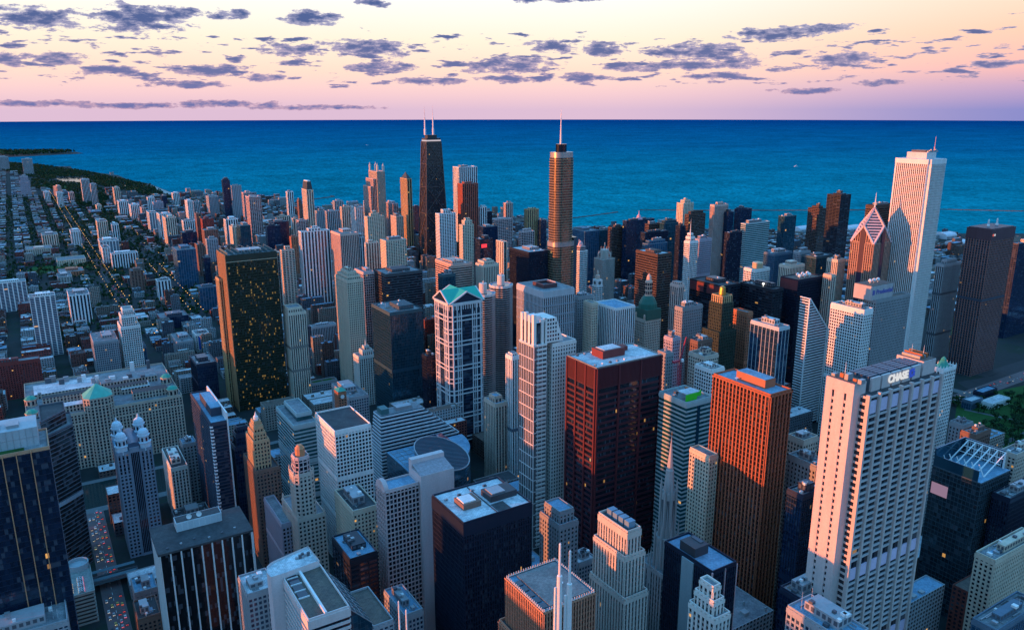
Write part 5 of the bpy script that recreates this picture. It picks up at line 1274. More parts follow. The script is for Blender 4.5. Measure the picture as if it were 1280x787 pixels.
def pinnacled():
    st = STY['stone_orange']; H = 84; E, N, w_, d_ = foot(372, 650, 352, 406, H)
    rt = LM('pinnacled_stone_tower', 'slender cream stone tower with an orange-glowing west side and pinnacled crown', E, N, w_, d_)
    solid(rt, rect(E, N, w_, d_), 0, H, st, False, cap=2, roof='grey')
    f = E * SA + N * CA; z1 = height_at(380, 596, f); z2 = height_at(380, 575, f + 3); z3 = height_at(380, 560, f + 5)
    a, b = w_ * .70, min(d_ * .62, w_ * .8); e, n = E + .4, N + .4; c = a * .2
    oct_ = lambda e, n, a, b, c: [(e + c, n), (e + a - c, n), (e + a, n + c), (e + a, n + b - c), (e + a - c, n + b), (e + c, n + b), (e, n + b - c), (e, n + c)]
    solid(rt, oct_(e, n, a, b, c), H + .01, z1, st, False, cap=2, roof='grey', roofname='shaft_roof')
    pin = MB()
    for p in oct_(e, n, a, b, c): pin.lathe(p[0], p[1], [(.7, z1), (.7, z1 + 2.5), (0, z1 + 5.5)], 6)
    for p in rect(E, N, w_, d_, .8): pin.lathe(p[0], p[1], [(.9, H), (.9, H + 3), (0, H + 6)], 6)
    pin.build('pinnacles', M_wall(st), rt)
    k = .14; p2 = oct_(e + a * k, n + b * k, a * (1 - 2 * k), b * (1 - 2 * k), c * .75); solid(rt, p2, z1 + .01, z2, STY['pink_grid'], False, cap=1.5, roof='grey', roofname='crown_roof')
    mb = MB(); cx, cy = e + a / 2, n + b / 2; mb.lathe(cx, cy, [(a * .25, z2), (a * .25, z3 - 3), (a * .2, z3 - 2), (a * .12, z3)], 10); mb.build('lantern', plain('lantern_orange', (.62, .25, .12), .6), rt)
pinnacled()

def thompson():
    st = STY['drum_glass']; H = 66; P = at(518, 596, H); E, N = P.x, P.y; d_ = along(P, (0, 1, 0), 483)
    Rq = d_
    rt = LM('atrium_building', 'low blue glass government building with a curved front and a sliced-off drum', E, N, Rq, d_, 'building')
    C = (E, N + d_)
    arc = [(C[0] + Rq * .35 + Rq * .95 * math.sin(t), C[1] - Rq * math.cos(t)) for t in [R(90) * k / 16 for k in range(17)]]
    pl = [(E, N)] + arc + [(E, N + d_)]
    mb = MB(); mb.prism(pl, 0, H, st, 0); mb.build('window_wall', M_glass(st), rt)
    g = MB(); grid(g, pl, 0, H, st, .25, cap=1.2); g.build('facade_grid', [M_wall(st), M_span(st)], rt)
    mb = MB(); mb.face([(p[0], p[1], H + .01) for p in pl]); mb.build('roof', ROOFS['blue'], rt)
    gl = MB()
    for k in range(7): gl.box(E + 3, N + 4 + k * (d_ - 8) / 6.5, H + .02, E + Rq * .42, N + 4.4 + k * (d_ - 8) / 6.5, H + .5)
    for k in range(5): gl.box(E + 3 + k * Rq * .1, N + 3.5, H + .02, E + 3.4 + k * Rq * .1, N + d_ - 3, H + .45)
    gl.build('roof_grid', METAL, rt)
    q = at(552, 566, 84); cx, cy, r = q.x, q.y, 27.0; n = 48; tilt = Vector((-.20, .28))
    zt = lambda a: 84 + r * (tilt.x * math.cos(a) + tilt.y * math.sin(a))
    P_ = [(cx + r * math.cos(2 * math.pi * i / n), cy + r * math.sin(2 * math.pi * i / n), zt(2 * math.pi * i / n)) for i in range(n)]
    mb = MB()
    for i in range(n): a, b = P_[i], P_[(i + 1) % n]; mb.face([(a[0], a[1], H + .02), (b[0], b[1], H + .02), b, a], 0, [(i, 0), (i + 1, 0), (i + 1, 5), (i, 5)])
    dr = mb.build('drum', M_glass(st), rt)
    mb = MB(); mb.face([(p[0], p[1], p[2]) for p in P_]); mb.build('drum_roof', plain('drum_roof', (.018, .045, .075), .3, .5), dr)
    mb = MB(); k = -r + 2
    nrm = Vector((-tilt.x, -tilt.y, 1)).normalized()
    while k < r - 1:
        h = math.sqrt(r * r - k * k) - .5; a = Vector((cx - h, cy + k, 84 + tilt.x * -h + tilt.y * k)); b = Vector((cx + h, cy + k, 84 + tilt.x * h + tilt.y * k)); mb.bar(a + nrm * .2, b + nrm * .2, .22); k += 2.1
    mb.build('roof_ribs', plain('drum_rib', (.07, .12, .16), .4, .5), dr)
    rim = MB()
    for i in range(n): rim.bar(Vector(P_[i]) + Vector((0, 0, .2)), Vector(P_[(i + 1) % n]) + Vector((0, 0, .2)), .5)
    rim.build('rim', METAL, dr)
    part_box(rt, 'link_block', M_flat(STY['navy_glass']), (E + Rq * .5, N + d_ * .5, H + .02, E + Rq * .9, N + d_ * .95, H + 9))
thompson()

def ribbon_steps():
    Ht = 100; E, N, w_, d_ = foot(475, 522, 463, 529, Ht); d_ = min(max(d_, 24), 38); W = w_ + 4.7 * 9
    rt = LM('terraced_office', 'white-and-dark ribboned office stepping up like a terrace', E, N, W, d_, 'office tower')
    dk = style('ribbon_navy', (.66, .69, .72), (.01, .02, .04), 3, 3.9, 0, .42, lit=.004)
    zb = Ht - 36.0
    solid(rt, rect(E, N, W, d_), 0, zb, dk, False, cap=0, roof='dark', par=False, proud=.7)
    for k in range(9):
        z = zb + 4 * k; solid(rt, rect(E + .3 * k, N + .5 * k, W - 4.7 * (k + 1), d_ - .9 * k), z + .01, z + 4, dk, False, cap=0, roof='dark' if k < 8 else 'grey', par=False, proud=.7, roofname='step_roof')
    part_box(rt, 'penthouse', plain('penthouse_green', (.06, .16, .17), .5), (E + 4, N + 6, Ht + .02, E + w_ * .25, N + d_ - 8, Ht + 6)); part_box(rt, 'penthouse', METAL, (E + w_ * .45, N + 8, Ht + .02, E + w_ * .8, N + d_ - 9, Ht + 4))
ribbon_steps()

def pink_and_blade():
    st = STY['pink_grid']; H = 140; E, N, w_, d_ = foot(481, 615, 470, 523, H)
    rt = LM('gridded_office_tower', 'pink gridded office tower backed by a tall blank end wall', E, N, w_ + 20, d_ + 4, 'office tower')
    solid(rt, rect(E, N, w_, d_), 0, H, st, False, cap=1, roof='blue', proud=.8)
    P = at(527, 597, 150); bw = along(P, (1, 0, 0), 569); bE = E + w_ + .3
    wh = plain('blade_white', (.62, .52, .52), .7)
    bl = part_box(rt, 'end_wall', wh, (bE, N - 3.5, 0, bE + bw, N + d_ + 1, 147))
    mb = MB(); y = N + d_ + 1; mb.box(bE, y - 5, 147.01, bE + bw, y, 154); mb.build('end_wall_crest', wh, bl)
    mb = MB(); mb.face([(bE + .3, N - 3.2, 147.02), (bE + bw - .3, N - 3.2, 147.02), (bE + bw - .3, y - 5.05, 150.5), (bE + .3, y - 5.05, 150.5)]); mb.build('sloping_roof', plain('slate_mottled', (.38, .32, .34), .8, var=.5, scale=.5), bl)
    # rounded head of the west side
    v = MB(); n = 12; r = d_ / 2; cy = N + r
    arc = [(cy + r * math.cos(math.pi * i / n), H + .05 + r * .8 * math.sin(math.pi * i / n)) for i in range(n + 1)]
    for (y0, z0), (y1, z1) in zip(arc, arc[1:]): v.face([(E - .4, y0, z0), (E - .4, y1, z1), (E + 3, y1, z1), (E + 3, y0, z0)])
    v.face([(E - .4, a, b) for a, b in arc][::-1]); v.face([(E + 3, a, b) for a, b in arc]); v.build('rounded_gable', M_wall(st), rt)
pink_and_blade()

def skylit():
    st = style('ribbon_peach', (.66, .58, .56), DK, 3, 3.9, 0, .46, lit=.004); H = 138; E, N, w_, d_ = foot(385, 776, 350, 436, H)
    rt = LM('skylit_building', 'pale pink building with a row of black skylights and fanned glass roofs', E, N, w_ + 34, d_ + 14, 'office tower')
    solid(rt, rect(E, N, w_, d_), 0, H, st, False, cap=5, roof='brown', proud=.6)
    mb = MB(); mb.box(E + w_ * .40, N, H - 1, E + w_ * .46, N + d_, H + 2.2); mb.build('ridge_wall', WHITE, rt)
    for k in range(4): 
        y = N + d_ * (.42 + k * .14); s = part_box(rt, 'skylight', M_glass(STY['black_rib']), (E + w_ * .08, y, H + .03, E + w_ * .32, y + d_ * .115, H + .7)); 
        mb = MB(); mb.box(E + w_ * .06, y - .5, H + .03, E + w_ * .34, y - .05, H + .9); mb.build('frame', WHITE, s)
    # fanned glass roofs falling to the east
    gl = plain('glass_roof_teal', (.05, .10, .12), .25, .6, .2)
    x = E + w_ + .05; z = H - 2
    for k in range(3):
        ww = 5.5; mb = MB(); mb.prism(rect(x, N + 3 + k * 3, ww, d_ - 4 - k * 3), 0, z - 6, STY['teal_glass'], 0); 
        y0, y1 = N + 3 + k * 3, N + d_ - 1
        mb.face([(x, y0, z), (x + ww, y0, z - 6), (x + ww, y1, z - 6), (x, y1, z)], 1); mb.face([(x, y0, z - 6), (x + ww, y0, z - 6), (x, y0, z)], 0)
        mb.build('glass_wing', [M_flat(STY['teal_glass']), gl], rt)
        bb = MB()
        for j in range(9): y = y0 + (y1 - y0) * j / 8; bb.bar((x, y, z + .15), (x + ww, y, z - 5.85), .22)
        bb.bar((x, y0, z + .2), (x, y1, z + .2), .4); bb.build('glazing_bars', METAL, rt); x += ww; z -= 7
    solid(rt, rect(x + .1, N + 8, 13, d_ - 14), 0, z - 2, STY['grey_grid'], False, cap=2, roof='brown', roofname='wing_roof')
    # rounded pale volume at the north-west
    pts = [at(*q, 141) for q in ((338, 723), (333, 717), (333, 710), (338, 705), (346, 701), (384.5, 684), (399, 702), (352, 719))]
    pl = [(p.x, p.y) for p in pts][::-1]
    ar = sum(pl[i][0] * pl[(i + 1) % 8][1] - pl[(i + 1) % 8][0] * pl[i][1] for i in range(8))
    if ar < 0: pl = pl[::-1]
    mb = MB(); mb.prism(pl, 0, 142.4, None, 0); mb.build('rounded_wing', plain('wing_peach', (.70, .62, .62), .6), rt)
    mb = MB(); mb.face([(p[0], p[1], 141) for p in pl]); mb.build('wing_roof', ROOFS['white'], rt)
    for k in range(7): 
        s = .18 + .1 * k; a = Vector(pts[4]).lerp(Vector(pts[5]), s).lerp(Vector(pts[6]), .35 + .04 * (k % 3)); part_box(rt, 'roof_gear', [METAL, LOUVRE][k % 2], (a.x, a.y, 141.02, a.x + 1.6, a.y + 1.2, 142.6 + k % 2))
skylit()

def finned():
    st = STY['blackfin']; H = 112; E, N, w_, d_ = foot(199, 694, 188, 313.5, H); st.bay = w_ / 9
    rt = LM('finned_tower', 'black office tower with nine white fins and white dishes on its penthouse', E, N, w_, d_, 'office tower')
    gls = style('blackfin_glass', st.wall, (.006, .008, .012), 1.8, 3.9, .1, .1, lit=.006)
    mb = MB(); mb.prism(rect(E, N, w_, d_), 0, H, gls, 0); mb.build('window_wall', M_glass(gls), rt)
    g = MB(); grid(g, rect(E, N, w_, d_), 0, H, st, 1.3, cap=0, only=[0, 1, 2]); g.box(E - .35, N + .3, 0, E + .02, N + d_, H, 0)
    for i in range(6): g.box(E - .5, N + 3 + i * (d_ - 4) / 6, 0, E - .3, N + 3.5 + i * (d_ - 4) / 6, H)
    g.build('fins', M_wall(st), rt)
    part_box(rt, 'roof', ROOFS['dark'], (E - 1.2, N - 1.4, H + .01, E + w_ + 1.2, N + d_ + .5, H + 1.6))
    P = at(221, 667, H); a = along(P, (1, 0, 0), 277.5); ph = part_box(rt, 'penthouse', plain('penthouse_pale', (.60, .64, .66), .6), (P.x, P.y, H + 1.62, P.x + a, P.y + 11, H + 8.5))
    mb = MB()
    for k in range(8): mb.box(P.x + a * (k + .08) / 8, P.y - .12, H + 2.2, P.x + a * (k + .9) / 8, P.y + .02, H + 8)
    mb.build('panel', plain('panel_pale', (.50, .56, .60), .6), ph)
    mb = MB(); mb.face([(P.x + .4, P.y + .4, H + 8.52), (P.x + a - .4, P.y + .4, H + 8.52), (P.x + a - .4, P.y + 10.6, H + 8.52), (P.x + .4, P.y + 10.6, H + 8.52)]); mb.build('penthouse_roof', ROOFS['dark'], ph)
    for k in (.30, .52):
        mb = MB(); x, y, z = P.x + a * k, P.y + 2.2, H + 10.6; n = 18; cc = Vector((x, y, z)); nn = Vector((-.25, -.9, .25)).normalized(); u = nn.cross(Vector((0, 0, 1))).normalized(); v = u.cross(nn)
        rr = [cc + (u * math.cos(2 * math.pi * i / n) + v * math.sin(2 * math.pi * i / n)) * 1.9 for i in range(n)]
        for i in range(n): mb.face([rr[i], rr[(i + 1) % n], cc - nn * .6])
        mb.bar(cc - nn * .6, (x, y, H + 8.5), .18); mb.build('dish', WHITE, rt)
    for k in range(6): part_box(rt, 'vent_box', [LOUVRE, METAL][k % 2], (E + 5 + k * w_ * .15, N + 3 + (k % 3) * 2, H + 1.62, E + 6.5 + k * w_ * .15, N + 4.2 + (k % 3) * 2, H + 2.6))
finned()

def terracotta():
    st = STY['terracotta']; H = 148; E, N, w_, d_ = foot(679, 765, 632, 743, H)
    rt = LM('ribbed_office', 'orange-lit finely ribbed office with a grey concrete roof behind the white masts', E, N, w_, d_, 'office tower')
    solid(rt, rect(E, N, w_, d_), 118, H, st, False, cap=1, roof=None, proud=.7)
    solid(rt, rect(E - 3, N - 3, w_ + 6, d_ + 6), 0, 118, st, False, cap=1, roof='dark', proud=.7, roofname='ledge')
    mb = MB(); mb.face([(p[0], p[1], H - .8) for p in rect(E, N, w_, d_)]); mb.build('gutter', ROOFS['blue'], rt)
    part_box(rt, 'roof', roof_mat('roof_concrete', (.27, .26, .25), (.18, .18, .18)), (E + 6, N + 2.4, H - .78, E + w_ - 2, N + d_ - 2, H + .5))
    for k in range(5): part_box(rt, 'vent_box', LOUVRE, (E + 1.5, N + 3 + k * (d_ - 8) / 5, H - .78, E + 5, N + 3 + (k + .7) * (d_ - 8) / 5, H + .2))
    cr = MB(); pl = rect(E, N, w_, d_)
    for i in range(4):
        a, b = Vector((*pl[i], H)), Vector((*pl[(i + 1) % 4], H)); L = (b - a).length; d = (b - a) / L; k = .8; u = Vector((-d.y, d.x, 0)) * .5; P_ = [a + Vector((0, 0, .02))]
        while k < L - .5: P_ += [a + d * (k - .25) + Vector((0, 0, .3)), a + d * (k - .25) + Vector((0, 0, 1.6)), a + d * (k + .25) + Vector((0, 0, 1.6)), a + d * (k + .25) + Vector((0, 0, .3))]; k += 1.7
        P_ += [b + Vector((0, 0, .02))]; cr.face(P_[::-1]); cr.face([p + u for p in P_])
        for p, q in zip(P_, P_[1:] + P_[:1]): cr.face([p, q, q + u, p + u])
    cr.build('coping_edging', plain('coping_pale', (.62, .55, .52), .6), rt)
    mb = MB(); x, y = E + w_ * .62, N + d_ * .38; mb.lathe(x, y, [(.4, H + .5), (.4, H + 1.8), (1.6, H + 2.6)], 12); mb.build('dish', WHITE, rt)
terracotta()

def masts():
    wh = plain('mast_white', (.80, .76, .74), .5)
    B(OT, 'white-roofed office just under the picture edge carrying two masts', 'office tower', 700, 858, 665, 745, 165, 'grey_grid', penth=False)
    B(OT, 'narrow roof under the picture edge carrying the two short poles', 'office tower', 496, 880, 470, 545, 165, 'grey_grid', penth=False)
    for (xp, yt, ym, nm, f, lab) in ((699.8, 678, 718, 'mast', 305, 'taller of the two stout white masts before the grey concrete roof'), (712.3, 687, 728, 'mast', 307, 'shorter of the two stout white masts before the grey concrete roof'),
                                 (497.6, 750, 787, 'flagpole', 300, 'taller slim white pole at the bottom edge'), (507, 761, 790, 'flagpole', 302, 'shorter slim white pole at the bottom edge')):
        zt = height_at(xp, yt, f); P = at(xp, yt, zt); zm = height_at(xp, ym, f); big = nm == 'mast'
        rt = root(nm, lab, 'mast', P.x, P.y, 165)
        mb = MB(); mb.lathe(P.x, P.y, [(.62 if big else .42, zm), (.5 if big else .34, zt - .6), (.1, zt)], 10); mb.build('upper_tube', wh, rt)
        mb = MB(); mb.lathe(P.x, P.y, [(1.35 if big else .5, 165.02), (1.2 if big else .48, zm - .4), (.62 if big else .42, zm)], 12); mb.build('lower_tube', wh, rt)
        if big:
            mb = MB(); mb.bar((P.x - 1.9, P.y + .6, 165.02), (P.x - 1.7, P.y + .6, zm - 6), .45); mb.build('side_tube', wh, rt)
masts()

def gothic_tiers():
    st = STY['gothic']; P = at(784, 666, 161); f = P.x * SA + P.y * CA
    E, N, w_, d_ = foot(784, 666, 748, 800.5, 161)
    zm = height_at(780.5, 698, f - 2); zl = height_at(780, 750, f - 5)
    e2, n2, w2, d2 = foot(780.5, 698, 742, 805.5, zm); e3, n3, w3, d3 = foot(780, 750, 737, 809, zl)
    rt = LM('gothic_office_tower', 'cream ribbed stone tower stepping back twice under a row of blue roof units', e3, n3, w3, d3, 'office tower')
    solid(rt, rect(e3, n3, w3, d3), 0, zl, st, False, cap=3, roof='dark'); solid(rt, rect(e2, n2, w2, d2), zl + .01, zm, st, False, cap=2.5, roof='dark', roofname='setback_roof')
    solid(rt, rect(E, N, w_, d_), zm + .01, 161, st, False, cap=4.5, roof='dark', roofname='top_roof')
    bl = plain('unit_blue', (.16, .27, .36), .5)
    for k in range(4): part_box(rt, 'cooling_unit', bl, (E + w_ * .35, N + d_ * (.12 + .2 * k), 161.03, E + w_ * .85, N + d_ * (.27 + .2 * k), 165.5))
gothic_tiers()

def temple():
    f = 552; zt = height_at(839.5, 544, f); P = at(839.5, 544, zt); cx, cy = P.x, P.y
    st = STY['temple']; rt = LM('church_tower', 'grey gothic church tower with a tall pale needle spire', cx - 13, cy - 14, 26, 30)
    zb = height_at(839, 612, f); z2 = height_at(838, 668, f); z3 = height_at(838, 705, f)
    solid(rt, rect(cx - 13, cy - 13, 26, 30), 0, z3, st, False, cap=2, roof='grey')
    lead = plain('spire_lead', (.40, .37, .36), .6, streak=True); stn = M_wall(st)
    mb = MB(); mb.lathe(cx, cy, [(9.5, z3 + .02), (9.2, z2)], 8); mb.build('belfry_base', stn, rt)
    mb = MB(); mb.lathe(cx, cy, [(6.6, z2 + .02), (6.2, zb - 2), (5.4, zb)], 8); mb.build('belfry', stn, rt)
    mb = MB(); mb.lathe(cx, cy, [(4.2, zb + .02), (2.9, zb + (zt - zb) * .36), (3.1, zb + (zt - zb) * .37), (2.5, zb + (zt - zb) * .39), (0, zt)], 8); mb.build('spire', lead, rt)
    mb = MB(); mb.bar((cx, cy, zt - .4), (cx, cy, zt + 3.4), .16); mb.bar((cx - .9, cy, zt + 2.2), (cx + .9, cy, zt + 2.2), .16); mb.build('cross', plain('gilt', (.55, .4, .15), .3, .5, .8), rt)
    pn = MB(); wn = MB()
    for r, za, zz, h, n in ((9.4, z3, z2, 13, 8), (6.4, z2, zb, 11, 8), (13.2, z3 - 14, z3, 12, 12)):
        for k in range(n):
            a = 2 * math.pi * (k + .5) / n; x, y = cx + r * math.cos(a), cy + r * math.sin(a)
            pn.lathe(x, y, [(1.0, za), (.9, zz + 1), (1.1, zz + 1.2), (0, zz + h)], 5)
            if r < 12: wn.obox((cx + r * .93 * math.cos(a + math.pi / n), cy + r * .93 * math.sin(a + math.pi / n), (za + zz) / 2), (.25 * math.cos(a + math.pi / n), .25 * math.sin(a + math.pi / n), 0), (-.8 * math.sin(a + math.pi / n), .8 * math.cos(a + math.pi / n), 0), (0, 0, (zz - za) * .33))
    pn.build('pinnacles', stn, rt); wn.build('lancet_windows', M_glass(STY['black_rib']), rt)
temple()

def black_slab_panel():
    E, N, w_, d_ = foot(890, 716, 831, 920, 138); rt = [o for o in bpy.data.objects if o.get('label', '').startswith('black slab with a blue roof')][0]
    part_box(rt, 'stone_panel', plain('panel_stone', (.30, .36, .38), .7), (E - 1.3, N + d_ * .36, 0, E - .02, N + d_ * .60, 137))
    pk = plain('trim_pink', (.5, .36, .38), .6); part_box(rt, 'corner_trim', pk, (E - .9, N - .9, 0, E - .1, N - .1, 138.5), (E + w_ * .5, N - .95, 0, E + w_ * .5 + .5, N - .1, 138), (E + w_ - .3, N - .95, 0, E + w_ + .3, N - .1, 138))
    p = part_box(rt, 'penthouse', DARKM, (E + w_ * .12, N + d_ * .42, 138.02, E + w_ * .68, N + d_ * .74, 144.5)); mb = MB(); mb.box(E + w_ * .5, N + d_ * .5, 144.52, E + w_ * .64, N + d_ * .7, 145); mb.build('hatch', LOUVRE, p)
    rt2 = [o for o in bpy.data.objects if o.get('label', '').startswith('black office tower with a snow-white')][0]
    E, N, w_, d_ = foot(579, 655, 540, 664, 152)
    for (a, b, c, d, h, m) in ((.30, .40, .18, .52, 4, 'brown'), (.62, .95, .25, .60, 4.5, 'grey')):
        p = part_box(rt2, 'penthouse', M_wall(STY['tan_dark']) if m == 'brown' else DARKM, (E + w_ * .16 if m == 'brown' else E + w_ * .56, N + d_ * .34, 152.03, E + w_ * .42 if m == 'brown' else E + w_ * .96, N + d_ * .64, 152 + h))
        mb = MB(); q = (E + w_ * .18 if m == 'brown' else E + w_ * .60, N + d_ * .38, 152 + h + .01, E + w_ * .36 if m == 'brown' else E + w_ * .8, N + d_ * .60, 152 + h + .8); mb.box(*q); mb.build('plant_unit', WHITE if m == 'brown' else METAL, p)
    part_box(rt2, 'walkway', DARKM, (E + w_ * .5, N + 1.5, 152.03, E + w_ * .515, N + d_ - 1.5, 152.5)); part_box(rt2, 'roof_patch', ROOFS['dark'], (E + w_ * .53, N + 2, 152.02, E + w_ * .72, N + d_ * .3, 152.06))
    for k in range(8): part_box(rt2, 'vent_box', [METAL, LOUVRE][k % 2], (E + 4 + (k * 11) % (w_ - 10), N + d_ * (.75 + .03 * (k % 4)), 152.03, E + 5.4 + (k * 11) % (w_ - 10), N + d_ * (.75 + .03 * (k % 4)) + 1.5, 153.3))
black_slab_panel()

def hollow_roof():
    rt = [o for o in bpy.data.objects if o.get('label', '').startswith('grey office tower with a hollow')][0]; E, N, w_, d_ = foot(679, 366, 646, 717.5, 194)
    mb = MB(); mb.box(E + w_ * .28, N + d_ * .3, 194.02, E + w_ * .72, N + d_ * .36, 199); mb.box(E + w_ * .28, N + d_ * .66, 194.02, E + w_ * .72, N + d_ * .72, 199); mb.box(E + w_ * .28, N + d_ * .36, 194.02, E + w_ * .33, N + d_ * .66, 199); mb.box(E + w_ * .67, N + d_ * .36, 194.02, E + w_ * .72, N + d_ * .66, 199)
    mb.build('plant_screen', plain('screen_maroon', (.10, .05, .055), .6), rt); part_box(rt, 'plant_floor', LOUVRE, (E + w_ * .34, N + d_ * .37, 194.02, E + w_ * .66, N + d_ * .65, 196))
    g = MB()
    for z in (150, 163, 176): g.box(E - .8, N - .8, z, E + w_ + .8, N + .02, z + 1); g.box(E - .8, N + .02, z, E + .02, N + d_, z + 1)
    g.build('belt', plain('belt_grey', (.30, .35, .40)), rt)
    rt = [o for o in bpy.data.objects if o.get('label', '').startswith('grey stone office with a blue')][0]; E, N, w_, d_ = foot(1095.5, 377, 1083, 1137.5, 183); d_ = max(d_, 14)
    P = at(1095, 368.5, 195); bw = along(P, (1, 0, 0), 1120.5)
    # higher block to the north-west that carries the sign
    x0, y0 = E - 4, N + d_ * .35
    part_box(rt, 'penthouse', plain('penthouse_stone', (.46, .42, .42), .7), (x0, y0, 183.02, x0 + w_ * .62, N + d_ + 16, 201)); part_box(rt, 'penthouse_roof', ROOFS['brown'], (x0 + .5, y0 + .5, 201.01, x0 + w_ * .62 - .5, N + d_ + 15.5, 201.6))
    text_on(rt, 'sign_letters', 'Prudential', 8.2, (x0 + w_ * .36, y0 - .35, 193), 0, emit_mat('sign_navy', (.02, .05, .40), .35), .2, .12)
    q = x0 + 3.4; part_box(rt, 'sign_emblem', emit_mat('sign_navy', (.02, .05, .40), .35), (q - 2, y0 - .4, 190, q + 2, y0 - .05, 196)); 
    for k in range(3):
        mb = MB(); x, y, z = x0 + 12 + k * 8, y0 + 12, 203.5; mb.lathe(x, y, [(.3, 201.6), (.3, 203), (2.0, 204), (2.4, 205.6), (1.6, 207), (0, 207.6)], 14); mb.build('dome', WHITE, rt, smooth=True)
    rt = [o for o in bpy.data.objects if o.get('label', '').startswith('black office slab with a maroon')][0]; e = [l for l in LOG if l[1].startswith('black office slab with a maroon')][0]; _, _, E, N, w_, d_, H = e
    part_box(rt, 'maroon_band', plain('band_maroon', (.16, .04, .045), .6), (E - .6, N + .5, H - 15, E - .02, N + d_, H - .5))
    for k in range(6):
        mb = MB(); mb.lathe(E + w_ * (.25 + .10 * k), N + d_ * (.3 + .25 * (k % 2)), [(.4, H), (.4, H + 1.5), (2.2, H + 2.6), (2.5, H + 4.2), (1.7, H + 5.8), (0, H + 6.4)], 12); mb.build('roof_dome', WHITE, rt, smooth=True)
    e = [l for l in LOG if l[1].startswith('wide black office block with a red')][0]; _, _, E, N, w_, d_, H = e
    rt = [o for o in bpy.data.objects if o.get('label') == e[1]][0]; part_box(rt, 'red_band', plain('band_maroon', (.16, .04, .045)), (E - .7, N + .4, H - 14, E - .02, N + d_ * .45, H - .8), (E - .7, N + d_ * .55, H - 14, E - .02, N + d_ - .4, H - .8))
    e = [l for l in LOG if l[1].startswith('second wide black office')][0]; _, _, E, N, w_, d_, H = e; rt = [o for o in bpy.data.objects if o.get('label') == e[1]][0]
    mb = MB(); mb.lathe(E + w_ * .35, N + d_ * .4, [(.2, H), (.2, H + 2.5), (1.6, H + 3.4), (1.6, H + 4.6), (0, H + 5.6)], 12); mb.build('globe_lamp', emit_mat('lamp_white', (1, .95, .85), 2.0), rt)
    e = [l for l in LOG if l[1].startswith('tower half lit in orange')][0]; _, _, E, N, w_, d_, H = e; rt = [o for o in bpy.data.objects if o.get('label') == e[1]][0]
    cr = plain('crown_plum', (.10, .06, .075), .5)
    part_box(rt, 'crown', cr, (E + 2, N + 1.2, H + .02, E + w_ - 2, N + d_ - 1, H + 2.5)); part_box(rt, 'crown_band', cr, (E - .8, N - .8, H - 15, E - .02, N + d_ + .4, H + 1.6), (E - .02, N - .8, H - 15, E + w_ + .5, N - .02, H + 1.6))
    for xx, c, r in ((E + 3.6, (.75, .12, .08), 2.0), (E + 8.2, (.8, .8, .85), 1.8)):
        mb = MB(); n = 16; zc = H - 7; y = N - 1.15; mb.face([(xx + r * math.cos(2 * math.pi * i / n), y, zc + r * math.sin(2 * math.pi * i / n)) for i in range(n)])
        for i in range(n):
            a, b = 2 * math.pi * i / n, 2 * math.pi * (i + 1) / n; mb.face([(xx + r * math.cos(a), y, zc + r * math.sin(a)), (xx + r * math.cos(a), y + .36, zc + r * math.sin(a)), (xx + r * math.cos(b), y + .36, zc + r * math.sin(b)), (xx + r * math.cos(b), y, zc + r * math.sin(b))])
        mb.build('sign_emblem', emit_mat('emblem_%d' % int(c[2] * 100), c, .5), rt)
    for k in (.35, .72):
        mb = MB(); mb.lathe(E + w_ * k, N + d_ * .5, [(2.2, H + 2.5), (2.2, H + 5), (1.2, H + 6), (1.2, H + 12), (.3, H + 14)], 10); mb.build('beacon', WHITE, rt)
hollow_roof()

def pittsfield():
    st = STY['white_grid']; f = 720; H = height_at(1179, 463, f); E, N, w_, d_ = foot(1179, 463, 1173, 1194.5, H); d_ = max(d_, 12)
    rt = LM('green_spired_tower', 'white terracotta tower with spiky parapet and a green steep roof', E, N, w_, d_)
    solid(rt, rect(E, N, w_, d_), 0, H, st, False, cap=2, roof='dark')
    mb = MB(); z1 = height_at(1182, 446, f + 8); cx, cy = E + w_ * .42, N + d_ * .5; a = min(w_, d_) * .42
    mb.lathe(cx, cy, [(a * 1.3, H + .02), (a * .5, H + (z1 - H) * .66), (a * .5, H + (z1 - H) * .75), (0, z1)], 8); mb.build('steep_roof', COPPER, rt)
    pn = MB()
    pl = rect(E, N, w_, d_)
    for i in range(4):
        for k in range(4): p = Vector((*pl[i], 0)).lerp(Vector((*pl[(i + 1) % 4], 0)), k / 4); pn.lathe(p.x, p.y, [(.6, H), (.5, H + 2), (0, H + 4.5)], 5)
    pn.build('pinnacles', M_wall(st), rt)
pittsfield()

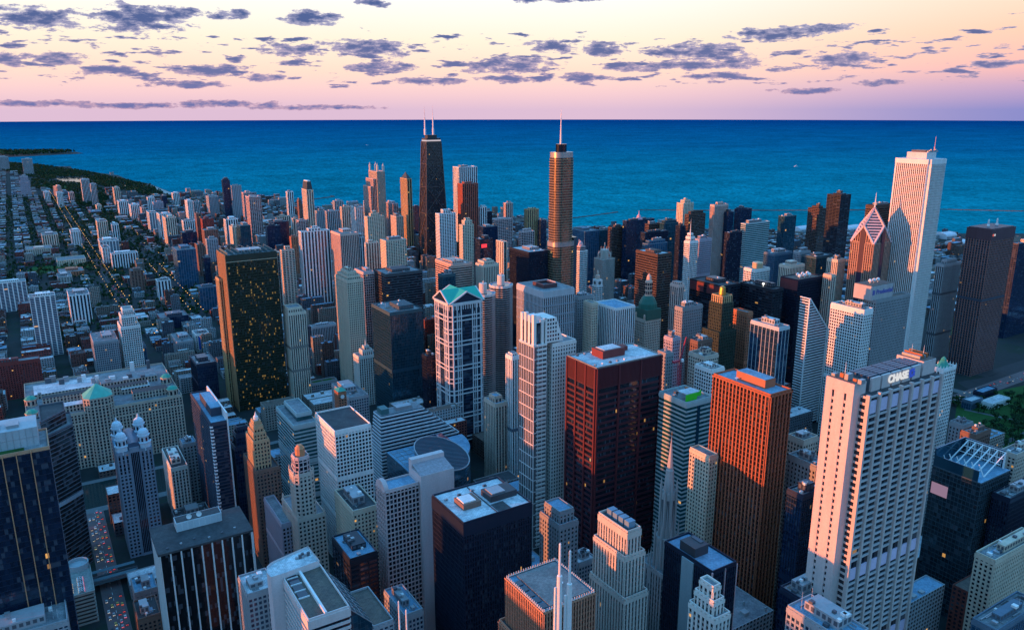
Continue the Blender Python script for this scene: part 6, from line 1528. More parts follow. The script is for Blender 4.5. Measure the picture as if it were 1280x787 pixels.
def trussed():
    H = 128; E, N, w_, d_ = foot(1226, 604, 1166, 1262.5, H); st = style('teal_dark', (.06, .09, .11), (.010, .030, .045), 3.0, 4.0, .06, .16, (.03, .06, .08), lit=.02, metal=.2)
    rt = LM('trussed_glass_tower', 'dark teal glass tower with white diagonal struts over an open roof deck', E, N, w_, d_, 'office tower')
    solid(rt, rect(E, N, w_, d_), 0, H, st, False, cap=1, roof='blue', proud=.4, par=False)
    z = H + .02; scr = M_flat(STY['teal_glass'])
    part_box(rt, 'screen_wall', scr, (E, N + 3, z, E + 1, N + d_ - 1.1, H + 9), (E, N + d_ - 1, z, E + w_, N + d_, H + 15)); part_box(rt, 'screen_wall', scr, (E + w_ - 1.2, N + d_ * .15, z, E + w_, N + d_ - 1.1, H + 15))
    ribs = MB(); k = N + 4
    while k < N + d_ - 3: ribs.box(E + w_ - 1.5, k, z, E + w_ - 1.22, k + .3, H + 14.5); k += 1.6
    for zz in (4, 8, 12): ribs.box(E + w_ - 1.55, N + d_ * .16, z + zz, E + w_ - 1.25, N + d_ - 1.2, z + zz + .3)
    ribs.build('screen_ribs', plain('rib_pale', (.55, .60, .62), .5), rt)
    for k in range(6):
        y = N + d_ * .12 + k * d_ * .155; s = MB(); xa, xb = E + w_ * .28, E + w_ - 2.2
        s.bar((xb, y, z), (xb, y, H + 14), .42); s.bar((xa, y, z), (xb, y, H + 13.5), .38); s.bar((xa, y, z), (xa + .01, y + d_ * .155 * .8, H + 9), .3)
        s.build('strut', WHITE, rt)
    s = MB()
    for zz, x in ((H + 14, E + w_ - 2.2), (H + 9.5, E + w_ - 6), (H + 5.5, E + w_ - 10)): s.bar((x, N + d_ * .1, zz), (x, N + d_ - 2, zz), .3)
    s.build('roof_pipes', WHITE, rt)
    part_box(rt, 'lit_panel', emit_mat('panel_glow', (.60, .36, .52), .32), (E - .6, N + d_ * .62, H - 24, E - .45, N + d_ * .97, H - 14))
trussed()

def jewelers():
    st = STY['beige_grid']; f = 1010; H = height_at(806, 401, f); E, N, w_, d_ = foot(806, 401, 796.5, 825.5, H); d_ = max(d_, 22)
    rt = LM('cupola_tower', 'beige tower under a dark green cupola and an orange-lit lantern', E, N, w_, d_)
    solid(rt, rect(E, N, w_, d_), 0, H, st, False, cap=3, roof='dark')
    cx, cy = E + w_ / 2, N + d_ / 2; g = lambda y: height_at(811, y, f + 14); r = w_ * .46
    part_box(rt, 'attic', plain('attic_green', (.05, .11, .085), .6), (cx - r, cy - r, H + .02, cx + r, cy + r, g(385)))
    mb = MB(); mb.lathe(cx, cy, [(r * .98, g(385)), (r * .95, g(379)), (r * .7, g(373)), (r * .46, g(370))], 16); mb.build('cupola', plain('cupola_green', (.03, .13, .10), .5), rt)
    tl = plain('lantern_terracotta', (.66, .42, .32), .7); mb = MB(); mb.lathe(cx, cy, [(r * .40, g(370)), (r * .38, g(352)), (r * .26, g(350)), (r * .24, g(346)), (0, g(342))], 12); ln = mb.build('lantern', tl, rt)
    mb = MB()
    for k in range(12):
        a = 2 * math.pi * (k + .5) / 12
        for z0, z1 in ((368, 363.5), (362, 358), (357, 353.5)): mb.obox((cx + r * .385 * math.cos(a), cy + r * .385 * math.sin(a), (g(z0) + g(z1)) / 2), (.3 * math.cos(a), .3 * math.sin(a), 0), (-.75 * math.sin(a), .75 * math.cos(a), 0), (0, 0, abs(g(z1) - g(z0)) * .42))
    mb.build('lantern_windows', M_glass(STY['black_rib']), ln)
    for p in rect(E, N, w_, d_, 2.5):
        mb = MB(); mb.lathe(p[0], p[1], [(2.4, H + .02), (2.4, H + 6), (2.0, H + 7.5), (0, H + 10)], 8); mb.build('corner_turret', tl, rt)
jewelers()

def wrigley_and_co():
    f = 1380; g = lambda y: height_at(747, y, f); P = at(747, 345, g(345)); cx, cy = P.x, P.y; wt = plain('terracotta_white', (.74, .72, .70), .6)
    st = STY['white_grid']; rt = LM('white_clock_tower', 'white terracotta clock tower with an orange-lit spire', cx - 22, cy - 14, 44, 30)
    a = 7.2; solid(rt, rect(cx - 22, cy - 12, 44, 28), 0, 74, st, True, roof='white'); solid(rt, rect(cx - a, cy - a, 2 * a, 2 * a), 74.02, g(357), st, True, roof='white', roofname='shaft_roof')
    part_box(rt, 'clock_stage', wt, (cx - a * .85, cy - a * .85, g(357) + .02, cx + a * .85, cy + a * .85, g(349)))
    for sx, sy in ((0, -1), (-1, 0)):
        mb = MB(); n = 16; r = 3.1; zc = g(353)
        c = Vector((cx, cy, zc)) + Vector((sx, sy, 0)) * (a * .85 + .25); u = Vector((sy, -sx, 0))
        mb.face([c + u * (r * math.cos(2 * math.pi * i / n)) * -1 + Vector((0, 0, r * math.sin(2 * math.pi * i / n))) for i in range(n)]); mb.build('clock_face', plain('clock_dark', (.10, .10, .11), .5), rt)
    mb = MB(); mb.lathe(cx, cy, [(a * .6, g(349)), (a * .55, g(344)), (a * .3, g(343)), (a * .25, g(339.5)), (0, g(336.5))], 10); mb.build('spire', plain('spire_peach', (.70, .48, .38), .6), rt)
    f = 1500; g2 = lambda y: height_at(755, y, f); P = at(755.5, 320, g2(320)); cx, cy = P.x, P.y; st = STY['gothic']
    rt = LM('buttressed_tower', 'gothic tower with a crown of flying buttresses lit orange', cx - 17, cy - 14, 34, 28)
    solid(rt, rect(cx - 15.5, cy - 13, 31, 26), 0, g2(323), st, True, roof='grey')
    mb = MB(); mb.lathe(cx, cy, [(8.2, g2(323)), (8.0, g2(312)), (6.6, g2(311.5))], 8); mb.build('octagon_crown', M_wall(st), rt); pn = MB()
    for k in range(8):
        t = R(22.5 + 45 * k); x, y = cx + 13 * math.cos(t), cy + 12 * math.sin(t); pn.lathe(x, y, [(1.3, g2(326)), (1.1, g2(317)), (0, g2(313.5))], 5); x2, y2 = cx + 7.8 * math.cos(t), cy + 7.8 * math.sin(t); pn.bar((x, y, g2(318)), (x2, y2, g2(313)), .7); pn.lathe(x2, y2, [(.9, g2(313)), (0, g2(308))], 5)
    pn.build('buttresses', plain('buttress_peach', (.62, .46, .40), .7), rt); mb = MB(); mb.bar((cx, cy, g2(311.5)), (cx, cy, g2(303)), .35); mb.build('flagpole', WHITE, rt)
    f = 1480; g3 = lambda y: height_at(725, y, f); P = at(725.5, 312, g3(312)); cx, cy = P.x, P.y
    rt = LM('domed_hotel_tower', 'grey-white tower with a small pink dome beside the bronze skyscraper', cx - 11, cy - 11, 22, 24)
    solid(rt, rect(cx - 9.5, cy - 10, 19, 22), 0, g3(313), STY['white_grid'], True, roof='grey'); solid(rt, rect(cx - 6.5, cy - 7, 13, 14), g3(313) + .02, g3(308), STY['pink_grid'], True, roof='grey', roofname='upper_roof')
    mb = MB(); mb.lathe(cx, cy, [(5.4, g3(308)), (5.2, g3(306)), (3.6, g3(303)), (1.2, g3(301.6)), (0, g3(300.5))], 14); mb.build('dome', plain('dome_pink', (.66, .42, .42), .5), rt, smooth=True)
    mb = MB(); mb.lathe(cx - 5, cy - 2, [(.9, g3(308)), (.6, g3(299))], 6); mb.build('chimney', WHITE, rt)
    f = 880; g4 = lambda y: height_at(901, y, f); P = at(901, 390, g4(390)); cx, cy = P.x, P.y; st = STY['carbide']
    rt = LM('gilded_tower', 'dark green tower with a gilded bottle-shaped top', cx - 15, cy - 13, 30, 28)
    solid(rt, rect(cx - 14, cy - 12, 28, 26), 0, g4(412), st, False, roof='dark'); solid(rt, rect(cx - 9.5, cy - 9.5, 19, 19), g4(412) + .02, g4(378), st, False, roof='dark', roofname='shaft_roof')
    gd = plain('gilding', (.42, .27, .06), .4, .5, .5); solid(rt, rect(cx - 8, cy - 8, 16, 16), g4(378) + .02, g4(369), STY['gold_rib'], False, roof='dark', roofname='crown_roof')
    mb = MB(); mb.lathe(cx, cy, [(4.2, g4(369)), (3.6, g4(362)), (3.2, g4(359)), (1.2, g4(357.5))], 12); mb.build('finial', gd, rt)
wrigley_and_co()

def shore_landmarks():
    rt, (E, N, w_, d_, H) = B('mall_tower', 'white-and-grey ribbed slab rising behind the glowing red-brown slab', 'tower', 573.5, 209.5, 566, 596.5, 258, 'white_rib', cap=8)
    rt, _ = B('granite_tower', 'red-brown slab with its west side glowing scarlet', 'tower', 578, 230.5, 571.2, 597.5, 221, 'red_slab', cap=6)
    rt, (E, N, w_, d_, H) = B('pyramid_roofed_tower', 'slim golden tower with a dark pyramid cap', 'tower', 508.6, 224, 500, 514.5, 236, 'gold_rib', penth=False)
    mb = MB(); cx, cy = E + w_ / 2, N + d_ / 2; z = height_at(507.5, 214.5, cx * SA + cy * CA)
    a, b = w_ / 2 - 1, d_ / 2 - 1; pl = [(cx - a, cy - b), (cx + a, cy - b), (cx + a, cy + b), (cx - a, cy + b)]
    for i in range(4): mb.face([(*pl[i], H + .1), (*pl[(i + 1) % 4], H + .1), (cx, cy, z)])
    mb.build('pyramid_cap', DARKM, rt)
    H = 246; E, N, w_, d_ = foot(471, 215, 460.5, 481, H); rt = LM('turreted_tower', 'beige stone tower crowned by four lantern turrets', E, N, w_, d_); st = STY['beige_rib']
    solid(rt, rect(E, N, w_, d_), 0, H, st, True, roof='grey'); zt = height_at(471, 203.5, E * SA + N * CA)
    for p in rect(E, N, w_, d_, 3.4):
        mb = MB(); mb.lathe(p[0], p[1], [(3.3, H + .02), (3.2, H + (zt - H) * .6), (3.8, H + (zt - H) * .62), (2.0, H + (zt - H) * .72), (0, zt)], 8); mb.build('turret', plain('turret_pale', (.62, .52, .46), .7), rt)
    for (dx, hh) in ((-9, 226), (-17, 205)): solid(rt, rect(E + dx, N + 4 + dx * -.3, 9, d_ - 6), 0, hh, STY['pink_rib'], True, roof='grey', roofname='shoulder_roof')
    st = STY['cream_grid']; rt, (E, N, w_, d_, H) = B('black_capped_tower', 'cream tower with a black mansard cap standing against the lake', 'tower', 383, 237.5, 377, 391.5, 200, 'cream_rib', penth=False)
    zt = height_at(384, 227, E * SA + N * CA); i = 3; p0 = rect(E + 1.5, N + 1.5, w_ - 3, d_ - 3); p1 = rect(E + 4.5, N + 4, w_ - 9, d_ - 8)
    mb = MB(); mb.prism(p0, H + .02, zt, None, 0, 0, p1); mb.build('mansard', DARKM, rt); mb = MB(); mb.prism(rect(E + 5.5, N + 5, w_ - 11, d_ - 10), zt + .01, zt + 2.4, None, 0, 0); mb.build('cap', WHITE, rt)
    e = [l for l in LOG if l[1].startswith('navy slab carrying a small pink')][0]; _, _, E, N, w_, d_, H = e; rt = [o for o in bpy.data.objects if o.get('label') == e[1]][0]
    cx, cy = E + w_ * .5, N + d_ * .5; zt = height_at(800, 263, cx * SA + cy * CA); mb = MB(); mb.lathe(cx, cy, [(9, H + 1.4), (8, H + 4), (5, H + 5), (4, H + 10), (1.2, H + 13), (.1, zt)], 8); mb.build('spire', plain('spire_pink', (.60, .34, .40), .6), rt)
    for lab, txt in (('dark glass block carrying a red', None),):
        e = [l for l in LOG if l[1].startswith(lab)][0]; _, _, E, N, w_, d_, H = e; rt = [o for o in bpy.data.objects if o.get('label') == e[1]][0]; part_box(rt, 'roof_sign', emit_mat('sign_red', (.9, .03, .04), 1.2), (E + 3, N - .8, H - 16, E + 15, N - .1, H - 9))
    e = [l for l in LOG if l[1].startswith('low white curved hotel')][0]; _, _, E, N, w_, d_, H = e; rt = [o for o in bpy.data.objects if o.get('label') == e[1]][0]
    mb = MB(); mb.lathe(E + w_ * .45, N + d_ * .4, [(8, H + .02), (8, H + 8), (8.6, H + 8.3), (7.5, H + 10), (6, H + 10.4)], 16); mb.build('pavilion', plain('pavilion_gilt', (.55, .40, .24), .5), rt)
    e = [l for l in LOG if l[1].startswith('blue banded office with bright')][0]; _, _, E, N, w_, d_, H = e; rt = [o for o in bpy.data.objects if o.get('label') == e[1]][0]
    gr = plain('formwork_green', (.06, .62, .03), .5, var=.1); part_box(rt, 'green_panel', gr, (E + 3, N + 4, H + .03, E + 16, N + 4.6, H + 6)); part_box(rt, 'green_panel', gr, (E + 12, N + 9, H + .03, E + 26, N + 9.6, H + 5)); part_box(rt, 'deck_slab', ROOFS['white'], (E + 4, N + 5, H + 6, E + 20, N + 16, H + 6.5))
    for k in range(7): part_box(rt, 'site_gear', [METAL, LOUVRE, plain('gear_rust', (.45, .15, .06))][k % 3], (E + 3 + k * 4, N + 18 + k % 3 * 3, H + .03, E + 5.5 + k * 4, N + 20.5 + k % 3 * 3, H + 2 + k % 2))
    part_box(rt, 'stair_strip', M_glass(STY['teal_glass']), (E + w_ * .42, N - .9, 0, E + w_ * .52, N - .02, H - 4))
    e = [l for l in LOG if l[1].startswith('red-brick clock tower')][0]; _, _, E, N, w_, d_, H = e; rt = [o for o in bpy.data.objects if o.get('label') == e[1]][0]
    mb = MB(); cx, cy = E + w_ / 2, N + d_ / 2; a, b = w_ / 2 + .8, d_ / 2 + .8; pl = [(cx - a, cy - b), (cx + a, cy - b), (cx + a, cy + b), (cx - a, cy + b)]
    for i in range(4): mb.face([(*pl[i], H + 1.42), (*pl[(i + 1) % 4], H + 1.42), (cx, cy, H + 5)])
    mb.build('cap', COPPER, rt)
    n = 16; mb = MB(); zc = H - 5; mb.face([(cx + 2.4 * math.cos(2 * math.pi * i / n), N - .8, zc + 2.4 * math.sin(2 * math.pi * i / n)) for i in range(n)]); mb.build('clock_face', WHITE, rt)
    e = [l for l in LOG if l[1].startswith('small white block with a blue mural')][0]; _, _, E, N, w_, d_, H = e; rt = [o for o in bpy.data.objects if o.get('label') == e[1]][0]
    part_box(rt, 'mural', plain('mural_blue', (.03, .12, .55), .6, var=.8, scale=.4, streak=False), (E + w_ * .18, N - .75, H * .15, E + w_ * .7, N - .5, H * .85))
    e = [l for l in LOG if l[1].startswith('low block with a green rooftop')][0]; _, _, E, N, w_, d_, H = e; rt = [o for o in bpy.data.objects if o.get('label') == e[1]][0]
    part_box(rt, 'sports_court', LAWN, (E + w_ * .12, N + 1.5, H + .02, E + w_ * .45, N + d_ - 1.5, H + .1), (E + w_ * .52, N + 1.5, H + .02, E + w_ * .86, N + d_ - 1.5, H + .1))
shore_landmarks()

def crane():
    red = plain('crane_red', (.45, .04, .07), .5); f = 690; P = at(849.5, 453, height_at(849.5, 453, f)); zt = P.z; x, y = P.x, P.y
    rt = root('tower_crane', 'red luffing crane standing in the gap behind the rust-black tower', 'crane', x, y)
    m = MB(); s = 1.1
    for sx in (-s, s):
        for sy in (-s, s): m.bar((x + sx, y + sy, 0), (x + sx, y + sy, zt), .2)
    z = 0; k = 0
    while z < zt - 4:
        for a, b in (((-s, -s), (s, -s)), ((-s, -s), (-s, s)), ((s, -s), (s, s)), ((-s, s), (s, s))): m.bar((x + a[0], y + a[1], z), (x + b[0], y + b[1], z + 4), .12)
        z += 4
    m.build('mast', red, rt)
    zj = height_at(858, 421, f + 4); q = at(858, 421, zj); a = Vector((x, y, zt + 1)); b = Vector((q.x, q.y, zj)); d = (b - a).normalized(); u = d.cross(Vector((0, 1, 0))).normalized(); v = u.cross(d)
    j = MB(); offs = [u * .7, u * -.7, v * 1.1]
    for o in offs: j.bar(a + o, b + o * .4, .18)
    L = (b - a).length; k = 0.0
    while k < L - 3:
        for i in range(3): j.bar(a + d * k + offs[i] * (1 - .6 * k / L), a + d * (k + 3) + offs[(i + 1) % 3] * (1 - .6 * (k + 3) / L), .1)
        k += 3
    j.build('jib', red, rt)
    c = MB(); c.obox(a - Vector((d.x, d.y, 0)).normalized() * 5 + Vector((0, 0, 1)), (4, 0, 0), (0, 1.2, 0), (0, 0, .9)); c.build('counterweight', red, rt)
    c = MB(); c.obox(a + Vector((1.9, -1.2, 1)), (1, 0, 0), (0, 1, 0), (0, 0, 1.3)); c.build('cab', WHITE, rt)
crane()

def garage():
    H = 28; a = at(76, 746, H); b = at(118, 738, H); c = at(122, 703, H); E, N, w_, d_ = a.x, b.y, b.x - a.x, c.y - b.y
    rt = LM('parking_garage', 'open-sided parking garage with a round ramp drum and cars on its roof', E, N, w_, d_, 'garage')
    cc = plain('concrete_olive', (.34, .36, .33), .85); mb = MB(); z = 0
    while z < H - 1: mb.box(E, N, z, E + w_, N + d_, z + 1.3); z += 3.4
    mb.build('decks', cc, rt)
    part_box(rt, 'inner_wall', DARKM, (E + 1.2, N + 1.2, 0, E + w_ - 1.2, N + d_ - 1.2, H - 2)); part_box(rt, 'roof', roof_mat('roof_deck', (.30, .34, .32), (.22, .25, .25)), (E + .5, N + .5, H - 1.2, E + w_ - .5, N + d_ - .5, H))
    parapet(rt, rect(E, N, w_, d_), H - 1, cc, 2.2, .5)
    mb = MB(); x, y = E + w_ - 9, N + d_ + 2; r = 8.5; mb.lathe(x, y, [(r, 0), (r, H + 5), (r - .7, H + 5), (r - .7, H + 2)], 28); mb.build('ramp_drum', plain('drum_pale', (.40, .47, .50), .8), rt); mb = MB(); mb.lathe(x, y, [(r - .7, H + 1.9), (.1, H + 2)], 28, cap=False); mb.build('drum_floor', cc, rt)
    return E, N, w_, d_, H
GAR = garage()

def station():
    E = STR_E; N = at(140, 728).y; rt = LM('elevated_station', 'elevated railway station with low canopies spanning the narrow street', E - 22, N - 9, 46, 22, 'station')
    part_box(rt, 'track_deck', DARKM, (E - 22, N - 6, 5.6, E + 24, N + 8, 6.6))
    for dy in (-8.5, 5.5): 
        m = MB(); x0, x1 = E - 20, E + 22; m.face([(x0, N + dy, 11), (x1, N + dy, 11), (x1, N + dy + 2.2, 12.4), (x0, N + dy + 2.2, 12.4)]); m.face([(x0, N + dy + 2.2, 12.4), (x1, N + dy + 2.2, 12.4), (x1, N + dy + 4.4, 11), (x0, N + dy + 4.4, 11)]); m.box(x0, N + dy + .3, 6.62, x1, N + dy + .6, 7.6)
        m.build('canopy', plain('canopy_teal', (.10, .17, .20), .5), rt)
    leg = MB()
    for k in range(6):
        for yy in (-5, 7): leg.box(E - 21 + k * 8.6, N + yy - .4, 0, E - 20.2 + k * 8.6, N + yy + .4, 5.6)
    leg.build('steel_posts', DARKM, rt)
    rl = MB()
    for yy in (-2.4, -.9, 2.2, 3.7): rl.box(E - 22, N + yy, 6.62, E + 24, N + yy + .12, 6.8)
    rl.build('rails', METAL, rt)
station()

def green_tower_west():
    e = [l for l in LOG if l[1].startswith('tall dark green glass tower')][0]; _, _, E, N, w_, d_, H = e; rt = [o for o in bpy.data.objects if o.get('label') == e[1]][0]
    br = plain('pier_sunset_orange', (.44, .25, .13), .5); mb = MB(); k = .4  # orange of the low sun put into the west piers' colour
    while k < d_ - 1: mb.box(E - 1.3, N + k, 0, E - .02, N + k + 1.3, H + 2); k += 2.6
    mb.build('west_piers', br, rt); solid(rt, rect(E - 6, N + d_ * .55, 5.9, d_ * .42), 0, H - 36, STY['gold_rib'], False, cap=2, roof='dark', roofname='wing_roof')
    mb = MB()
    for k in range(9): x = E + w_ * (k + .3) / 9; mb.box(x, N + .5, H + .03, x + .5, N + d_ - 2, H + 5)
    mb.build('roof_fins', plain('fin_teal', (.10, .16, .17), .5), rt)
    mb = MB(); mb.box(E - .6, N - .75, H - 8.4, E + w_ + .6, N - .46, H - 7.4); mb.build('pale_belt', plain('belt_tan', (.45, .36, .26), .5), rt)
green_tower_west()
# ------------------------------------------------------------------ unseen towers added on the west bank to throw the evening shade
def west_shade_towers():
    for i, (E, N, w_, d_, H, lab) in enumerate(((-330, 415, 60, 62, 160, 'unseen pale slab added for shade across the south branch'), (-300, 500, 55, 60, 165, 'unseen tall office added for shade across the south branch'), (-340, 700, 70, 90, 135, 'unseen broad office added for shade across the south branch'),
                                         (-420, 960, 80, 120, 120, 'unseen loft block added for shade north-west of the fork'), (-380, 1250, 70, 120, 105, 'unseen tan slab added for shade on the north branch'), (-460, 1600, 80, 160, 95, 'unseen grey slab added for shade on the north branch'),
                                         (-190, 160, 60, 55, 190, 'unseen stone block added for shade behind the viewing deck'), (-520, 2050, 90, 200, 85, 'unseen long slab added for shade far along the branch'))):
        st = STY['grey_grid' if i % 2 else 'cream_grid']; rt = LM('office_tower', lab, E, N, w_, d_); solid(rt, rect(E, N, w_, d_), 0, H, st, True)
west_shade_towers()

# ------------------------------------------------------------------ low city blocks between the towers
def in_poly(x, y, poly):
    c = False; n = len(poly)
    for i in range(n):
        x0, y0 = poly[i]; x1, y1 = poly[(i + 1) % n]
        if (y0 > y) != (y1 > y) and x < (x1 - x0) * (y - y0) / (y1 - y0) + x0: c = not c
    return c
NOBUILD = [px(q) for q in ([(32, 339), (42, 332), (78, 330.5), (107, 329), (118, 333), (60, 342), (34, 343)],
                           [(-20, 198), (60, 205), (160, 223), (225, 241), (225, 249), (205, 252), (160, 246), (132, 240), (128, 262), (96, 258), (95, 240), (60, 235), (40, 236), (36, 212), (-20, 212)],
                           [(1150, 400), (1300, 400), (1300, 640), (1188, 560), (1188, 470), (1150, 450)], [(1180, 297), (1300, 297), (1300, 310), (1180, 310)])]
def free(x0, y0, x1, y1, m=3):
    for (E, N, w_, d_) in FOOT:
        if x0 < E + w_ + m and x1 > E - m and y0 < N + d_ + m and y1 > N - m: return False
    if y0 < RIV1 + 6 and y1 > RIV0 - 4 and x0 < 305: return False
    for a, b, wd in ROADS:
        if abs(a.x - b.x) < 40:
            xm = (a.x + b.x) / 2
            if x0 < xm + wd / 2 + 2 and x1 > xm - wd / 2 - 2 and y1 > min(a.y, b.y) and y0 < max(a.y, b.y): return False
    for cx, cy in ((x0, y0), (x1, y0), (x1, y1), (x0, y1)):
        if not in_poly(cx, cy, land): return False
        if any(in_poly(cx, cy, q) for q in NOBUILD): return False
    return True
def blocked(p, cap_boxes):
    """is the sight line from the camera to p cut by a tower"""
    o = C0; d = Vector(p) - o
    for (x0, y0, x1, y1, h) in cap_boxes:
        t0, t1 = 0.0, .985
        for a, b, oo, dd in ((x0, x1, o.x, d.x), (y0, y1, o.y, d.y), (0, h, o.z, d.z)):
            if abs(dd) < 1e-9:
                if oo < a or oo > b: t0 = 2; break
                continue
            u, v = (a - oo) / dd, (b - oo) / dd
            if u > v: u, v = v, u
            t0 = max(t0, u); t1 = min(t1, v)
        if t0 < t1: return True
    return False
HT_OF = {'bank_tower': 255, 'court_tower': 198, 'marble_tower': 343, 'exhibition_hall': 70, 'parking_garage': 28, 'elevated_station': 8, 'atrium_building': 66, 'terraced_office': 70}
def infill():
    r = random.Random(11); X = 24.0; cands = []
    boxes = [(E, N, E + w_, N + d_, HT_OF.get(n.split('.')[0], H)) for n, l, E, N, w_, d_, H in LOG]
    wy = -400.0
    sx, sy = 66.5, 61.0                                    # lot pitch inside the street grid
    gx = [-620 + 66.5 * k for k in range(40)]
    N0 = 180.0
    while N0 < 6400:
        step = 62 if N0 < 2600 else 78
        for k in range(-12, 40):
            bx0 = 23.0 + 66.8 * k + 10.5; bx1 = bx0 + 47
            if (N0 - 180) % 124 < 1: pass
            by0, by1 = N0 + 7, N0 + step - 6
            cxp, cyp, dep = proj(((bx0 + bx1) / 2, (by0 + by1) / 2, 10))
            if dep < 50 or cxp < -140 or cxp > 1420 or cyp > 900: continue
            # split the half block into lots
            dist = math.hypot(bx0, N0); nl = r.choice([1, 2, 2, 3]) if N0 < 1100 else (r.choice([2, 3, 4]) if N0 < 3000 else r.choice([2, 3]))
            y = by0
            for j in range(nl):
                h_ = (by1 - by0) / nl; ny = 1 if N0 < 1100 or r.random() < .3 else 2
                for q in range(ny):
                    ww = (bx1 - bx0) / ny; x0 = bx0 + q * ww + r.uniform(0, 3); x1 = bx0 + (q + 1) * ww - r.uniform(.6, 5 if N0 > 1100 else 2); y0 = y + r.uniform(.0, 2); y1 = y + h_ - r.uniform(.6, 4 if N0 > 1100 else 1.5)
                    if N0 < 860 and bx0 > 60: H = r.choice([18, 24, 32, 45, 58, 70])
                    elif bx0 > 330 and N0 < 2400: H = r.choice([8, 12, 16, 24, 34, 46, 60])
                    elif bx0 > 330: H = r.choice([8, 12, 18, 26, 40])
                    elif N0 < 1500: H = r.choice([8, 10, 14, 18, 24, 34])
                    elif N0 < 2700: H = r.choice([6, 7, 8, 9, 10, 12, 12, 15, 9, 24])
                    else: H = r.choice([6, 7, 8, 9, 10, 12, 12, 15])
                    if bx0 > 1250: H = min(H, 14)
                    if r.random() < .05: continue
                    if 1150 < N0 < 2700 and r.random() < .05: H = r.uniform(26, 46)
                    cands.append((x0, y0, x1, y1, H))
                y += h_
        N0 += step
    ok = []
    for c in cands:
        x0, y0, x1, y1, H = c
        if x1 - x0 < 5 or y1 - y0 < 5: continue
        if not free(x0, y0, x1, y1): continue
        ok.append(c)
    seen = []; rest = []
    for c in ok:
        x0, y0, x1, y1, H = c; cx, cy, dep = proj(((x0 + x1) / 2, (y0 + y1) / 2, H))
        vis = -8 < cx < 1290 and cy < 800
        if vis:
            pts = [((x0 + x1) / 2, (y0 + y1) / 2, H), (x0, y0, H), (x1, y0, H), (x0, y1, H), (x1, y1, H), (x0, y0, H * .5)]
            fr = sum(not blocked(p, boxes) for p in pts) / len(pts)
        else: fr = 0
        area = fr * ((x1 - x0) * (y1 - y0) * .3 + H * (x1 - x0)) / max(dep, 1) ** 2
        (seen if fr > .15 else rest).append((area, c))
    seen.sort(reverse=True)
    return seen, rest
SEEN, REST = infill()
print('INFILL', len(SEEN), len(REST))
IC = [('grey', (.15, .16, .18), 'grey'), ('pale', (.36, .37, .38), 'white'), ('red-brick', (.20, .06, .05), 'dark'), ('brown', (.12, .08, .07), 'brown'), ('tan', (.22, .185, .155), 'grey'), ('slate', (.085, .10, .125), 'blue'), ('cream', (.31, .285, .25), 'white')]
IST = [style('low_' + n, c, DK, 3.6, 3.5, .46, .46, lit=.06) for n, c, rf in IC]
IMAT = [M_flat(s) for s in IST]
RMAT = [ROOFS['grey'], ROOFS['white'], ROOFS['dark'], ROOFS['blue'], ROOFS['brown']]
RN = ['grey', 'white', 'black', 'blue', 'brown']
def low_mesh(mb, c, st, r, mi_w=0, mi_r=1, gear=2):
    x0, y0, x1, y1, H = c; pl = [(x0, y0), (x1, y0), (x1, y1), (x0, y1)]
    mb.prism(pl, 0, H, st, mi_w)
    t = .5                                                    # parapet lip, then the sunken roof sheet
    mb.face([(x0, y0, H), (x1, y0, H), (x1 - t, y0 + t, H), (x0 + t, y0 + t, H)], mi_w, [(.01, .01)] * 4); mb.face([(x1, y0, H), (x1, y1, H), (x1 - t, y1 - t, H), (x1 - t, y0 + t, H)], mi_w, [(.01, .01)] * 4)
    mb.face([(x1, y1, H), (x0, y1, H), (x0 + t, y1 - t, H), (x1 - t, y1 - t, H)], mi_w, [(.01, .01)] * 4); mb.face([(x0, y1, H), (x0, y0, H), (x0 + t, y0 + t, H), (x0 + t, y1 - t, H)], mi_w, [(.01, .01)] * 4)
    q = [(x0 + t, y0 + t), (x1 - t, y0 + t), (x1 - t, y1 - t), (x0 + t, y1 - t)]; z = H - .8
    for i in range(4): a, b = q[i], q[(i + 1) % 4]; mb.face([(*b, z), (*a, z), (*a, H), (*b, H)], mi_w, [(.01, .01)] * 4)
    mb.face([(*p, z) for p in q], mi_r)
    for k in range(gear):
        s = r.uniform(1.2, min(5, (x1 - x0) * .3)); x = r.uniform(x0 + 1, x1 - s - 1); y = r.uniform(y0 + 1, y1 - s - 1)
        mb.box(x, y, z + .02, x + s, y + s * r.uniform(.6, 1), z + r.uniform(1.5, 3.8), mi_w, r.choice([mi_w, mi_r]))
        for f_ in range(len(mb.uv) - 5, len(mb.uv)): mb.uv[f_] = [(.01, .01)] * len(mb.f[f_])
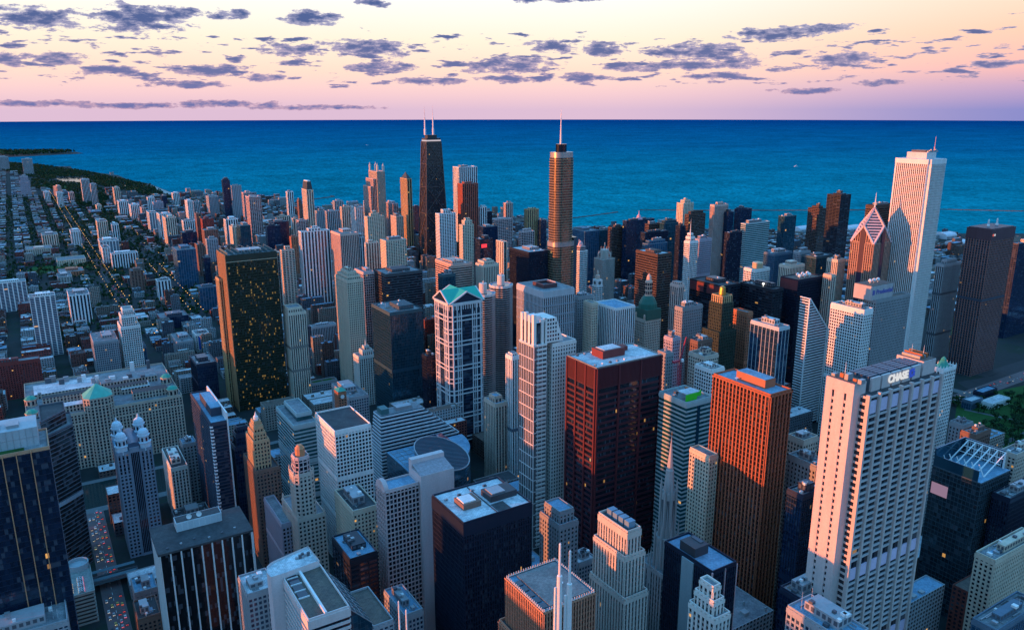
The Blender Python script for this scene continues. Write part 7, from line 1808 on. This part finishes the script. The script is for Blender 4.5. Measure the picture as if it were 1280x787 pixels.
def low_city():
    r = random.Random(5); labs = {}
    NI = 290
    def near_label(x, y, px_):
        best = None
        for n, l, E, N, w_, d_, H in LOG:
            if len(l.split()) > 11: continue
            d = math.hypot(E + w_ / 2 - x, N + d_ / 2 - y)
            if best is None or d < best[0]: best = (d, l, E + w_ / 2, N + d_ / 2)
        dx, dy = x - best[2], y - best[3]
        rel = ('east of' if dx > 0 else 'west of') if abs(dx) > abs(dy) else ('behind' if dy > 0 else 'before')
        return best[1], rel
    for i, (area, c) in enumerate(SEEN[:NI]):
        x0, y0, x1, y1, H = c; k = r.choices(range(7), [4, 6, 5 if x0 < 400 else 2, 4, 3, 3, 4])[0]; rk = r.choices(range(5), [3, 7, 3, 6, 1])[0]
        mb = MB(); low_mesh(mb, c, IST[k], r, gear=r.randint(1, 4))
        o = mb.build('low_building', [IMAT[k], RMAT[rk]], off=((x0 + x1) / 2, (y0 + y1) / 2, 0))
        l, rel = near_label((x0 + x1) / 2, (y0 + y1) / 2, 0)
        size = 'tall' if H > 40 else ('low' if H < 13 else '')
        base = ' '.join(w for w in (IC[k][0], RN[rk] + '-roofed', rel, 'the', l) if w)
        lab = ' '.join(base.split()[:16])
        tag(o, lab, 'building', 'low buildings filling the city blocks'); labs.setdefault(lab, []).append((o, H, area))
    for lab, v in labs.items():
        if len(v) > 1:
            v.sort(key=lambda t: -t[1]); names = ['tallest', 'middle', 'lowest'] if len(v) == 3 else (['taller', 'lower'] if len(v) == 2 else [])
            for (o, _, _), nm in zip(v, names):
                if v[0][1] != v[-1][1]: o['label'] = ' '.join((nm + ' ' + lab).split()[:16])
    mb = MB(); ms = IMAT + RMAT
    tail = [c for a, c in SEEN[NI:]] + [c for a, c in REST]
    for c in tail:
        k = r.choices(range(7), [4, 6, 5 if c[0] < 400 else 2, 4, 3, 3, 4])[0]; low_mesh(mb, c, IST[k], r, k, 7 + r.choices(range(5), [3, 7, 3, 6, 1])[0], gear=r.randint(0, 2))
    o = mb.build('low_rise_district', ms, off=(0, 1500, 0)); o['kind'] = 'stuff'
low_city()

# ------------------------------------------------------------------ trees
LEAF = []
for i, c in enumerate(((.010, .034, .020), (.017, .048, .020), (.030, .066, .022))):
    m, N = new_mat('leaves_%s' % ('dark', 'mid', 'light')[i]); v = N.mr(tex_noise(N, pos(N), .35, 3), .3, .7, .6, 1.5)
    finish(N, principled(N, N.mix(1.0, c, v, 'MULTIPLY'), .9, .15)); LEAF.append(m)
BARK = plain('bark', (.06, .045, .035), .9, .1)
def crown(mb, x, y, z, rad, hgt, n, r, size, mats=3):
    """leaf clumps spread through the crown's volume"""
    lobes = [(r.uniform(-.5, .5) * rad, r.uniform(-.5, .5) * rad, r.uniform(-.3, .4) * hgt, r.uniform(.4, .7)) for _ in range(5)]
    for k in range(n):
        lx, ly, lz, lr = r.choice(lobes); u = Vector((r.gauss(0, 1), r.gauss(0, 1), r.gauss(0, 1))).normalized() * (r.random() ** .4)
        p = Vector((x + lx + u.x * rad * lr, y + ly + u.y * rad * lr, z + lz + u.z * hgt * lr * .8)); nr = (u + Vector((r.uniform(-.6, .6), r.uniform(-.6, .6), r.uniform(0, .8)))).normalized()
        a = nr.cross(Vector((r.random(), r.random(), .3))).normalized(); b = nr.cross(a); s = size * r.uniform(.6, 1.3)
        mb.face([p - a * s - b * s * .6, p + a * s * .8 - b * s * .7, p + a * s + b * s * .6, p - a * s * .6 + b * s * .9], r.randrange(mats))
def woods(name, polys, dens, r, rad=(4, 7), n=26, size=1.7):
    mb = MB()
    for q in polys:
        P_ = px(q); x0, x1 = min(p[0] for p in P_), max(p[0] for p in P_); y0, y1 = min(p[1] for p in P_), max(p[1] for p in P_)
        for k in range(int((x1 - x0) * (y1 - y0) * dens)):
            x, y = r.uniform(x0, x1), r.uniform(y0, y1)
            if not in_poly(x, y, P_): continue
            if any(E - 4 < x < E + w_ + 4 and N - 4 < y < N + d_ + 4 for E, N, w_, d_ in FOOT): continue
            R_ = r.uniform(*rad); h = R_ * 1.7; crown(mb, x, y, h * .75 + 1, R_, h * .6, n, r, size)
            mb.bar((x, y, 0), (x, y, h * .7), .35, 0)
    o = mb.build(name, LEAF, off=(100, 3500, 0) if name == 'park_woods' else (0, 0, 0)); o['kind'] = 'stuff'; return o
rt_ = random.Random(3)
woods('park_woods', [[(0, 203), (40, 205), (108, 214.5), (160, 226), (188, 232), (205, 242), (190, 246), (160, 240), (120, 231), (105, 229.5), (104, 222), (72, 221.5), (66, 226), (40, 222), (0, 212)],
                     [(40, 224), (66, 227), (100, 229), (120, 233), (140, 243), (128, 262), (122, 255), (96, 258), (92, 242), (60, 236), (38, 238)], [(42, 206.5), (66, 208), (66, 210.2), (42, 208.6)],
                     [(145, 244), (190, 250), (212, 244), (224, 243), (240, 248), (276, 250), (275, 254), (226, 262), (205, 262), (160, 250)]], .0030, rt_, (4.5, 8), 28, 2.1)
woods('spit_woods', [[(0, 189.2), (40, 189), (80, 189.5), (95, 190.2), (70, 192), (30, 194), (0, 195)]], .0008, rt_, (12, 18), 16, 6)
woods('street_trees', [[(0, 245), (130, 245), (160, 300), (250, 395), (180, 420), (120, 420), (60, 440), (0, 360)], [(118, 262), (215, 265), (262, 395), (235, 395)]], .0026, rt_, (3.5, 6.5), 22, 1.7)
woods('lake_park_trees', [[(1168, 405), (1197, 402), (1196, 408), (1166, 412)], [(1168, 428), (1196, 424), (1190, 470), (1170, 450)], [(1186, 500), (1225, 500), (1290, 512), (1290, 528), (1240, 520), (1190, 512)]], .006, rt_, (4, 6.5), 40, 1.3)
def tree(x, y, R_, h, lab, grp, seed):
    r = random.Random(seed); rt = root('park_tree', lab, 'tree', x, y, 0, grp)
    mb = MB(); mb.lathe(x, y, [(.42, 0), (.3, h * .35), (.16, h * .7)], 7)
    for k in range(4):
        a = k * 1.57 + r.random(); mb.bar((x, y, h * (.35 + .06 * k)), (x + R_ * .55 * math.cos(a), y + R_ * .55 * math.sin(a), h * (.62 + .07 * k)), .12)
    mb.build('trunk', BARK, rt); mb = MB(); crown(mb, x, y, h * .66, R_, h * .36, 130, r, R_ * .17); mb.build('crown', LEAF, rt)
pk = 0
for q in ([(1215, 540), (1250, 520), (1290, 528), (1290, 590), (1262, 566), (1240, 552)], [(1240, 498), (1290, 490), (1290, 505), (1250, 507)]):
    P_ = px(q); x0, x1 = min(p[0] for p in P_), max(p[0] for p in P_); y0, y1 = min(p[1] for p in P_), max(p[1] for p in P_)
    for k in range(130):
        x, y = rt_.uniform(x0, x1), rt_.uniform(y0, y1)
        if not in_poly(x, y, P_) or pk > 70: continue
        if any(E - 5 < x < E + w_ + 5 and N - 5 < y < N + d_ + 5 for E, N, w_, d_ in FOOT): continue
        pk += 1; tree(x, y, rt_.uniform(4, 6), rt_.uniform(9, 14), 'leafy park tree among the lawns by the truss-roofed tower', 'trees in the lakefront park', pk)
# ------------------------------------------------------------------ breakwaters, boats, pier
def breakwater(lab, pts, wd=9):
    mb = MB(); r = random.Random(2)
    for a, b in zip(pts, pts[1:]):
        a, b = Vector((*a, 0)), Vector((*b, 0)); n = max(2, int((b - a).length / 14)); d = (b - a).normalized(); u = Vector((-d.y, d.x, 0))
        for k in range(n):
            c = a.lerp(b, (k + .5) / n); mb.obox(c + Vector((0, 0, -.3 + r.uniform(-.3, .5))), d * ((b - a).length / n / 2 * .97), u * wd * r.uniform(.35, .5), Vector((0, 0, 1.3)))
    o = mb.build('breakwater', plain('rubble_stone', (.10, .10, .10), .9), off=(pts[0][0], pts[0][1], 0)); tag(o, lab, 'breakwater')
breakwater('long stone breakwater drawn across the harbour water', px([(800, 262.6), (960, 263), (1100, 262.6), (1180, 262), (1290, 264.5), (1420, 268)]))
breakwater('slanting stone breakwater next to the bronze skyscraper', px([(716, 272.4), (740, 269.5), (772, 265)]))
breakwater('thin curved pier reaching out behind the black-capped tower', px([(322, 248.4), (392, 248.6), (405, 247), (417, 245.4), (414, 244.2)]), 12)
def boat(xp, yp, lab, L):
    P = at(xp, yp, -1.5); rt = root('motor_boat', lab, 'boat', P.x, P.y, -1.5); x, y, z = P.x, P.y, -1.5
    prof = [(-L, -.12 * L), (L * .5, -.16 * L), (L, 0), (L * .5, .16 * L), (-L, .12 * L)]
    mb = MB(); mb.prism([(x + a * .9, y + b * .8) for a, b in prof], z, z + .16 * L, None, 0, 0, [(x + a, y + b) for a, b in prof]); mb.build('hull', WHITE, rt)
    mb = MB(); mb.box(x - L * .55, y - .09 * L, z + .162 * L, x + L * .25, y + .09 * L, z + .36 * L); mb.build('cabin', WHITE, rt)
    mb = MB(); mb.box(x - L * .5, y - .092 * L, z + .24 * L, x + L * .252, y + .092 * L, z + .31 * L); mb.build('cabin_window', DARKM, rt)
    mb = MB(); mb.bar((x - L * .1, y, z + .36 * L), (x - L * .1, y, z + .62 * L), .02 * L); mb.build('mast', WHITE, rt)
boat(995, 208.6, 'white boat alone on the open lake near the marble tower', 22); boat(459, 181.5, 'tiny dark boat far out above the turreted tower', 16)
def shed(x, y, xR, w_, d_, H, lab):
    P = at(x, y); rt = root('harbour_shed', lab, 'hall', P.x, P.y)
    mb = MB(); n = 10; r = d_ / 2; mb.box(P.x, P.y, 0, P.x + w_, P.y + d_, H * .5)
    arc = [(P.y + r + r * math.cos(math.pi * i / n), H * .5 + .02 + H * .5 * math.sin(math.pi * i / n)) for i in range(n + 1)]
    for (y0, z0), (y1, z1) in zip(arc, arc[1:]): mb.face([(P.x, y0, z0), (P.x + w_, y0, z0), (P.x + w_, y1, z1), (P.x, y1, z1)])
    mb.face([(P.x, a, b) for a, b in arc][::-1]); mb.face([(P.x + w_, a, b) for a, b in arc]); mb.build('vaulted_roof', plain('roof_sheet', (.62, .62, .66), .5, .4), rt)
    mb = MB(); 
    for k in range(8): mb.box(P.x + w_ * (k + .2) / 8, P.y - .2, 1, P.x + w_ * (k + .7) / 8, P.y - .02, H * .4)
    mb.build('door', LOUVRE, rt)
shed(1000, 291, 0, 60, 40, 18, 'pale vaulted harbour hall between the slim teal tower and the maroon one'); shed(1060, 291, 0, 80, 40, 20, 'pale vaulted harbour hall between the dark harbour tower and the chisel roof'); shed(1183, 300, 0, 60, 46, 20, 'white vaulted hall on the shore beside the marble tower')
shed(1196, 309, 0, 70, 40, 16, 'second white hall nearer the half-orange tower')
# ------------------------------------------------------------------ street lamps and traffic
LAMP = emit_mat('lamp_glow', (1.0, .50, .12), 2.8); RED = emit_mat('tail_light', (1.0, .05, .03), 2.2); HEAD = emit_mat('head_light', (1.0, .80, .55), 1.6)
def lamp_proto():
    mb = MB(); mb.lathe(0, 0, [(.12, 0), (.08, 9)], 6); mb.bar((0, 0, 9), (1.6, 0, 9.3), .07); p = mb.build('post', DARKM)
    mb = MB(); mb.lathe(1.6, 0, [(.0, 8.55), (.62, 8.8), (.66, 9.2), (.0, 9.6)], 8); h = mb.build('lamp_head', LAMP)
    return p, h
def lamps():
    p0, h0 = lamp_proto(); first = True; n = 0; jr = random.Random(8)
    for (a, b, st, lab, off) in ((AV1[0], AV1[1], 36, 'street lamp along the western lit avenue', 13), (AV2[0], AV2[1], 32, 'street lamp along the eastern lit avenue', 13)):
        L = (b - a).length; d = (b - a) / L; u = Vector((-d.y, d.x, 0)); k = 0.0
        while k < L and n < 210:
            for s in (-1, 1):
                c = a + d * (k + (st / 2 if s > 0 else 0)) + u * (off * s)
                e = bpy.data.objects.new('street_lamp', None); col.objects.link(e); e.location = c; e.rotation_euler = (0, 0, math.atan2(-u.y * s, -u.x * s)); tag(e, lab, 'street lamp', 'street lamps along the lit avenues')
                for src in (p0, h0):
                    o = src if first else src.copy()
                    if not first: col.objects.link(o)
                    o.parent = e
                first = False; n += 1
            k += st * jr.uniform(.55, 1.5)
    return p0, h0
LP = lamps()
def more_lamps():
    r = random.Random(9); n = 0
    while n < 85:
        x = -40 + 66.8 * r.randint(0, 5) + 23.0 + r.choice([-5, 5]); y = r.uniform(1150, 3400); q = proj((x, y, 9))
        if not (0 < q[0] < 265 and 235 < q[1] < 520) or any(E - 2 < x < E + w_ + 2 and N - 2 < y < N + d_ + 2 for E, N, w_, d_ in FOOT): 
            if r.random() < .02: n += 1
            continue
        e = bpy.data.objects.new('street_lamp', None); col.objects.link(e); e.location = (x, y, 0); e.rotation_euler = (0, 0, r.choice([0, math.pi])); tag(e, 'street lamp in the low streets west of the lit avenues', 'street lamp', 'street lamps in the side streets')
        for src in LP: o = src.copy(); col.objects.link(o); o.parent = e
        n += 1
more_lamps()
CARP = [plain('car_' + n, c, .35, .5, var=.05) for n, c in (('white', (.7, .7, .7)), ('black', (.03, .03, .035)), ('silver', (.4, .41, .43)), ('yellow', (.6, .38, .03)), ('red', (.35, .03, .03)))]
CN = ['white', 'black', 'silver', 'yellow', 'red']
GLS = plain('car_glass', (.015, .02, .025), .1, .6)
def car_meshes(k):
    b = MB(); prof = [(-2.2, .35), (2.2, .35), (2.25, .85), (1.2, .98), (-1.3, 1.0), (-2.2, .95)]
    top = [(1.15, .98), (.55, 1.45), (-.85, 1.47), (-1.35, 1.0)]
    for y0, y1, pr, ww in ((-.9, .9, prof, 0),):
        b.face([(x, y0, z) for x, z in pr]); b.face([(x, y1, z) for x, z in pr][::-1])
        for i in range(len(pr)): (xa, za), (xb, zb) = pr[i], pr[(i + 1) % len(pr)]; b.face([(xb, y0, zb), (xa, y0, za), (xa, y1, za), (xb, y1, zb)][::-1])
    b.box(-.8, -.7, 1.46, .5, .7, 1.5)
    g = MB(); g.face([(x, -.74, z) for x, z in top][::-1]); g.face([(x, .74, z) for x, z in top])
    for i in range(3): (xa, za), (xb, zb) = top[i], top[i + 1]; g.face([(xa, -.74, za), (xa, .74, za), (xb, .74, zb), (xb, -.74, zb)])
    wl = MB()
    for x in (-1.4, 1.4):
        for y in (-.88, .72): wl.lathe(0, 0, [(0, 0)], 3) if False else wl.obox((x, y + .08, .33), (.3, 0, .12), (0, .09, 0), (-.12, 0, .3)); wl.obox((x, y + .08, .33), (.3, 0, -.2), (0, .088, 0), (.2, 0, .3))
    t = MB(); t.box(-2.32, -.8, .6, -2.2, -.35, .85); t.box(-2.32, .35, .6, -2.2, .8, .85)
    h = MB(); h.box(2.2, -.8, .5, 2.33, -.4, .75); h.box(2.2, .4, .5, 2.33, .8, .75)
    return b.build('body', CARP[k]), g.build('cabin_glass', GLS), wl.build('wheels', DARKM), t.build('tail_lights', RED), h.build('head_lights', HEAD)
def traffic():
    r = random.Random(4); protos = [car_meshes(k) for k in range(5)]; used = [False] * 5
    def put(x, y, z, rz, k, lab, grp):
        e = bpy.data.objects.new('parked_car' if 'parked' in lab else 'car', None); col.objects.link(e); e.location = (x, y, z); e.rotation_euler = (0, 0, rz); tag(e, lab, 'car', grp)
        for src in protos[k]:
            o = src if not used[k] else src.copy()
            if used[k]: col.objects.link(o)
            o.parent = e
        used[k] = True
    for ln, (dx, rz) in enumerate(((-5.6, -math.pi / 2), (-2.2, -math.pi / 2), (2.2, math.pi / 2), (5.6, math.pi / 2))):
        y = 560.0 + ln * 2
        while y < 700:
            k = r.randrange(5); put(STR_E + dx, y, .02, rz, k, '%s car queueing on the street beyond the raised station' % CN[k], 'cars queueing in the narrow street'); y += r.uniform(8, 19)
        y = 735.0 + ln * 3
        while y < 872:
            k = r.randrange(5); put(STR_E + dx, y, .02, rz, k, '%s car on the pinkish street below the domed tower' % CN[k], 'cars on the street below the domes'); y += r.uniform(9, 26)
    E, N, w_, d_, H = GAR
    for k in range(9):
        put(E + w_ * .62, N + 4 + k * 2.9, H + .02, math.pi, 0 if k % 3 else 2, '%s parked car in the row on the garage roof' % ('white' if k % 3 else 'silver'), 'cars parked on the garage roof')
    for k in range(5): put(E + w_ * .28, N + 6 + k * 3.4, H + .02, 0, 1, 'black parked car on the garage roof', 'cars parked on the garage roof')
    for k in range(26):
        s = r.random(); c = AV2[0].lerp(AV2[1], s * .5); put(c.x + r.choice([-8, -4.5]), c.y, .02, -math.pi / 2, r.randrange(3), 'car with its lights on, driving on the eastern lit avenue', 'cars on the lit avenues')
    for k in range(22):
        s = r.random(); c = AV1[0].lerp(AV1[1], s * .4); put(c.x + r.choice([4.5, 8]), c.y, .02, math.pi / 2, r.randrange(3), 'car with its lights on, driving on the western lit avenue', 'cars on the lit avenues')
    for k in range(30):
        a, b = at(1188, 502), at(1330, 452); d = (b - a).normalized(); u = Vector((-d.y, d.x, 0)); c = a.lerp(b, r.uniform(.05, .7)) + u * r.choice([-8, -4.5, 4.5, 8]); put(c.x, c.y, .03, math.atan2(d.y, d.x) + (0 if r.random() < .5 else math.pi), r.randrange(3), 'car driving on the lakefront road beside the park', 'cars on the lakefront road')
    used_any = [k for k in range(5) if not used[k]]
    for k in used_any:
        for o in protos[k]: bpy.data.objects.remove(o)
traffic()
